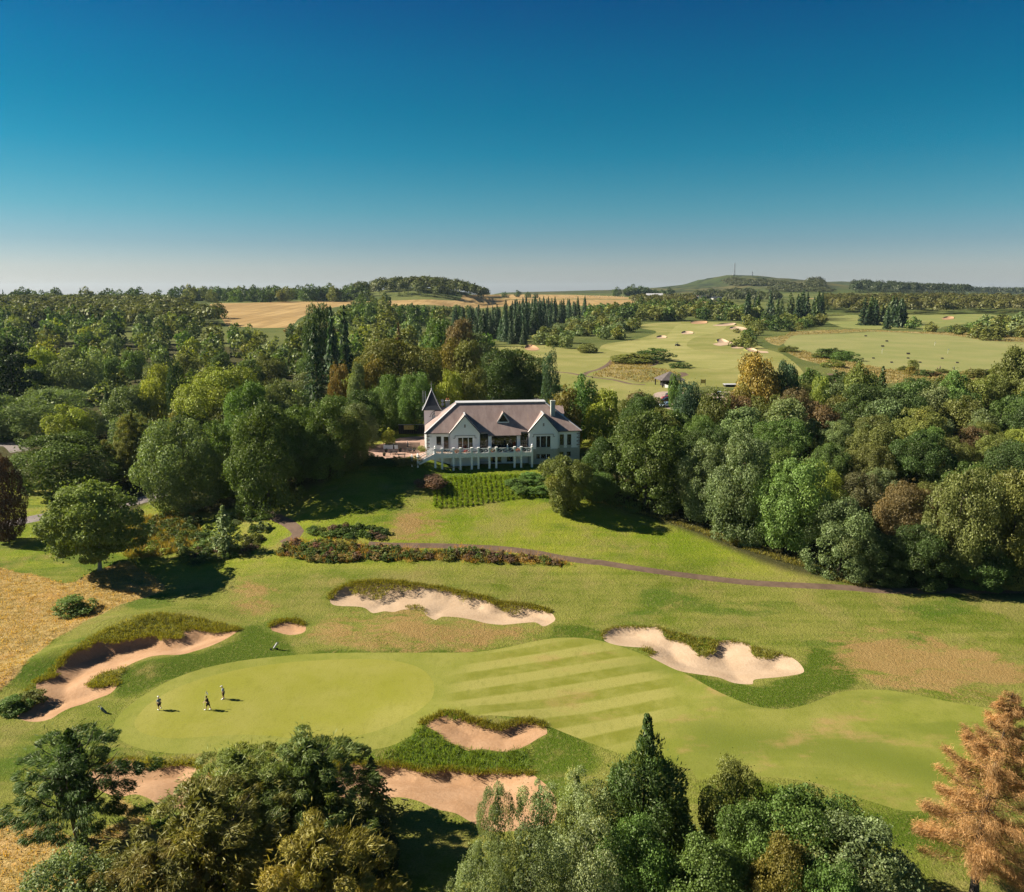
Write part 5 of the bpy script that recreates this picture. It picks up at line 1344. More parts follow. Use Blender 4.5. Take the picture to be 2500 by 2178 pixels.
# the trees that show largest become things of their own, the rest one far mass for each wood
LAND = [(178, 1050, 'the lone maple'), (128, 920, 'the wide dark dome tree'), (95, 830, 'the grey willow dome'), (18, 735, 'the very dark cedar'), (352, 790, 'the narrow blackish spire'), (440, 790, 'the big yellow-green tree'),
        (629, 720, 'the tall old fir'), (926, 680, 'the dead brown conical tree'), (682, 750, 'the small orange tree'), (800, 720, 'the large yellow-topped olive tree'), (480, 630, 'the stubble field'), (865, 820, 'the clock tower'),
        (1285, 870, 'the large dark tree by the clubhouse'), (1345, 760, 'the hip-roofed shelter'), (1522, 750, 'the orange autumn tree'), (1600, 810, 'the reddish brown tree'), (1590, 980, 'the bright green ash'), (1836, 1010, 'the orange-topped tree'),
        (1945, 1000, 'the yellow-green tree at the wood edge'), (1500, 940, 'the tall grey-green lawn-edge tree'), (1775, 750, 'the flat-sprayed pine'), (1922, 760, 'the bright bush before the golfers'), (1750, 700, 'the driving range'), (1350, 650, 'the far fairway'),
        (1106, 735, 'the slim blue-green cypress'), (1060, 640, 'the spruce plantation'), (150, 720, 'the pale loose-crowned tree'), (748, 745, 'the golden yellow tree'), (356, 920, 'the tall grey-green front tree'), (254, 800, 'the small round grey tree')]
ORD = ['nearest', 'second nearest', 'third nearest', 'fourth nearest', 'fifth nearest', 'sixth nearest', 'seventh nearest', 'eighth nearest']
def auto_labels(items):
    out = {}; cell = {}
    hs = sorted(i[4] for i in items)
    for n_, (kind, x, y, wid, H, col, grp_) in enumerate(items):
        z = float(h(np.array([x]), np.array([y]))[0]); q = project([(x, y, z + H * .75)])[0] * .8228
        L = min(LAND, key=lambda l: math.hypot(l[0] - q[0], (l[1] - q[1]) * 1.4)); dx, dy = q[0] - L[0], q[1] - L[1]
        a = math.degrees(math.atan2(-dy, dx)) % 360
        rel = ['right of', 'above right of', 'above', 'above left of', 'left of', 'below left of', 'below', 'below right of'][int((a + 22.5) // 45) % 8]
        s = 'tall ' if H > hs[int(len(hs) * .7)] else ('low ' if H < hs[int(len(hs) * .3)] else '')
        key = f"{s}{CW.get(col, 'green')} tree {rel} {L[2]}"
        cell.setdefault(key, []).append((math.hypot(dx, dy), n_))
    for key, v in cell.items():
        v.sort()
        for k, (_, n_) in enumerate(v): out[n_] = key if len(v) == 1 else key + f', {ORD[min(k, 7)]} it'
    return out
DEFER.sort(key=lambda t: -t[4] / t[2])
NIND = 300 - sum(1 for o in bpy.data.objects if o.name.split('.')[0] == 'broadleaf_tree') - 84
own, rest = DEFER[:NIND], DEFER[NIND:]
labs = auto_labels(own)
for n_, (kind, x, y, wid, H, col, grp_) in enumerate(own): plant(kind, x, y, wid, H, col, labs[n_], grp_)
def bake(name, items, label):
    Vs, Fs, Ts, Ws, o = [], [], [], [], 0
    src = []
    for me in TM['farbroad'][0]:
        n = len(me.vertices); v = np.empty(n * 3, np.float32); me.vertices.foreach_get('co', v)
        t = np.empty(len(me.polygons) * 4, np.float32); me.attributes['tint'].data.foreach_get('color', t)
        w = np.empty(len(me.polygons), np.float32); me.attributes['warm'].data.foreach_get('value', w)
        q4 = v.reshape(-1, 4, 3)[::2]; q4 = q4.mean(1, keepdims=True) + (q4 - q4.mean(1, keepdims=True)) * 1.38
        src.append((q4.reshape(-1, 3), t.reshape(-1, 4)[::2, :3], w[::2]))
    for kind, x, y, wid, H, col, grp_ in items:
        v, t, w = random.choice(src); a = random.uniform(0, 6.28); z = float(h(np.array([x]), np.array([y]))[0])
        c, s = math.cos(a) * wid, math.sin(a) * wid
        Vs.append(np.stack([v[:, 0] * c - v[:, 1] * s + x, v[:, 0] * s + v[:, 1] * c + y, v[:, 2] * H + z], 1)); Ts.append(t * np.array(vary(COLR[col])[:3])); Ws.append(w)
    V = np.concatenate(Vs)
    ob = link(name, mesh_np(name, V, np.arange(len(V)).reshape(-1, 4), M['leaf'], {'tint': ('FACE', np.concatenate(Ts)), 'warm': ('FACE', np.concatenate(Ws))}))
    ob.color = (1, 1, 1, 1); tag(ob, label, 'woodland', None, 'stuff')
lw = [t for t in rest if 'left' in (t[6] or '')]; ow = [t for t in rest if 'left' not in (t[6] or '')]
if lw: bake('background_woodland', lw, 'mass of farther trees deep in the left-hand wood below the stubble field')
if ow: bake('background_woodland', ow, 'mass of small far trees in the belts around the far fairway and range')
# skyline trees
SKY = [(x, 606 + random.uniform(-3, 2)) for x in np.linspace(350, 728, 48)]
for x, y in SKY:
    p = at(G([(x, y)]))[0]
    H = random.uniform(16, 21)
    plant('farbroad', p[0], p[1] + random.uniform(0, 25), H * random.uniform(.8, 1.1), H, pick(random, [('dark', 3), ('mid', 1), ('olive', 1)]), 'dark round tree in the skyline row above the stubble field', 'skyline row above the stubble field')
for x in np.linspace(-30, 345, 30):
    p = at(G([(x, 610 + random.uniform(-3, 6))]))[0]
    f = random.random() < .25; H = random.uniform(12, 19)
    plant('farfir' if f else 'farbroad', p[0], p[1], H * (.35 if f else 1.0), H, 'fir' if f else pick(random, [('dark', 3), ('mid', 1), ('olive', 1)]), 'conifer on the skyline left of the stubble field' if f else 'round tree on the skyline left of the stubble field', 'skyline trees left of the stubble field')
for x, y, H, l in ((1040, 597, 14, 'skyline'), (1015, 598, 13, 'skyline'), (1060, 598, 13, 'skyline'), (1075, 599, 11, 'skyline')):
    p = at(G([(x, y)]))[0]; plant('farbroad', p[0], p[1], H * 1.1, H, 'dark', 'round tree in the small skyline clump right of the wooded hill', 'small skyline clump')
for x, y, H in ((1238, 584, 19), (1262, 588, 20), (1272, 588, 24), (1288, 589, 23), (1280, 592, 18), (1300, 592, 18), (1345, 591, 18), (1315, 592, 15), (1330, 592, 14)):
    p = at(G([(x, y + 3)]))[0]
    Y = min(p[1], 1750.0); X = (x / .8228 - CX) / FPX * Y * cp
    plant('farbroad', X, Y, H * 1.15, H, 'dark', 'lone round tree on the green rise left of the farm' if x < 1250 else 'dark round tree around the far farm', None if x < 1250 else 'trees around the far farm')

def wood_mass(name, items, label, quadn=260, col=(.05, .07, .03), seed=3):
    """a far wood read as one mass: many small crowns in one mesh"""
    r = np.random.default_rng(seed); Vs, Ts, Cs = [], [], []
    for x, y, wid, H, fir in items:
        z = float(h(np.array([x]), np.array([y]))[0])
        n = quadn
        d = unit(r.normal(size=(n, 3))); d[:, 2] = np.abs(d[:, 2]) * 1.1 - .15
        if fir:
            t = r.random(n) ** .7; a = r.random(n) * 6.283
            P = np.stack([np.cos(a) * .5 * t, np.sin(a) * .5 * t, 1 - t], 1)
        else:
            lump = 1 + .16 * np.sin(d[:, 0] * 7 + x) * np.sin(d[:, 1] * 6 + y) + r.normal(size=n) * .05
            P = np.stack([d[:, 0] * .5 * lump, d[:, 1] * .5 * lump, .48 + d[:, 2] * .5 * lump], 1)
        Nn = unit(d + r.normal(size=(n, 3)) * .4 + np.array([0, 0, .3]))
        P = P * np.array([wid, wid, H]) + np.array([x, y, z])
        V, F = quads(P, Nn, wid * .17 * r.uniform(.7, 1.3, n), wid * .13, None, r)
        Vs.append(V); tt = r.uniform(.7, 1.3) * r.uniform(.8, 1.2, n); Ts.append(np.stack([tt, tt * r.uniform(.92, 1.08), tt], 1))
    V = np.concatenate(Vs)
    me = mesh_np(name, V, np.arange(len(V)).reshape(-1, 4), M['leaf'], {'tint': ('FACE', np.concatenate(Ts)), 'warm': ('FACE', np.zeros(len(V) // 4))})
    o = link(name, me); o.color = (col[0] * 1.5, col[1] * 1.3, col[2] * .8, 1)
    return tag(o, label, 'woodland', None, 'stuff')
def scatter(base, n, wr, hr, fir=0.0, r=None):
    w = at(base)[:, :2] if not isinstance(base, np.ndarray) else base
    r = r or random.Random(n); out = []
    x0, y0 = w.min(0); x1, y1 = w.max(0); g = 0
    while len(out) < n and g < n * 60:
        g += 1
        x, y = r.uniform(x0, x1), r.uniform(y0, y1)
        if inside(np.array([[x, y]]), w)[0]:
            H = r.uniform(*hr); f = r.random() < fir; wid = r.uniform(*wr) * (.45 if f else 1)
            z = float(h(np.array([x]), np.array([y]))[0])
            if clear_of_keep(x, y, z, wid, H, .7): out.append((x, y, wid, H, f))
    return out
wood_mass('far_woodland', scatter(G([(-110, 662), (330, 660), (440, 655), (440, 640), (352, 616), (-110, 612)]), 640, (12, 18), (10, 15), .08), 'distant mixed wood rising to the left skyline', 130, (.062, .078, .032), 5)
xs_ = (np.array([730, 968, 975, 720]) - 1028.5) / 1543 * 1180
wood_mass('hill_wood', scatter(np.array([[xs_[0], 1120], [xs_[1], 1120], [xs_[2] * 1.15, 1420], [xs_[3] * 1.15, 1420]]), 300, (13, 18), (15, 20), .25), 'rounded wooded hill on the skyline behind the clubhouse', 170, (.050, .066, .030), 6)
wood_mass('far_woodland', scatter(T('R', [(560, 352), (900, 352), (1300, 345), (1800, 340), (2200, 335), (2200, 262), (1500, 252), (900, 258), (600, 262)]), 430, (12, 18), (12, 17), .05), 'distant wood in a band behind the driving range', 170, (.066, .074, .032), 7)
wood_mass('far_plantation', scatter(np.array([[(.5 * (1695 + 1695) - 1028.5) / 1543 * 1850, 1850], [(1930 - 1028.5) / 1543 * 1850, 1850], [(1925 - 1028.5) / 1543 * 2150, 2150], [(1700 - 1028.5) / 1543 * 2150, 2150]]), 330, (16, 24), (20, 26), .4), 'dark plantation strip on the right skyline under the brown hill', 110, (.028, .042, .028), 8)
wood_mass('far_plantation', scatter(np.array([[(1925 - 1028.5) / 1543 * 2600, 2600], [(2200 - 1028.5) / 1543 * 2600, 2600], [(2200 - 1028.5) / 1543 * 3000, 3000], [(1925 - 1028.5) / 1543 * 3000, 3000]]), 260, (22, 30), (18, 26), .4), 'long dark wood along the far right skyline', 110, (.030, .044, .032), 9)
wood_mass('far_woodland', scatter(T('N', [(1150, 255), (1560, 245), (1600, 250), (1600, 300), (1500, 320), (1200, 315)]) + [], 150, (11, 16), (10, 14), .05), 'distant olive wood below the far farm', 170, (.066, .074, .030), 10)
wood_mass('far_woodland', scatter(T('X', [(1230, 345), (1450, 330), (1680, 320), (2057, 360), (2057, 420), (1700, 410), (1240, 380)]), 110, (14, 20), (12, 18), .15), 'dark far trees in front of the mast hill', 150, (.036, .048, .026), 11)
hillscrub = scatter(T('X', [(1515, 190), (1600, 168), (1850, 200), (1870, 240), (1640, 246), (1540, 218)]), 130, (12, 24), (5, 9), 0) + scatter(T('R', [(-40, 112), (60, 100), (200, 108), (400, 128), (480, 140), (360, 152), (200, 142), (60, 142), (-60, 132)]), 150, (12, 24), (5, 9), 0) + \
    scatter(T('R', [(180, 168), (330, 152), (480, 142), (620, 152), (700, 186), (560, 190), (300, 188)]), 190, (12, 22), (5, 9), 0) + scatter(T('R', [(490, 150), (520, 118), (600, 122), (622, 160), (600, 172), (520, 170)]), 90, (14, 22), (14, 20), .5)
wood_mass('gorse_scrub', hillscrub, 'dark gorse scrub patch on the mast hill', 60, (.040, .050, .028), 12)

# ------------------------------------------------------------------ shrubs and planting
def shrub_at(z, x, y, w, H, col, label, group=None, kind='bush', var=None):
    p = at(T(z, [(x, y)]))[0]
    return plant(kind, p[0], p[1], w, H, col, label, group, var)
shrub_at('H', 485, 905, 6.2, 2.2, 'heath', 'low grey-brown shrub at the top left of the planted bank')
for i, (x, y) in enumerate([(1130, 900), (1200, 880), (1270, 885), (1340, 890), (1170, 950), (1250, 955), (1330, 960), (1400, 945), (1230, 850), (1310, 850)]):
    shrub_at('H', x, y, random.uniform(3.0, 3.9), random.uniform(1.0, 1.5), 'bright', 'bright green shrub in the clump at the right of the planted bank', 'bright shrubs on the bank')
for i, (x, y) in enumerate([(230, 905), (300, 905), (370, 900), (440, 905), (500, 895), (560, 900), (610, 890), (170, 915), (265, 870), (430, 865)]):
    shrub_at('N', x, y, random.uniform(4.5, 6.5), random.uniform(2, 3.2), pick(random, [('olive', 3), ('heath', 1), ('mid', 1)]), 'low gorse bush behind the clubhouse roof', 'gorse bushes behind the clubhouse')
shrub_at('N', 1310, 665, 17, 5.5, 'dark', 'isolated dark wide bush on the far fairway', var=2)
shrub_at('N', 1165, 690, 20, 4.5, 'olive', 'bushy mound beside the curving path on the far course', var=1)
shrub_at('N', 1500, 728, 9, 2.6, 'dark', 'small dark bush above the hip-roofed shelter')
shrub_at('N', 840, 620, 11, 5, 'olive', 'olive bush where the path meets the scrub trees')
for x, y, w, H, c in ((640, 660, 14, 5, 'dark'), (700, 665, 13, 5.5, 'dark'), (780, 680, 12, 5, 'bright'), (600, 660, 9, 3, 'olive'), (680, 725, 10, 3.5, 'olive'), (370, 615, 11, 3.5, 'olive')):
    shrub_at('R', x, y, w, H, c, 'bush in the tan strip between the far fairway and the driving range', 'bushes in the tan strip', 'bush')
for x, y, w, H, c in ((1255, 745, 5.5, 4.5, 'olive'), (1245, 780, 5, 3.6, 'gold'), (1340, 790, 6.5, 2.8, 'dark'), (1190, 750, 5, 2.2, 'olive'), (1470, 765, 6, 1.8, 'olive'), (1400, 790, 6, 2.2, 'brown'), (1720, 800, 9, 3.6, 'olive'), (1800, 800, 8, 3.2, 'olive')):
    shrub_at('R', x, y, w, H, c, 'low bush in the tan strip in front of the driving range', 'bushes in front of the driving range', 'bush')
for x, y, w, H in ((95, 1500, 3.4, 1.7), (60, 1490, 2.6, 1.5), (205, 1440, 3.0, 1.4)):
    shrub_at('A', x, y, w, H, 'mid' if x < 150 else 'olive', {95: 'largest dark bush at the lower tip of the big curved bunker', 60: 'outermost bush at the lower tip of the big curved bunker', 205: 'olive bush overhanging the sand near the bunker tip'}[x], 'bushes at the bunker tip')
for i, (x, y) in enumerate([(-10, 700), (30, 720), (-60, 760), (20, 780), (60, 830), (-30, 830), (-70, 690), (50, 690)]):
    pass
# patio hedge
for i in range(13):
    t = i / 12
    p = at(T('P', [(-30 + 1480 * t, 1265 + 10 * math.sin(i))]))[0]
    plant('bush', p[0], p[1], 2.9, 1.7 + .3 * math.sin(i * 1.7), 'dark' if i < 9 else 'olive', 'dark clipped hedge shrub below the front edge of the patio', 'hedge below the patio')
shrub_at('P', 1590, 950, 1.9, 1.3, 'olive', 'clipped round bush at the foot of the deck stairs')
shrub_at('P', 840, 790, 3.0, 3.8, 'yellow', 'weeping yellow-green shrub beside the patio trellis')
shrub_at('P', 380, 1130, 2.8, 1.6, 'dark', 'dark low shrub at the left front corner of the patio')

# heather beds: individual shrubs
BED = outline('B', [(70, 535), (90, 480), (190, 430), (260, 440), (380, 430), (500, 450), (700, 468), (900, 488), (1100, 498), (1250, 480), (1500, 510), (1700, 530), (1850, 568), (1935, 600), (1900, 612), (1750, 595), (1500, 583), (1300, 583), (1100, 570), (900, 578), (750, 574), (600, 572), (420, 590), (250, 578), (170, 555)], .8)
BED2 = outline('B', [(240, 380), (290, 345), (450, 325), (700, 345), (800, 405), (760, 445), (640, 445), (480, 435), (330, 425)], .8)
BED3 = outline('A', [(730, 450), (830, 330), (900, 290), (1180, 265), (1240, 340), (1230, 440), (1100, 508), (900, 555), (800, 548), (760, 500)], .8)
BED4 = outline('A', [(1150, 550), (1250, 480), (1450, 470), (1600, 430), (1700, 300), (1560, 230), (1700, 330), (1640, 480), (1560, 540), (1300, 590), (1190, 580)], .8)
def bed(poly, n, wr, hr, mixc, label, group, kind='scrub', sp=.8):
    r = random.Random(n); x0, y0 = poly.min(0); x1, y1 = poly.max(0); got = []
    for _ in range(n * 40):
        if len(got) >= n: break
        x, y = r.uniform(x0, x1), r.uniform(y0, y1)
        if sdf(np.array([[x, y]]), poly, 3)[0] < .25 or any((x - a) ** 2 + (y - b) ** 2 < sp * sp for a, b in got): continue
        got.append((x, y)); w = r.uniform(*wr); c = pick(r, mixc)
        lb = label.format({'heath': 'brown-purple', 'pink': 'pink-flowered', 'straw': 'straw-coloured'}.get(c, CW.get(c, 'green')))
        plant(kind, x, y, w, r.uniform(*hr), c, lb, group)
bed(BED, 125, (1.1, 2.6), (.6, 1.4), [('heath', 1.6), ('pink', .6), ('mid', 2), ('olive', 4), ('straw', 1), ('dark', 1)], '{} shrub in the long planting bed below the lawn', 'shrubs of the long planting bed', sp=.9)
bed(BED2, 24, (1.3, 2.6), (.5, 1.2), [('dark', 2), ('mid', 2), ('olive', 2), ('heath', 1)], '{} shrub in the shaded bed above the long planting bed', 'shrubs of the shaded bed', sp=1.1)
bed(BED3, 42, (1.6, 3.0), (.8, 1.8), [('olive', 3), ('yellow', 1), ('grey', 2), ('mid', 1)], '{} bramble shrub in the rough bed right of the lone maple', 'shrubs of the bramble bed', sp=1.3)
bed(BED4, 26, (1.2, 2.2), (.5, 1.1), [('heath', 2), ('olive', 3), ('mid', 1)], '{} shrub around the young pale pine', 'shrubs around the young pine', sp=1.0)

BED5 = outline('G', [(300, 1052), (380, 1040), (470, 1032), (530, 1040), (545, 1070), (520, 1098), (485, 1118), (420, 1136), (372, 1142), (345, 1126), (330, 1090)], .8)
bed(BED5, 46, (1.6, 3.2), (.8, 2.0), [('dark', 3), ('mid', 3), ('olive', 2), ('grey', 1)], '{} loose shrub under the trees between the maple and the path', 'loose shrubs under the trees', sp=1.3)

# ------------------------------------------------------------------ grass built as blades: lips, bank rows, long grass
M['blade'] = leaf_mat('grass_blade', .42)
def tufts(name, P, height, spread, blades, wid, col, label, colvar=.25, warm=.0, seed=1, parent=None, lean=.6):
    r = np.random.default_rng(seed); P = np.asarray(P, float); n = len(P) * blades
    B = np.repeat(P, blades, 0); hh = height * r.uniform(.6, 1.3, n) * np.repeat(r.uniform(.7, 1.25, len(P)), blades)
    off = r.normal(size=(n, 2)) * spread * .45
    B = B + np.concatenate([off, np.zeros((n, 1))], 1)
    dirv = unit(np.concatenate([off / (spread + 1e-6) * lean + r.normal(size=(n, 2)) * .35, np.ones((n, 1))], 1))
    side = unit(np.cross(dirv, r.normal(size=(n, 3)))) * (wid * r.uniform(.7, 1.3, n))[:, None] * .5
    tip = B + dirv * hh[:, None]; midp = B + dirv * hh[:, None] * .55
    V = np.stack([B - side * .7, midp - side, tip, midp + side], 1).reshape(-1, 3)
    ti = np.repeat(r.uniform(1 - colvar, 1 + colvar, len(P)), blades) * r.uniform(.8, 1.2, n)
    wa = np.clip(np.repeat(r.normal(size=len(P)) * .35 + warm, blades) + r.normal(size=n) * .1, 0, 1)
    me = mesh_np(name, V, np.arange(n * 4).reshape(n, 4), M['blade'], {'tint': ('FACE', np.stack([ti] * 3, 1)), 'warm': ('FACE', wa)})
    o = link(name, me, parent); o.color = (col[0] * 2.5, col[1] * 2.1, col[2] * 1.4, 1); o['kind'] = 'stuff'
    if label: o['label'] = label
    return o
def on_ground(poly, dens, seed=0, fn=None):
    r = np.random.default_rng(seed + 5); x0, y0 = poly.min(0); x1, y1 = poly.max(0)
    n = int((x1 - x0) * (y1 - y0) * dens)
    q = np.stack([r.uniform(x0, x1, n), r.uniform(y0, y1, n)], 1)
    q = q[inside(q, poly)]
    return q
def with_z(q): return np.concatenate([q, h(q[:, 0], q[:, 1])[:, None]], 1)

for key, (o, poly, s, no) in LIPS.items():
    r = np.random.default_rng(len(key)); k = np.nonzero(s > .3)[0]
    big = key in ('left', 'long', 'front', 'pot', 'small')
    m = 26
    idx = r.choice(k, len(k) * m)
    amp = np.abs(np.sin(np.arange(len(poly)) * .45) + .5 * np.sin(np.arange(len(poly)) * 1.13)) * (.55 if big else .28)
    q = poly[idx] + no[idx] * (r.uniform(-.9, .75, len(idx)) * np.where(r.random(len(idx)) < .5, amp[idx], .45))[:, None] + r.normal(size=(len(idx), 2)) * .15
    z = h(q[:, 0], q[:, 1]) - .05
    tufts('turf_lip', np.concatenate([q, z[:, None]], 1), .40 if big else .15, .26 if big else .16, 6, .05, (.078, .086, .022), None, .4, .3, 3, o)
PATCH = {'left': [('A', [(1000, 1060), (980, 1020), (1060, 1000), (1140, 985), (1140, 1050), (1100, 1060), (1060, 1045), (1010, 1065)]), ('A', [(555, 1320), (600, 1285), (660, 1255), (745, 1235), (790, 1222), (760, 1270), (735, 1335), (700, 1322), (640, 1330), (575, 1338)]),
                  ('A', [(240, 1300), (380, 1180), (470, 1100), (620, 1010), (800, 930), (1000, 890), (1250, 920), (1480, 975), (1485, 998), (1300, 995), (1140, 980), (1000, 1020), (800, 1045), (610, 1055), (530, 1100), (450, 1125), (375, 1200), (330, 1280), (250, 1310), (160, 1400), (150, 1380)])],
         'long': [('B', [(520, 712), (620, 697), (760, 695), (900, 706), (990, 722), (940, 745), (880, 760), (800, 750), (740, 785), (720, 805), (660, 810), (625, 785), (560, 788), (525, 755)]), ('B', [(1130, 742), (1260, 770), (1420, 806), (1430, 826), (1350, 815), (1290, 800), (1270, 828), (1230, 825), (1215, 795), (1175, 778)]), ('B', [(1430, 825), (1600, 837), (1740, 867), (1790, 892), (1700, 880), (1620, 872), (1570, 905), (1510, 895), (1450, 860)]), ('B', [(870, 868), (900, 845), (960, 845), (1005, 875), (1010, 905), (985, 885), (940, 872)])],
         'right': [('C', [(472, 778), (560, 800), (640, 815), (715, 830), (712, 860), (690, 885), (645, 893), (600, 862), (580, 842), (490, 818)]), ('C', [(865, 855), (930, 868), (990, 885), (930, 904), (872, 890)]), ('C', [(380, 862), (430, 865), (445, 882), (415, 890)])],
         'pot': [('E', [(1060, 245), (1180, 262), (1195, 300), (1130, 310), (1080, 290)]), ('E', [(900, 330), (1025, 400), (1150, 480), (1300, 505), (1450, 515), (1610, 480), (1620, 650), (1560, 655), (1400, 645), (1250, 655), (1190, 640), (1060, 622), (960, 640), (850, 620), (700, 592), (590, 590), (640, 520), (800, 440)])],
         'corner': [('D', [(840, 395), (1000, 395), (1250, 395), (1250, 440), (1150, 424), (1000, 440), (880, 440)])]}
for key, L in PATCH.items():
    Q = [on_ground(outline(z, p, .6), 13, i) for i, (z, p) in enumerate(L)]
    q = np.concatenate(Q)
    tufts('bank_grass', with_z(q), .42, .30, 7, .06, (.082, .090, .022) if key != 'pot' else (.060, .098, .018), f'lush long grass on the bank of the {key} bunker' if key != 'long' else 'lush grass tufts along the upper bunker lip', .35, .12, 11)
# planted bank with rows running down the slope
bank = outline('H', [(470, 905), (590, 850), (850, 825), (1100, 820), (1400, 828), (1425, 930), (1400, 990), (1100, 1012), (800, 1062), (520, 1075), (510, 980)], .8)
q = on_ground(bank, 40, 9)
ph = (q[:, 0] * .9945 + q[:, 1] * .10) / 1.0
q = q[np.abs((ph % 1) - .5) < .20 + rng.normal(size=len(q)) * .04]
tufts('bank_planting', with_z(q), .50, .18, 5, .10, (.072, .118, .018), 'rows of young planting running down the bank below the clubhouse', .3, .1, 13)
# tan long grass, left rough and lower-left
for i, p in enumerate(TAN):
    q = on_ground(p, 5.5, 20 + i); q = q[(np.abs(q[:, 0]) < .72 * q[:, 1] + 8) & (q[:, 1] > 44)]
    tufts('long_grass', with_z(q), .30, .45, 4, .07, (.165, .120, .055), 'tan long grass in the rough at the left' if i == 0 else 'tan long grass under the twin-stemmed tree', .3, .1, 30 + i, lean=1.2)
edge = outline('C', [(120, 215), (300, 240), (450, 290), (600, 330), (750, 375), (900, 430), (1050, 475), (1200, 520), (1300, 575), (1400, 598), (1300, 590), (1150, 530), (950, 470), (750, 400), (600, 345), (430, 290), (280, 250)], .8)
big_edge = smooth_closed(edge, 1.0)
q = on_ground(edge, 10, 40)
tufts('undergrowth', with_z(q), .5, .5, 7, .08, (.080, .086, .030), 'reddish and green undergrowth along the edge of the right-hand wood', .4, .35, 41)
q = on_ground(BED, 2.2, 42)
tufts('tall_grass', with_z(q), .95, .3, 9, .05, (.17, .115, .045), 'straw-coloured tall grasses between the bed shrubs', .25, .1, 43, lean=.9)
q = on_ground(BED3, 3.5, 44)
tufts('tall_grass', with_z(q), .9, .35, 8, .08, (.095, .082, .03), 'tall weeds among the bramble shrubs', .35, .1, 45, lean=.9)
for i, p in enumerate(TANROUGH):
    q = on_ground(p, .45 if i < 2 else .2, 50 + i)
    tufts('fescue_tufts', with_z(q), .8, 1.0, 6, .22, (.105, .092, .048), None, .35, -.4, 51 + i, lean=1.0)
# ------------------------------------------------------------------ patio furniture
def patio_pt(x, y): return at(T('P', [(x, y)]))[0]
def picnic_table(label, x, y, rz, parasol):
    p = patio_pt(x, y); root = empty('picnic_table', p, rz); tag(root, label, 'picnic table', 'picnic tables on the patio')
    for i in range(5): MB().box(-.85, .85, -.36 + i * .145, -.23 + i * .145, .71, .75).build('plank', M['dark_timber'], root)
    for s in (-1, 1): MB().box(-.85, .85, s * .72 - .13, s * .72 + .13, .42, .46).build('bench', M['dark_timber'], root)
    for e in (-.6, .6):
        for s in (-1, 1): MB().bar((e, s * .22, .70), (e, s * .78, 0), .07, .09).build('leg', M['dark_timber'], root)
        MB().bar((e, -.82, .40), (e, .82, .40), .05, .08).build('cross_beam', M['dark_timber'], root)
    if parasol:
        q = empty('parasol', p); tag(q, 'closed dark parasol standing through the ' + parasol, 'parasol', 'closed parasols on the patio')
        MB().tube([(0, 0, .02), (0, 0, 2.5)], [.025, .025], 8).build('pole', M['steel'], q)
        MB().tube([(0, 0, 1.15), (0, 0, 1.5), (0, 0, 2.1), (0, 0, 2.48)], [.20, .19, .13, .03], 10).build('canopy', M['black'], q, smooth=True)
picnic_table('dark picnic table nearest the patio hedge', 1130, 1090, .2, None)
picnic_table('dark picnic table with a closed parasol on the left', 950, 1020, -.1, 'left picnic table')
picnic_table('dark picnic table with a closed parasol beside the trellis', 1270, 970, .1, 'picnic table beside the trellis')
picnic_table('dark picnic table nearest the deck stairs', 1370, 985, .3, None)
def planter(label, x, y):
    p = patio_pt(x, y); root = empty('planter', p); tag(root, label, 'planter', 'black patio planters')
    MB().tube([(0, 0, 0), (0, 0, .62)], [.24, .36], 4).build('tub', M['black'], root, rz=.78)
    o = link('foliage', TM['scrub'][0][0], root, (0, 0, .5)); o.scale = (.6, .6, .4); o.color = (*COLR['dark'], 1)
for lb, x, y in (('black planter at the back left of the patio', 775, 975), ('black planter in the middle row left of the tables', 730, 1065), ('front left black planter by the hedge', 665, 1160), ('black planter behind the left picnic table', 1095, 965), ('black planter against the trellis by the deck', 1415, 950)):
    planter(lb, x, y)
p = patio_pt(880, 890); root = empty('raised_bed', p, HR); tag(root, 'white rendered raised bed with yellow flowers at the trellis end', 'raised bed')
MB().box(-1.6, 1.6, -.5, .5, 0, .85).build('wall', M['render'], root)
o = link('foliage', TM['scrub'][0][1], root, (0, 0, .8)); o.scale = (2.8, .9, .5); o.color = (*COLR['yellow'], 1)
def trellis(label, x0, x1, y, hgt, slats, mat='timber'):
    a, b = patio_pt(x0, y), patio_pt(x1, y); L = float(np.hypot(*(b - a)[:2])); root = empty('slatted_fence', a, math.atan2(b[1] - a[1], b[0] - a[0])); tag(root, label, 'fence')
    nb = max(1, int(L / 1.8))
    for i in range(nb + 1): MB().box(i * L / nb - .05, i * L / nb + .05, .03, .13, 0, hgt + .05).build('post', M[mat], root)
    for i in range(slats):
        z = .08 + (hgt - .1) * i / slats
        MB().box(0, L, -.02, .02, z, z + (hgt / slats) * .72).build('slat', M[mat], root)
trellis('left slatted timber fence panel at the back of the patio', 985, 1210, 895, 1.5, 10)
trellis('right slatted timber fence panel nearest the clubhouse', 1320, 1545, 895, 1.5, 10)
trellis('narrow pale gate panel between the two slatted fences', 1225, 1300, 897, 1.45, 9)
a = patio_pt(1060, 560); b = patio_pt(1650, 560)
root = empty('terrace_screen', a, HR); tag(root, 'dark timber screen wall behind the upper terrace', 'screen wall'); L = float(np.hypot(*(b - a)[:2]))
for i in range(14): MB().box(i * L / 14, (i + 1) * L / 14 - .03, 0, .08, 0, 2.3).build('board', M['dark_timber'], root)
MB().box(-.1, L + .1, -.05, .14, 2.31, 2.42).build('coping', M['lead'], root)
p = a + (b - a) * .39; bn = empty('banner', (p[0] + .1, p[1] - .12, p[2] + 1.15), HR); tag(bn, 'faded yellow banner board hung on the dark screen wall', 'banner')
MB().box(-1.25, 1.25, -.02, .02, -.0, 1.1).build('board', M['yellow'], bn)
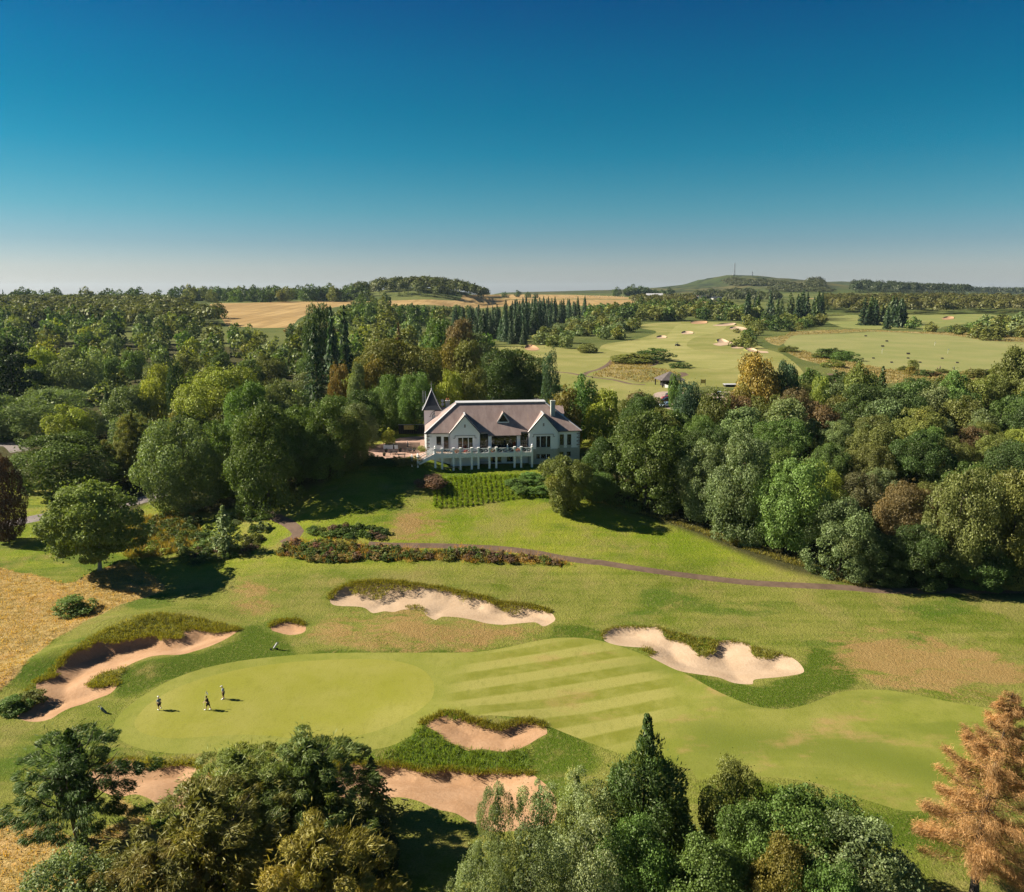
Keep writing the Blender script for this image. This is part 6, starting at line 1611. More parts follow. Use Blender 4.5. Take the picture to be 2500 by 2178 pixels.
MB().prism([(-.10, .3), (.10, .3), (.16, .8), (0, .72), (-.16, .8)], -.03, -.021).build('emblem', plain('banner_print', (.42, .27, .06)), bn)
# deck furniture
def deck_pot(label, u, col):
    root = empty('flower_pot', hw(u, DV + .35, 0)); tag(root, label, 'flower pot', 'flower pots on the deck')
    MB().tube([(0, 0, 0), (0, 0, .42)], [.17, .26], 10).build('pot', M['terracotta'], root)
    o = link('flowers', TM['scrub'][0][0], root, (0, 0, .35)); o.scale = (.85, .7, .6); o.color = (*col, 1)
deck_pot('pot of red flowers behind the deck railing under the left gable', 8.1, (.40, .05, .05)); deck_pot('pot of orange flowers near the right end of the deck', 19.0, (.45, .12, .04)); deck_pot('pot of pinkish-brown flowers in the third railing bay', 6.2, (.30, .12, .06)); deck_pot('pot of pale flowers beside the middle of the deck', 13.7, (.32, .22, .10))
def deck_table(label, u, v):
    root = empty('terrace_table', hw(u, v, .0), HR); tag(root, label, 'table', 'tables on the deck')
    MB().tube([(0, 0, .70), (0, 0, .74)], [.42, .42], 14).build('tabletop', M['frame'], root)
    MB().tube([(0, 0, .02), (0, 0, .70)], [.04, .04], 8).build('pedestal', M['frame'], root); MB().tube([(0, 0, 0), (0, 0, .03)], [.28, .28], 12).build('base', M['frame'], root)
    for s in (-1, 1):
        c = empty('terrace_chair', hw(u + s * .75, v, 0), HR + (0 if s < 0 else math.pi)); tag(c, 'dark slim chair drawn up to a round deck table', 'chair', 'chairs on the deck')
        MB().box(-.21, .21, -.21, .21, .43, .47).build('seat', M['frame'], c); MB().box(-.23, -.19, -.21, .21, .55, .88).build('backrest', M['frame'], c)
        for q in ((-.21, -.19), (-.21, .19), (.19, -.19), (.19, .19)): MB().bar((*q, 0), (*q, .88 if q[0] < 0 else .44), .03).build('leg', M['frame'], c)
for i, u in enumerate((12.0, 14.6, 16.4, 18.6, 20.8)): deck_table('round dark table on the deck in front of the glazed screen', u, -1.6)
ps = empty('parasol', hw(16.9, -2.4, 0)); tag(ps, 'closed white parasol standing on the deck', 'parasol')
MB().tube([(0, 0, 0), (0, 0, 1.75)], [.03, .03], 8).build('pole', M['white'], ps); MB().tube([(0, 0, .4), (0, 0, .8), (0, 0, 1.3), (0, 0, 1.7)], [.22, .2, .14, .03], 10).build('canopy', M['white'], ps, smooth=True)
# things stored under the deck
bn = empty('bench', hw(12.2, -1.2, -3.12), HR); tag(bn, 'pale bench stored in the shade under the deck', 'bench')
MB().box(-1.4, 1.4, -.2, .2, .42, .48).build('seat', M['lead'], bn); MB().box(-1.4, 1.4, .16, .22, .6, .95).build('backrest', M['lead'], bn)
for x in (-1.2, 1.2): MB().box(x - .05, x + .05, -.18, .2, 0, .42).build('leg', M['lead'], bn)
bn = empty('bench', hw(5.2, -4.0, -3.12), HR); tag(bn, 'sunlit timber bench at the left end of the deck piers', 'bench')
MB().box(-1.6, 1.6, -.22, .22, .42, .48).build('seat', M['timber'], bn)
for x in (-1.3, 1.3): MB().box(x - .05, x + .05, -.2, .2, 0, .42).build('leg', M['timber'], bn)

# ------------------------------------------------------------------ shelter by the far fairway
p = at1('V', 372, 425); sh = empty('golf_shelter', p, math.radians(8)); tag(sh, 'open golf shelter with a grey hipped roof beside the car park', 'shelter')
e = 4.6
MB().add([(-e, -e, 2.55), (e, -e, 2.55), (e, e, 2.55), (-e, e, 2.55), (-.15, 0, 5.4), (.15, 0, 5.4), (-e, -e, 2.4), (e, -e, 2.4), (e, e, 2.4), (-e, e, 2.4)],
         [(0, 1, 5, 4), (1, 2, 5), (2, 3, 4, 5), (3, 0, 4), (6, 7, 1, 0), (7, 8, 2, 1), (8, 9, 3, 2), (9, 6, 0, 3), (9, 8, 7, 6)]).build('roof', roof_mat('shelter_roof', (.085, .070, .066), (.125, .105, .098), (.12, .10, .08)), sh)
for x in (-4.1, 4.1):
    for y in (-4.1, 4.1): MB().box(x - .18, x + .18, y - .18, y + .18, -.3, 2.4).build('post', M['dark_timber'], sh)
k = MB(); k.box(-2.6, 2.6, -2.2, 3.0, -.3, 2.399); k.build('wall', M['dark_timber'], sh)
for i in range(4): 
    f = MB().box(-2.3 + i * 1.2, -1.4 + i * 1.2, -2.26, -2.21, .9, 2.1).build('window', M['frame'], sh); MB().box(-2.22 + i * 1.2, -1.48 + i * 1.2, -2.28, -2.27, .98, 2.02).build('pane', M['glass'], f)
k = MB(); k.add([(-3.4, -4.6, -.3), (-1.0, -6.2, -.3), (-1.0, -6.2, .35), (-3.4, -4.6, 1.2), (-3.4, -4.4, -.3), (-1.0, -6.0, -.3), (-1.0, -6.0, .35), (-3.4, -4.4, 1.2)], [(0, 1, 2, 3), (4, 5, 6, 7), (3, 2, 6, 7), (1, 2, 6, 5)]); k.build('ramp_wall', M['render'], sh)
for x, y in ((560, 412), (607, 415)):
    p = at1('V', x, y); lp = empty('globe_lamp', p); tag(lp, 'white globe lamp on a short post beside the shelter' , 'lamp', 'globe lamps by the shelter')
    MB().tube([(0, 0, 0), (0, 0, 1.1)], [.05, .05], 8).build('post', M['black'], lp); MB().ball((0, 0, 1.4), .38, 12, 8).build('globe', M['white'], lp, smooth=True)
p = at1('V', 935, 418); s_ = empty('signboard', p); tag(s_, 'yellow notice board on two dark posts beyond the car park', 'sign')
MB().box(-.75, .75, -.05, .05, .8, 2.2).build('board', M['yellow'], s_)
for x in (-.85, .85): MB().box(x - .07, x + .07, -.07, .07, -.1, 2.4).build('post', M['dark_timber'], s_)
p = at1('V', 1395, 440); s_ = empty('small_shed', p); tag(s_, 'low dark shed at the edge of the car park', 'shed')
MB().box(-2.3, 2.3, -1.5, 1.5, -.2, .85).build('wall', M['dark_timber'], s_); MB().box(-2.5, 2.5, -1.7, 1.7, .851, 1.0).build('roof', M['lead'], s_)

# ------------------------------------------------------------------ cars
M['tyre'] = plain('tyre', (.015, .015, .016), .8); M['lamp'] = plain('lamp_lens', (.6, .6, .58), .2, .5); M['rear'] = plain('rear_lens', (.3, .02, .02), .3, .5)
def car(label, pos, rz, col, suv=False):
    root = empty('parked_car', pos, rz); tag(root, label, 'car', 'cars in the car park')
    mt = plain('car_paint', col, .25, .6, .2, .03)
    H = 1.72 if suv else 1.45
    prof = [(-2.2, .35), (-2.22, .75), (-2.1, .98), (-1.75, H - .06), (-1.2, H), (.25, H), (.55, H - .1), (1.15, .98), (2.05, .84), (2.2, .6), (2.18, .32), (1.75, .3), (1.55, .62), (1.2, .62), (1.0, .3), (-1.0, .3), (-1.2, .62), (-1.55, .62), (-1.75, .3)] if not suv else \
           [(-2.3, .4), (-2.32, .9), (-2.25, 1.1), (-2.0, H - .05), (-1.5, H), (.35, H), (.6, H - .1), (1.2, 1.1), (2.15, .98), (2.32, .7), (2.3, .38), (1.8, .35), (1.6, .7), (1.2, .7), (1.0, .35), (-1.0, .35), (-1.2, .7), (-1.6, .7), (-1.8, .35)]
    V, F = [], []; n = len(prof)
    for y, tk in ((-.88, 0), (-.80, .03), (.80, .03), (.88, 0)):
        for x, z in prof:
            yy = y * (.84 if z > 1.2 else 1.0); V.append((x, yy, z))
    for r_ in range(3): F += [(r_ * n + i, r_ * n + (i + 1) % n, (r_ + 1) * n + (i + 1) % n, (r_ + 1) * n + i) for i in range(n)]
    F += [tuple(range(n)), tuple(range(3 * n, 4 * n))[::-1]]
    body = MB().add(V, F).build('body', mt, root)
    z0, z1 = (1.12, H - .1) if suv else (.98, H - .1)
    for s in (-1, 1):
        y = .80 * s
        MB().add([(-1.75, .885 * s, z0), (1.0, .885 * s, z0), (.5, .745 * s, z1), (-1.55, .745 * s, z1)], [(0, 1, 2, 3)]).build('side_window', M['glass'], root)
        for x in (-1.38, 1.38):
            w = MB().tube([(x, .70 * s, .33), (x, .90 * s, .33)], [.33, .33], 14).build('wheel', M['tyre'], root)
            MB().tube([(x, .90 * s, .33), (x, .915 * s, .33)], [.2, .18], 10).build('hub', M['steel'], w)
        MB().box(2.12, 2.215, .62 * s - .16, .62 * s + .16, .62, .78).build('headlight', M['lamp'], root); MB().box(-2.33 if suv else -2.235, -2.15, .66 * s - .13, .66 * s + .13, .72, .92).build('taillight', M['rear'], root)
    MB().add([(1.17, -.68, z0 + .03), (1.17, .68, z0 + .03), (.62, .62, z1), (.62, -.62, z1)], [(0, 1, 2, 3)]).build('windscreen', M['glass'], root).location = (.03, 0, .03)
    MB().add([(-2.1, -.66, z0 + .03), (-2.1, .66, z0 + .03), (-1.83, .6, z1), (-1.83, -.6, z1)], [(0, 1, 2, 3)]).build('rear_window', M['glass'], root).location = (-.04, 0, .02)
for lb, x, y, rz, col, suv in (('black estate car nearest the shelter path in the row', 335, 705, 3.2, (.02, .02, .022), True), ('light blue hatchback at the front of the row', 300, 775, 3.9, (.24, .33, .42), False), ('red car tucked behind the black one', 350, 655, 3.2, (.32, .03, .035), False),
                               ('dark car at the back of the row', 425, 602, 3.2, (.025, .025, .03), True), ('white car left of the autumn tree', 1230, 590, .2, (.62, .63, .64), False), ('silver car between the car park bushes', 1470, 625, 3.4, (.38, .40, .42), False),
                               ('silver car under the autumn tree', 1660, 600, .1, (.30, .32, .34), False), ('white car half hidden by the wood edge', 1140, 810, .3, (.60, .61, .62), False), ('pale grey car lowest in the car park', 1290, 880, .4, (.45, .46, .47), False), ('dark maroon car under the autumn tree', 1690, 660, .3, (.10, .02, .02), False)):
    car(lb, at1('V', x, y), rz, col, suv)
# van at the far left car park and white hut at the right edge
p = at1('L', 440, 775); hut = empty('white_van', p, .1); tag(hut, 'white van among the trees at the far left', 'van')
MB().prism([(-2.4, .35), (-2.4, 2.2), (1.3, 2.25), (1.9, 1.4), (2.5, 1.2), (2.5, .35)], -.95, .95).build('body', plain('van_paint', (.6, .6, .6), .4, .5), hut)
for s in (-1, 1):
    for x in (-1.5, 1.6): MB().tube([(x, .75 * s, .36), (x, .99 * s, .36)], [.36, .36], 12).build('wheel', M['tyre'], hut)
    MB().box(.4, 1.3, .955 * s - .004, .955 * s + .004, 1.35, 2.0).build('side_window', M['glass'], hut)
p = at1('R', 2062, 850); hut = empty('white_hut', (p[0] + 1.6, p[1], p[2] - 1.2), -.1); tag(hut, 'white hut cut by the right edge above the wood', 'hut')
MB().box(-2.2, 2.6, -2, 2, 0, 5.2).build('wall', M['render'], hut)
MB().add([(-2.6, -2.4, 5.15), (3, -2.4, 5.15), (3, 2.4, 5.15), (-2.6, 2.4, 5.15), (-2.6, 0, 6.3), (3, 0, 6.3)], [(0, 1, 5, 4), (2, 3, 4, 5), (0, 4, 3), (1, 2, 5), (3, 2, 1, 0)]).build('roof', M['slate'], hut)
MB().box(-1.4, -.6, -2.03, -2.01, 2.8, 4.0).build('window', M['glass'], hut)

# ------------------------------------------------------------------ people
def skin_mesh(name, joints, bones, mat, parent, sub=2, root=0):
    me = bpy.data.meshes.new(name); me.from_pydata([j[:3] for j in joints], bones, []); me.update()
    o = link(name, me, parent)
    md = o.modifiers.new('Skin', 'SKIN'); md.use_smooth_shade = True; md.branch_smoothing = .3
    for i, sv in enumerate(me.skin_vertices[0].data):
        sv.radius = (joints[i][3], joints[i][4] if len(joints[i]) > 4 else joints[i][3]); sv.use_root = (i == root)
    s = o.modifiers.new('Sub', 'SUBSURF'); s.levels = sub; s.render_levels = sub
    bpy.context.view_layer.update()
    dg = bpy.context.evaluated_depsgraph_get()
    m2 = bpy.data.meshes.new_from_object(o.evaluated_get(dg)); o.modifiers.clear(); o.data = m2
    m2.materials.clear(); m2.materials.append(mat)
    return o
def objcol(name, rough=.8):
    t = NT(name, rough, .15); oi = t.n.new('ShaderNodeObjectInfo'); f = t.noise(t.objco(), 14, 3)
    t.color(t.mix(t.rng(f, .3, .7, 0, .18), oi.outputs['Color'], (.02, .02, .02))); return t.m
M['skin'] = plain('skin', (.48, .28, .19), .6, .3); M['cloth'] = objcol('cloth'); M['hair'] = plain('hair', (.05, .035, .025), .8)
def person(label, pos, rz, shirt, shorts, cap, stride=.0, lift=0.0, bend=.0, larm=(.1, .12, -.55), rarm=(.1, -.12, -.55), group='golfers on the putting green', long_trousers=False):
    sub_ = 2 if 'putting' in group else 1
    """built facing +X: hips at .92, shoulders at 1.42; arms end in open hands with separate fingers"""
    root = empty('person', pos, rz); tag(root, label, 'person', group)
    hip, sh, hd = Vector((0, 0, .93)), Vector((bend * .5, 0, 1.42)), Vector((bend * .8 + .03, 0, 1.66))
    J, B = [], []
    def j(p, r, q=None): J.append((*p, r, q or r)); return len(J) - 1
    pel = j(hip, .13, .15); wai = j(hip.lerp(sh, .35), .115, .14); che = j(hip.lerp(sh, .78), .125, .165); nk = j(sh + Vector((.0, 0, .06)), .055); hb = j(hd + Vector((-.01, 0, -.06)), .075, .07); ht = j(hd + Vector((0, 0, .06)), .088, .08); tp_ = j(hd + Vector((-.01, 0, .13)), .05)
    B += [(pel, wai), (wai, che), (che, nk), (nk, hb), (hb, ht), (ht, tp_)]
    nose = j(hd + Vector((.105, 0, .0)), .018); B.append((ht, nose))
    legs = []
    for s, st in ((1, stride), (-1, -stride)):
        lf = lift if s < 0 else 0
        hj = Vector((0, .10 * s, .86)); kn = Vector((st * .55 + lf * .25, .105 * s, .48 + lf * .1)); an = Vector((st - lf * .25, .11 * s, .085 + lf * .45)); toe = an + Vector((.16, .01 * s, -.045))
        a = j(hj, .098); b = j(kn, .062); c = j(kn.lerp(an, .35), .058); d = j(an, .040); e_ = j(toe, .035, .042)
        B += [(pel, a), (a, b), (b, c), (c, d), (d, e_)]; legs.append((hj, kn, an, toe))
    arms = []
    for s, ar in ((1, larm), (-1, rarm)):
        sj = sh + Vector((0, .17 * s, -.02)); hand = sj + Vector(ar); el = (sj + hand) / 2 + Vector((-.07, .05 * s, -.02)) * (1.4 - min(1.2, Vector(ar).length))
        a = j(sj, .055); b = j(el, .042); c = j(hand, .026); dirn = (hand - el).normalized(); pm = hand + dirn * .06; d = j(pm, .034, .020)
        B += [(che, a), (a, b), (b, c), (c, d)]; arms.append((sj, el, hand))
        side = dirn.cross(Vector((1, 0, 0))).normalized() if abs(dirn.x) < .9 else Vector((0, 1, 0))
        for q, L in ((-.024, .060), (-.008, .072), (.008, .068), (.024, .052)):
            f = j(pm + side * q + dirn * .035, .0095); g_ = j(pm + side * q + dirn * (.035 + L * .5) + Vector((.010, 0, 0)), .0085); k_ = j(pm + side * q + dirn * (.03 + L) + Vector((.028, 0, 0)), .007); B += [(d, f), (f, g_), (g_, k_)]
        th_ = j(hand + dirn * .03 + side * .035 + Vector((.02, 0, 0)), .010); t2 = j(hand + dirn * .065 + side * .045 + Vector((.035, 0, 0)), .008); B += [(c, th_), (th_, t2)]
    skin_mesh('body', J, B, M['skin'], root, sub_)
    # shirt
    J, B = [], []
    pel = j(hip + Vector((0, 0, .02)), .155, .175); wai = j(hip.lerp(sh, .35), .145, .170); che = j(hip.lerp(sh, .78), .150, .190); nk = j(sh + Vector((0, 0, .035)), .075, .09); B += [(pel, wai), (wai, che), (che, nk)]
    for sj, el, hand in arms:
        a = j(sj, .078); b = j(sj.lerp(el, .8), .068); B += [(che, a), (a, b)]
    skin_mesh('shirt', J, B, M['cloth'], root, sub_).color = (*shirt, 1)
    J, B = [], []
    pel = j(hip + Vector((0, 0, .02)), .150, .172)
    for hj, kn, an, toe in legs:
        a = j(hj, .122); e_ = an + Vector((0, 0, .05)) if long_trousers else hj.lerp(kn, .95); b = j(hj.lerp(kn, .6), .108); c = j(e_, .075 if long_trousers else .098); B += [(pel, a), (a, b), (b, c)]
    skin_mesh('trousers' if long_trousers else 'shorts', J, B, M['cloth'], root, sub_).color = (*shorts, 1)
    for hj, kn, an, toe in legs:
        MB().tube([an + Vector((-.06, 0, -.07)), an + Vector((-.07, 0, -.02)), an.lerp(toe, .5) + Vector((0, 0, .015)), toe + Vector((.06, 0, -.02)), toe + Vector((.09, 0, -.03))], [.02, .05, .052, .045, .02], 8).build('shoe', M['white'], root, smooth=True)
    if cap:
        k = MB().ball(tuple(hd + Vector((-.015, 0, .075))), .108, 12, 6, .75); k.box(hd.x + .05, hd.x + .20, -.075, .075, hd.z + .06, hd.z + .075)
        o = k.build('cap', M['cloth'], root, smooth=True); o.color = (*cap, 1)
    else:
        MB().ball(tuple(hd + Vector((-.03, 0, .055))), .108, 12, 6, .95).build('hair', M['hair'], root, smooth=True)
    for s in (1, -1): MB().ball((hd.x + .078, .033 * s, hd.z + .012), .013, 6, 4).build('eye', M['black'], root)
    R = Matrix.Translation(Vector(pos)) @ Matrix.Rotation(rz, 4, 'Z')
    return root, [R @ a[2] for a in arms], R
def club(label, a, b, parent=None):
    a, b = Vector(a), Vector(b); root = empty('golf_club', b); tag(root, label, 'golf club')
    a, b = a - b, Vector((0, 0, 0))
    MB().tube([a, a.lerp(b, .28)], [.016, .013], 6).build('grip', M['black'], root); MB().tube([a.lerp(b, .28), b], [.009, .007], 6).build('shaft', M['steel'], root)
    MB().box(-.055, .055, -.015, .02, -.012, .02).build('club_head', M['steel'], root)
p1 = at1('S', 370 + 180 / 8.943, 1650 + 750 / 8.943); p2 = at1('S', 370 + 1240 / 8.943, 1650 + 745 / 8.943); p3 = at1('S', 370 + 1575 / 8.943, 1650 + 508 / 8.943)
r1, a1, R1 = person('walking golfer in a grey-blue top and light cap, leftmost on the green', p1, 2.4, (.20, .25, .31), (.018, .018, .022), (.62, .60, .55), .06, .5, .05, (.02, .10, -.56), (.16, -.08, -.5))
r2, a2_, R2 = person('golfer dressed all in black striding beside the flagstick', p2, 2.95, (.022, .018, .022), (.020, .018, .020), None, .26, 0, .16, (.30, .02, -.34), (.28, -.02, -.44))
r3, a3, R3 = person('golfer in a grey shirt and cap looking down, farthest up the green', p3, 3.3, (.32, .36, .41), (.016, .017, .022), (.50, .48, .44), .03, 0, .10, (-.02, .08, -.55), (-.10, -.05, -.52))
club('putter carried behind the back of the grey-shirted golfer', R3 @ Vector((-.12, -.22, 1.35)), R3 @ Vector((-.15, -.25, .62)))
p = at1('S', 370 + 1120 / 8.943, 1650 + 722 / 8.943)
fl = empty('flagstick', p); tag(fl, 'tall golf flagstick with a white flag held by the golfer in black', 'flag')
tipv = Vector((.42, .35, 2.15))
MB().tube([(0, 0, 0), tipv * .5, tipv], [.014, .013, .011], 6).build('pole', M['white'], fl)
Vf = []
for i in range(7):
    for k in range(4): Vf.append((tipv.x + i * .03, tipv.y + .03 * math.sin(i * 1.1), tipv.z - .02 - k * .12 - i * .035))
MB().add(Vf, [(i * 4 + k, i * 4 + k + 1, i * 4 + k + 5, i * 4 + k + 4) for i in range(6) for k in range(3)]).build('flag', M['white'], fl)
cup = MB().tube([(p[0] + .9, p[1] - .4, p[2] - .1), (p[0] + .9, p[1] - .4, p[2] + .012)], [.054, .054], 12).build('golf_hole', M['black']); tag(cup, 'dark golf hole cut in the putting green near the flagstick', 'golf hole')

# golf bag on its stand and trolley with bag
def bag_parts(root, tilt, mats):
    t = Vector((math.sin(tilt), 0, math.cos(tilt)))
    MB().tube([t * .0, t * .05, t * .75, t * .85], [.13, .14, .13, .14], 10).build('bag', mats, root, smooth=True)
    MB().tube([t * .2 + Vector((-.14, 0, 0)), t * .62 + Vector((-.14, 0, 0))], [.07, .08], 8).build('pocket', M['black'], root)
    for i in range(6):
        a = i * 1.05; o = Vector((math.cos(a) * .07, math.sin(a) * .07, 0)); e = t * (1.08 + .05 * (i % 3)) + o * 1.5
        MB().tube([t * .8 + o, e], [.008, .008], 5).build('club_shaft', M['steel'], root); MB().ball(tuple(e), .05 if i % 2 else .035, 8, 5).build('club_head', M['white'] if i % 3 == 0 else M['black'], root)
p = at1('Q', 120, 798); b = empty('golf_bag', p, .3); tag(b, 'blue-grey golf bag leaning on its stand left of the green', 'golf bag')
bag_parts(b, -.55, plain('bag_fabric', (.10, .13, .17), .7))
for s in (-1, 1): MB().tube([(-.36, .05 * s, .62), (-.05 - .55, .22 * s, 0)], [.012, .012], 5).build('stand_leg', M['black'], b)
p = at1('Q', 1845, 150); b = empty('golf_trolley', p, -.3); tag(b, 'golf trolley with a pale bag parked beside the small pot bunker', 'golf trolley')
k = empty('carried_bag', (0, 0, .22)); COL.objects.unlink(k); COL.objects.link(k); k.parent = b
bag_parts(k, .6, plain('trolley_bag', (.50, .50, .48), .7))
for q in ((-.25, -.38), (-.25, .38), (.5, 0)):
    w = MB().tube([(q[0], q[1] - .035, .16), (q[0], q[1] + .035, .16)], [.16, .16], 14).build('wheel', M['tyre'], b)
k = MB(); k.bar((-.25, -.36, .16), (-.25, .36, .16), .04); k.bar((-.25, 0, .16), (.5, 0, .16), .04); k.bar((-.1, 0, .2), (.75, 0, 1.0), .035); k.bar((.75, -.15, 1.0), (.75, .15, 1.0), .03)
k.build('frame', M['black'], b)
def rake(label, z, a, b_):
    A = at(T(z, [a, b_])); d = A[1] - A[0]; L = float(np.hypot(*d[:2])); key = None
    zz = min(A[0][2], A[1][2])
    r = empty('bunker_rake', (A[0][0], A[0][1], A[0][2] - RK), math.atan2(d[1], d[0])); tag(r, label, 'rake')
    MB().tube([(0, 0, .06), (L, 0, .12 + d[2])], [.02, .02], 6).build('handle', M['dark_timber'], r)
    MB().box(-.04, .04, -.35, .35, .02, .09).build('rake_head', M['black'], r)
    for i in range(8): MB().bar((0, -.32 + i * .09, .06), (0, -.32 + i * .09, -.03), .018).build('tine', M['black'], r)
RK = 1.2; rake('rake lying on the sand of the deep bunker', 'E', (1120, 428), (1110, 456))
RK = .02; rake('rake with a long handle lying at the edge of the front orange bunker', 'E', (790, 832), (770, 865))

# ------------------------------------------------------------------ driving range
def target(label, x, y, big):
    p = at1('U', x, y); r = empty('target_board', p); tag(r, label, 'target board', 'target boards on the driving range'); s = .62 if big else .44
    m = MB(); m.add([(-1.5 * s, .7, .08), (1.5 * s, .7, .08), (1.5 * s, 1.3, 1.5 * s), (-1.5 * s, 1.3, 1.5 * s), (-1.5 * s, .8, .08), (1.5 * s, .8, .08), (1.5 * s, 1.4, 1.5 * s), (-1.5 * s, 1.4, 1.5 * s)], [(0, 1, 2, 3), (7, 6, 5, 4), (0, 4, 5, 1), (2, 6, 7, 3), (0, 3, 7, 4), (1, 5, 6, 2)])
    m.build('board', M['dark_timber'], r)
    for q in (-1.2 * s, 1.2 * s): MB().bar((q, 1.38, 1.4 * s), (q, 1.9, 0), .06).build('leg', M['timber'], r)
for i, (x, y, g) in enumerate(((100, 203, 1), (40, 277, 1), (410, 386, 1), (408, 448, 0), (172, 509, 0), (582, 509, 0), (900, 451, 0), (1118, 513, 0), (-90, 448, 0), (-205, 128, 1))):
    target('dark sloping target board on the driving range grass', x, y, g)
for x, y in ((962, 372), (772, 262), (18, 372)):
    p = at1('U', x, y); r = empty('range_flag', p); tag(r, 'small white flag marking a distance on the driving range', 'flag', 'flags on the driving range')
    MB().tube([(0, 0, 0), (0, 0, 2.6)], [.03, .03], 6).build('pole', M['white'], r); MB().add([(0, 0, 2.6), (.9, 0, 2.35), (0, 0, 2.0), (0, .03, 2.6), (.9, .03, 2.35), (0, .03, 2.0)], [(0, 1, 2), (5, 4, 3), (0, 1, 4, 3), (1, 2, 5, 4)]).build('flag', M['white'], r)
for lb, x, y, sh_, tr in (('golfer in black on the driving range tee beside another', 812, 628, (.02, .02, .022), (.02, .02, .02)), ('second golfer in dark clothing standing close to the first on the range', 850, 605, (.03, .035, .05), (.02, .02, .022)), ('golfer in a light blue top behind the bright green bush', 1050, 612, (.25, .38, .48), (.03, .03, .035)), ('golfer in brown with a bag at the right of the range', 1283, 625, (.10, .06, .045), (.05, .04, .04)), ('golfer in a white cap behind the olive bush', 330, 598, (.5, .5, .5), (.03, .03, .03))):
    person(lb, at1('U', x, y), 1.2, sh_, tr, (.4, .4, .4) if 'cap' in lb else None, .1, 0, .1, group='golfers on the driving range', long_trousers=True)
p = at1('U', 1572, 630); b = empty('range_bench', p); tag(b, 'low timber bench on the driving range tee line', 'bench')
MB().box(-2, 2, -.25, .25, .45, .52).build('seat', M['timber'], b); MB().box(-2, 2, .22, .28, .6, .95).build('backrest', M['timber'], b)
for x in (-1.7, 1.7): MB().box(x - .06, x + .06, -.22, .25, 0, .45).build('leg', M['timber'], b)
# mower on the far fairway
p = at1('N', 1480, 572); mw = empty('ride_on_mower', p, .6); tag(mw, 'dark ride-on mower with a canopy crossing the far fairway', 'mower')
k = MB(); k.box(-1.2, 1.0, -.6, .6, .4, 1.0); k.box(-1.3, -.4, -.55, .55, 1.0, 1.3); k.build('body', M['black'], mw)
for x, r_ in ((-.9, .42), (.9, .5)):
    for s in (-1, 1): MB().tube([(x, .6 * s, r_), (x, .85 * s, r_)], [r_, r_], 12).build('wheel', M['tyre'], mw)
MB().box(.9, 1.6, -1.5, 1.5, .1, .4).build('cutting_deck', M['terracotta'], mw); MB().box(-.2, .2, -.25, .25, 1.0, 1.5).build('seat', M['black'], mw)
for x in (-.8, .6):
    for s in (-.55, .55): MB().bar((x, s, 1.0), (x, s, 2.1), .05).build('post', M['black'], mw)
MB().box(-1.0, .8, -.7, .7, 2.1, 2.18).build('canopy', M['black'], mw)

# far bunkers: pale sand in shallow hollows with a raised dark lip
def far_bunker(z, pts, label, mat='sand_pale'):
    poly = outline(z, pts, 2.0); c = poly.mean(0)
    lv, f = [], []
    n = len(poly)
    hz = h(poly[:, 0], poly[:, 1])
    back = sstep(-.2, .6, (poly[:, 1] - c[1]) / (np.ptp(poly[:, 1]) * .5 + .1))
    P0 = np.stack([poly[:, 0], poly[:, 1], hz + .12 + back * .9], 1)
    P1 = np.stack([c[0] + (poly[:, 0] - c[0]) * .90, c[1] + (poly[:, 1] - c[1]) * .86, hz + .10 + back * .05], 1)
    V = np.concatenate([P0, P1, [[c[0], c[1], hz.mean() + .08]]])
    F4 = np.array([[i, (i + 1) % n, n + (i + 1) % n, n + i] for i in range(n)]); F3 = np.array([[n + i, n + (i + 1) % n, 2 * n] for i in range(n)])
    o = link('sand_bunker', mesh_np('sand_bunker', V, [F4, F3], M[mat], None, False)); tag(o, label, 'bunker', 'bunkers on the far course')
    m = MB(); q = [i for i in range(n) if back[i] > .25]
    out = np.stack([c[0] + (poly[:, 0] - c[0]) * 1.08, c[1] + (poly[:, 1] - c[1]) * 1.15, hz - .1], 1)
    m.add(np.concatenate([P0 + [0, 0, .06], out]).tolist(), [(i, (i + 1) % n, n + (i + 1) % n, n + i) for i in range(n) if back[i] > .25])
    m.build('turf_lip', M['golf_course'], o)
for z, pts, lb in (('N', [(1510, 480), (1540, 474), (1590, 478), (1585, 486), (1545, 489), (1515, 487)], 'small white bunker in the middle of the far fairway'),
                   ('N', [(1735, 425), (1800, 418), (1880, 414), (1895, 420), (1840, 428), (1770, 430)], 'thin white bunker at the top of the far fairway'),
                   ('N', [(1855, 448), (1900, 440), (1985, 452), (1980, 462), (1920, 460), (1870, 455)], 'white bunker near the conifers on the far course'),
                   ('N', [(1735, 560), (1770, 550), (1760, 538), (1800, 530), (1850, 545), (1910, 540), (1900, 555), (1840, 565), (1780, 572)], 'large ragged white bunker on the far fairway'),
                   ('N', [(1865, 583), (1910, 576), (1955, 582), (1940, 590), (1885, 591)], 'small white bunker below the large ragged one'),
                   ('N', [(1960, 603), (2010, 598), (2060, 610), (2120, 612), (2130, 624), (2060, 622), (2000, 612)], 'long white bunker reaching the tan strip'),
                   ('N', [(1330, 512), (1365, 506), (1400, 510), (1390, 517), (1345, 519)], 'white bunker beside the scrub trees'),
                   ('N', [(385, 590), (410, 575), (450, 580), (490, 595), (460, 606), (410, 604)], 'orange bunker in front of the plantation'),
                   ('N', [(1575, 405), (1630, 400), (1690, 402), (1680, 412), (1600, 414)], 'brown bunker at the far end of the fairway'),
                   ('R', [(1465, 378), (1510, 366), (1550, 370), (1545, 380), (1490, 384)], 'bunker on the distant course at the right')):
    far_bunker(z, pts, lb, 'sand_warm' if lb.startswith(('orange', 'brown', 'bunker')) else 'sand_pale')

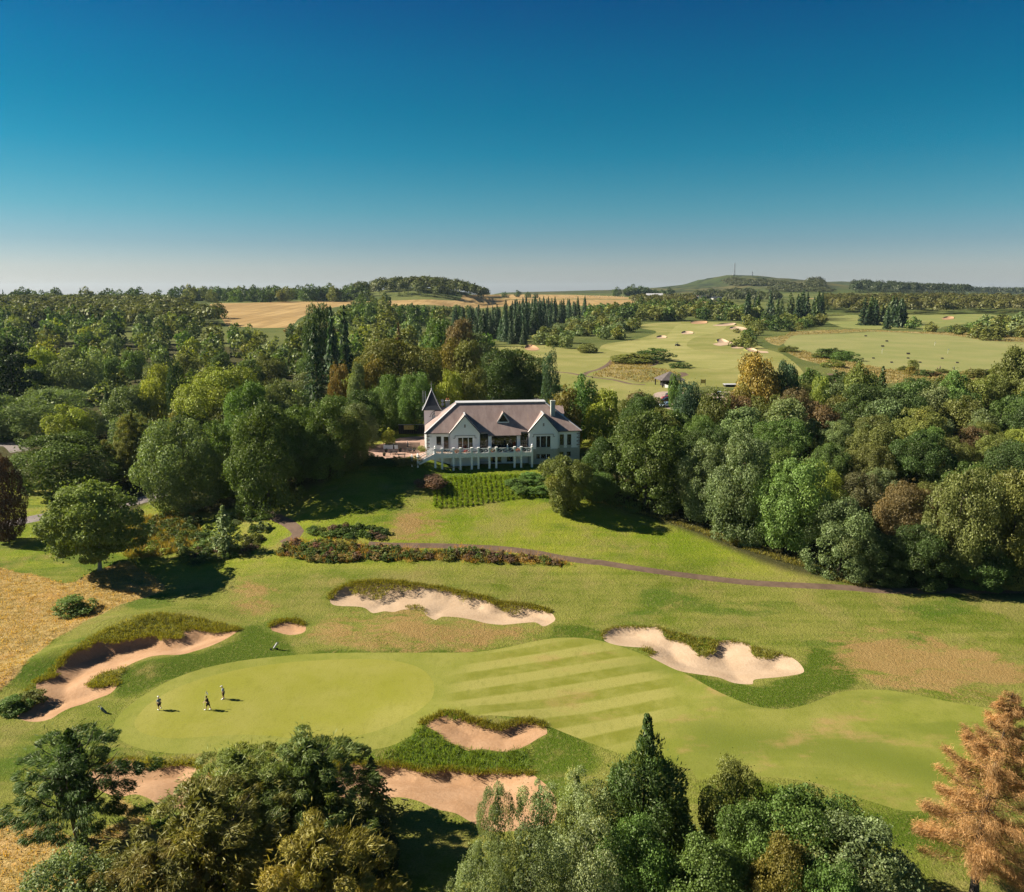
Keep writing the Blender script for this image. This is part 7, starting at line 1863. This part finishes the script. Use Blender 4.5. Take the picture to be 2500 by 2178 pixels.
# ------------------------------------------------------------------ far farm, mast, bales
def barn(name, label, px, py, Y, L, Wd, Hh, wall, roofm, rz=0.0, cat='farm building', group=None):
    X = (px / .8228 - CX) / FPX * Y * cp; z = float(h(np.array([X]), np.array([Y]))[0])
    r = empty(name, (X, Y, z - .5), rz); tag(r, label, cat, group)
    MB().box(-L / 2, L / 2, -Wd / 2, Wd / 2, 0, Hh).build('wall', M[wall], r)
    MB().add([(-L / 2 - .4, -Wd / 2 - .5, Hh - .1), (L / 2 + .4, -Wd / 2 - .5, Hh - .1), (L / 2 + .4, Wd / 2 + .5, Hh - .1), (-L / 2 - .4, Wd / 2 + .5, Hh - .1), (-L / 2 - .4, 0, Hh + Wd * .28), (L / 2 + .4, 0, Hh + Wd * .28)], [(0, 1, 5, 4), (2, 3, 4, 5), (0, 4, 3), (1, 2, 5), (3, 2, 1, 0)]).build('roof', M[roofm], r)
    for i in range(3): MB().box(-L * .35 + i * L * .3, -L * .35 + i * L * .3 + 2.2, -Wd / 2 - .06, -Wd / 2 - .02, .8, 2.8).build('window', M['glass'], r)
gfarm = 'farm buildings below the mast hill'
for lb, px, Y, L, Wd, Hh, wl_, rm, rz in (('long pale-roofed barn at the left of the far farm', 1315, 1640, 34, 14, 6, 'stone', 'lead', .05), ('low brown-roofed barn in the far farm', 1350, 1620, 24, 11, 4.5, 'render', 'roof', -.1), ('white farmhouse in the far farm', 1378, 1600, 16, 9, 6, 'render', 'slate', .1), ('small white cottage in the far farm', 1398, 1590, 12, 8, 5, 'render', 'roof', -.2), ('dark-roofed shed at the right of the far farm', 1422, 1590, 26, 12, 5, 'dark_timber', 'slate', .05), ('grey house below the far farm', 1440, 1400, 17, 10, 6, 'stone', 'slate', .2)):
    barn('farm_building', lb, px, 590, Y, L, Wd, Hh, wl_, rm, rz, group=gfarm)
barn('barn', 'low brown-roofed barn among the trees on the left skyline', 108, 600, 930, 30, 12, 4, 'stone', 'roof', .05, 'barn')
def mast(label, px, ytop, ybase, Y, w0):
    X = (px / .8228 - CX) / FPX * Y * cp; zb = float(h(np.array([X]), np.array([Y]))[0]); H = (ybase - ytop) / 1543 * Y
    r = empty('radio_mast', (X, Y, zb - .5)); tag(r, label, 'mast')
    m = MB(); c = [(w0 * math.cos(a), w0 * math.sin(a)) for a in (.5, 2.6, 4.7)]
    for x, y in c: m.bar((x, y, 0), (x * .3, y * .3, H), .75)
    n = 9
    for i in range(n):
        t0, t1 = i / n, (i + 1) / n; s0, s1 = 1 - .7 * t0, 1 - .7 * t1
        for k in range(3):
            a, b = c[k], c[(k + 1) % 3]
            m.bar((a[0] * s0, a[1] * s0, H * t0), (b[0] * s1, b[1] * s1, H * t1), .4); m.bar((a[0] * s1, a[1] * s1, H * t1), (b[0] * s1, b[1] * s1, H * t1), .35)
    m.build('lattice', M['steel'], r)
    MB().tube([(0, 0, H), (0, 0, H * 1.12)], [.5, .2], 6).build('antenna', M['steel'], r)
    for t in (.35, .8): MB().tube([(0, -1.4, H * t), (0, -2.4, H * t)], [1.3, 1.5], 10).build('dish', M['steel'], r)
    MB().box(-5, 3, -3, 2, 0, 4).build('equipment_hut', M['lead'], r)
mast('tall lattice radio mast on top of the far hill', 1473, 531, 555, 2600, 2.6)
mast('short radio mast right of the tall one on the far hill', 1509, 546, 556, 2600, 1.8)
bale = MB().tube([(-.7, 0, .75), (.7, 0, .75)], [.8, .8], 12)
M['straw'] = plain('straw', (.42, .33, .18), .9)
first = None
rb = random.Random(4)
for i in range(46):
    px, py = rb.uniform(1180, 1260) if i < 30 else rb.uniform(1130, 1240), rb.uniform(594, 598.5) if i < 30 else rb.uniform(593, 600)
    p = at(G([(px, py)]))[0]
    if first is None: o = first = bale.build('hay_bale', M['straw'])
    else: o = first.copy(); COL.objects.link(o)
    o.location = p; o.rotation_euler.z = rb.uniform(0, 3.1)
    tag(o, 'round straw bale lying on the far harvested field', 'hay bale', 'bales on the far stubble field')

# ------------------------------------------------------------------ look-alikes of one row or bed: say where in it each one stands
alike = {}
for o in list(bpy.data.objects):
    if o.get('group') and o.get('category') in ('tree', 'bush'): alike.setdefault((o['group'], o['label']), []).append(o)
for (g_, l_), v in alike.items():
    if len(v) < 4 or len(l_.split()) > 12: continue
    q = project([tuple(o.location) for o in v])[:, 0]; ys = np.array([o.location.y for o in v]); a, b = np.quantile(q, [.34, .67]); m_ = np.median(ys)
    for o, x_, y_ in zip(v, q, ys):
        o['label'] = f"{l_}, {'front' if y_ <= m_ else 'rear'}, {'left part' if x_ <= a else ('middle' if x_ <= b else 'right part')}"

# ------------------------------------------------------------------ the air
hz = MB().box(-11500, 11500, -400, 11400, -14, 185).build('haze', [])
hm = bpy.data.materials.new('haze'); hm.use_nodes = True; hn = hm.node_tree.nodes; hn.clear()
pv = hn.new('ShaderNodeVolumePrincipled'); ho = hn.new('ShaderNodeOutputMaterial')
pv.inputs['Color'].default_value = (.62, .82, 1.0, 1); pv.inputs['Density'].default_value = 0.00003; pv.inputs['Anisotropy'].default_value = .2
hm.node_tree.links.new(pv.outputs[0], ho.inputs['Volume'])
hz.data.materials.append(hm); tag(hz, 'thin blue summer haze over the whole landscape', None, None, 'stuff')
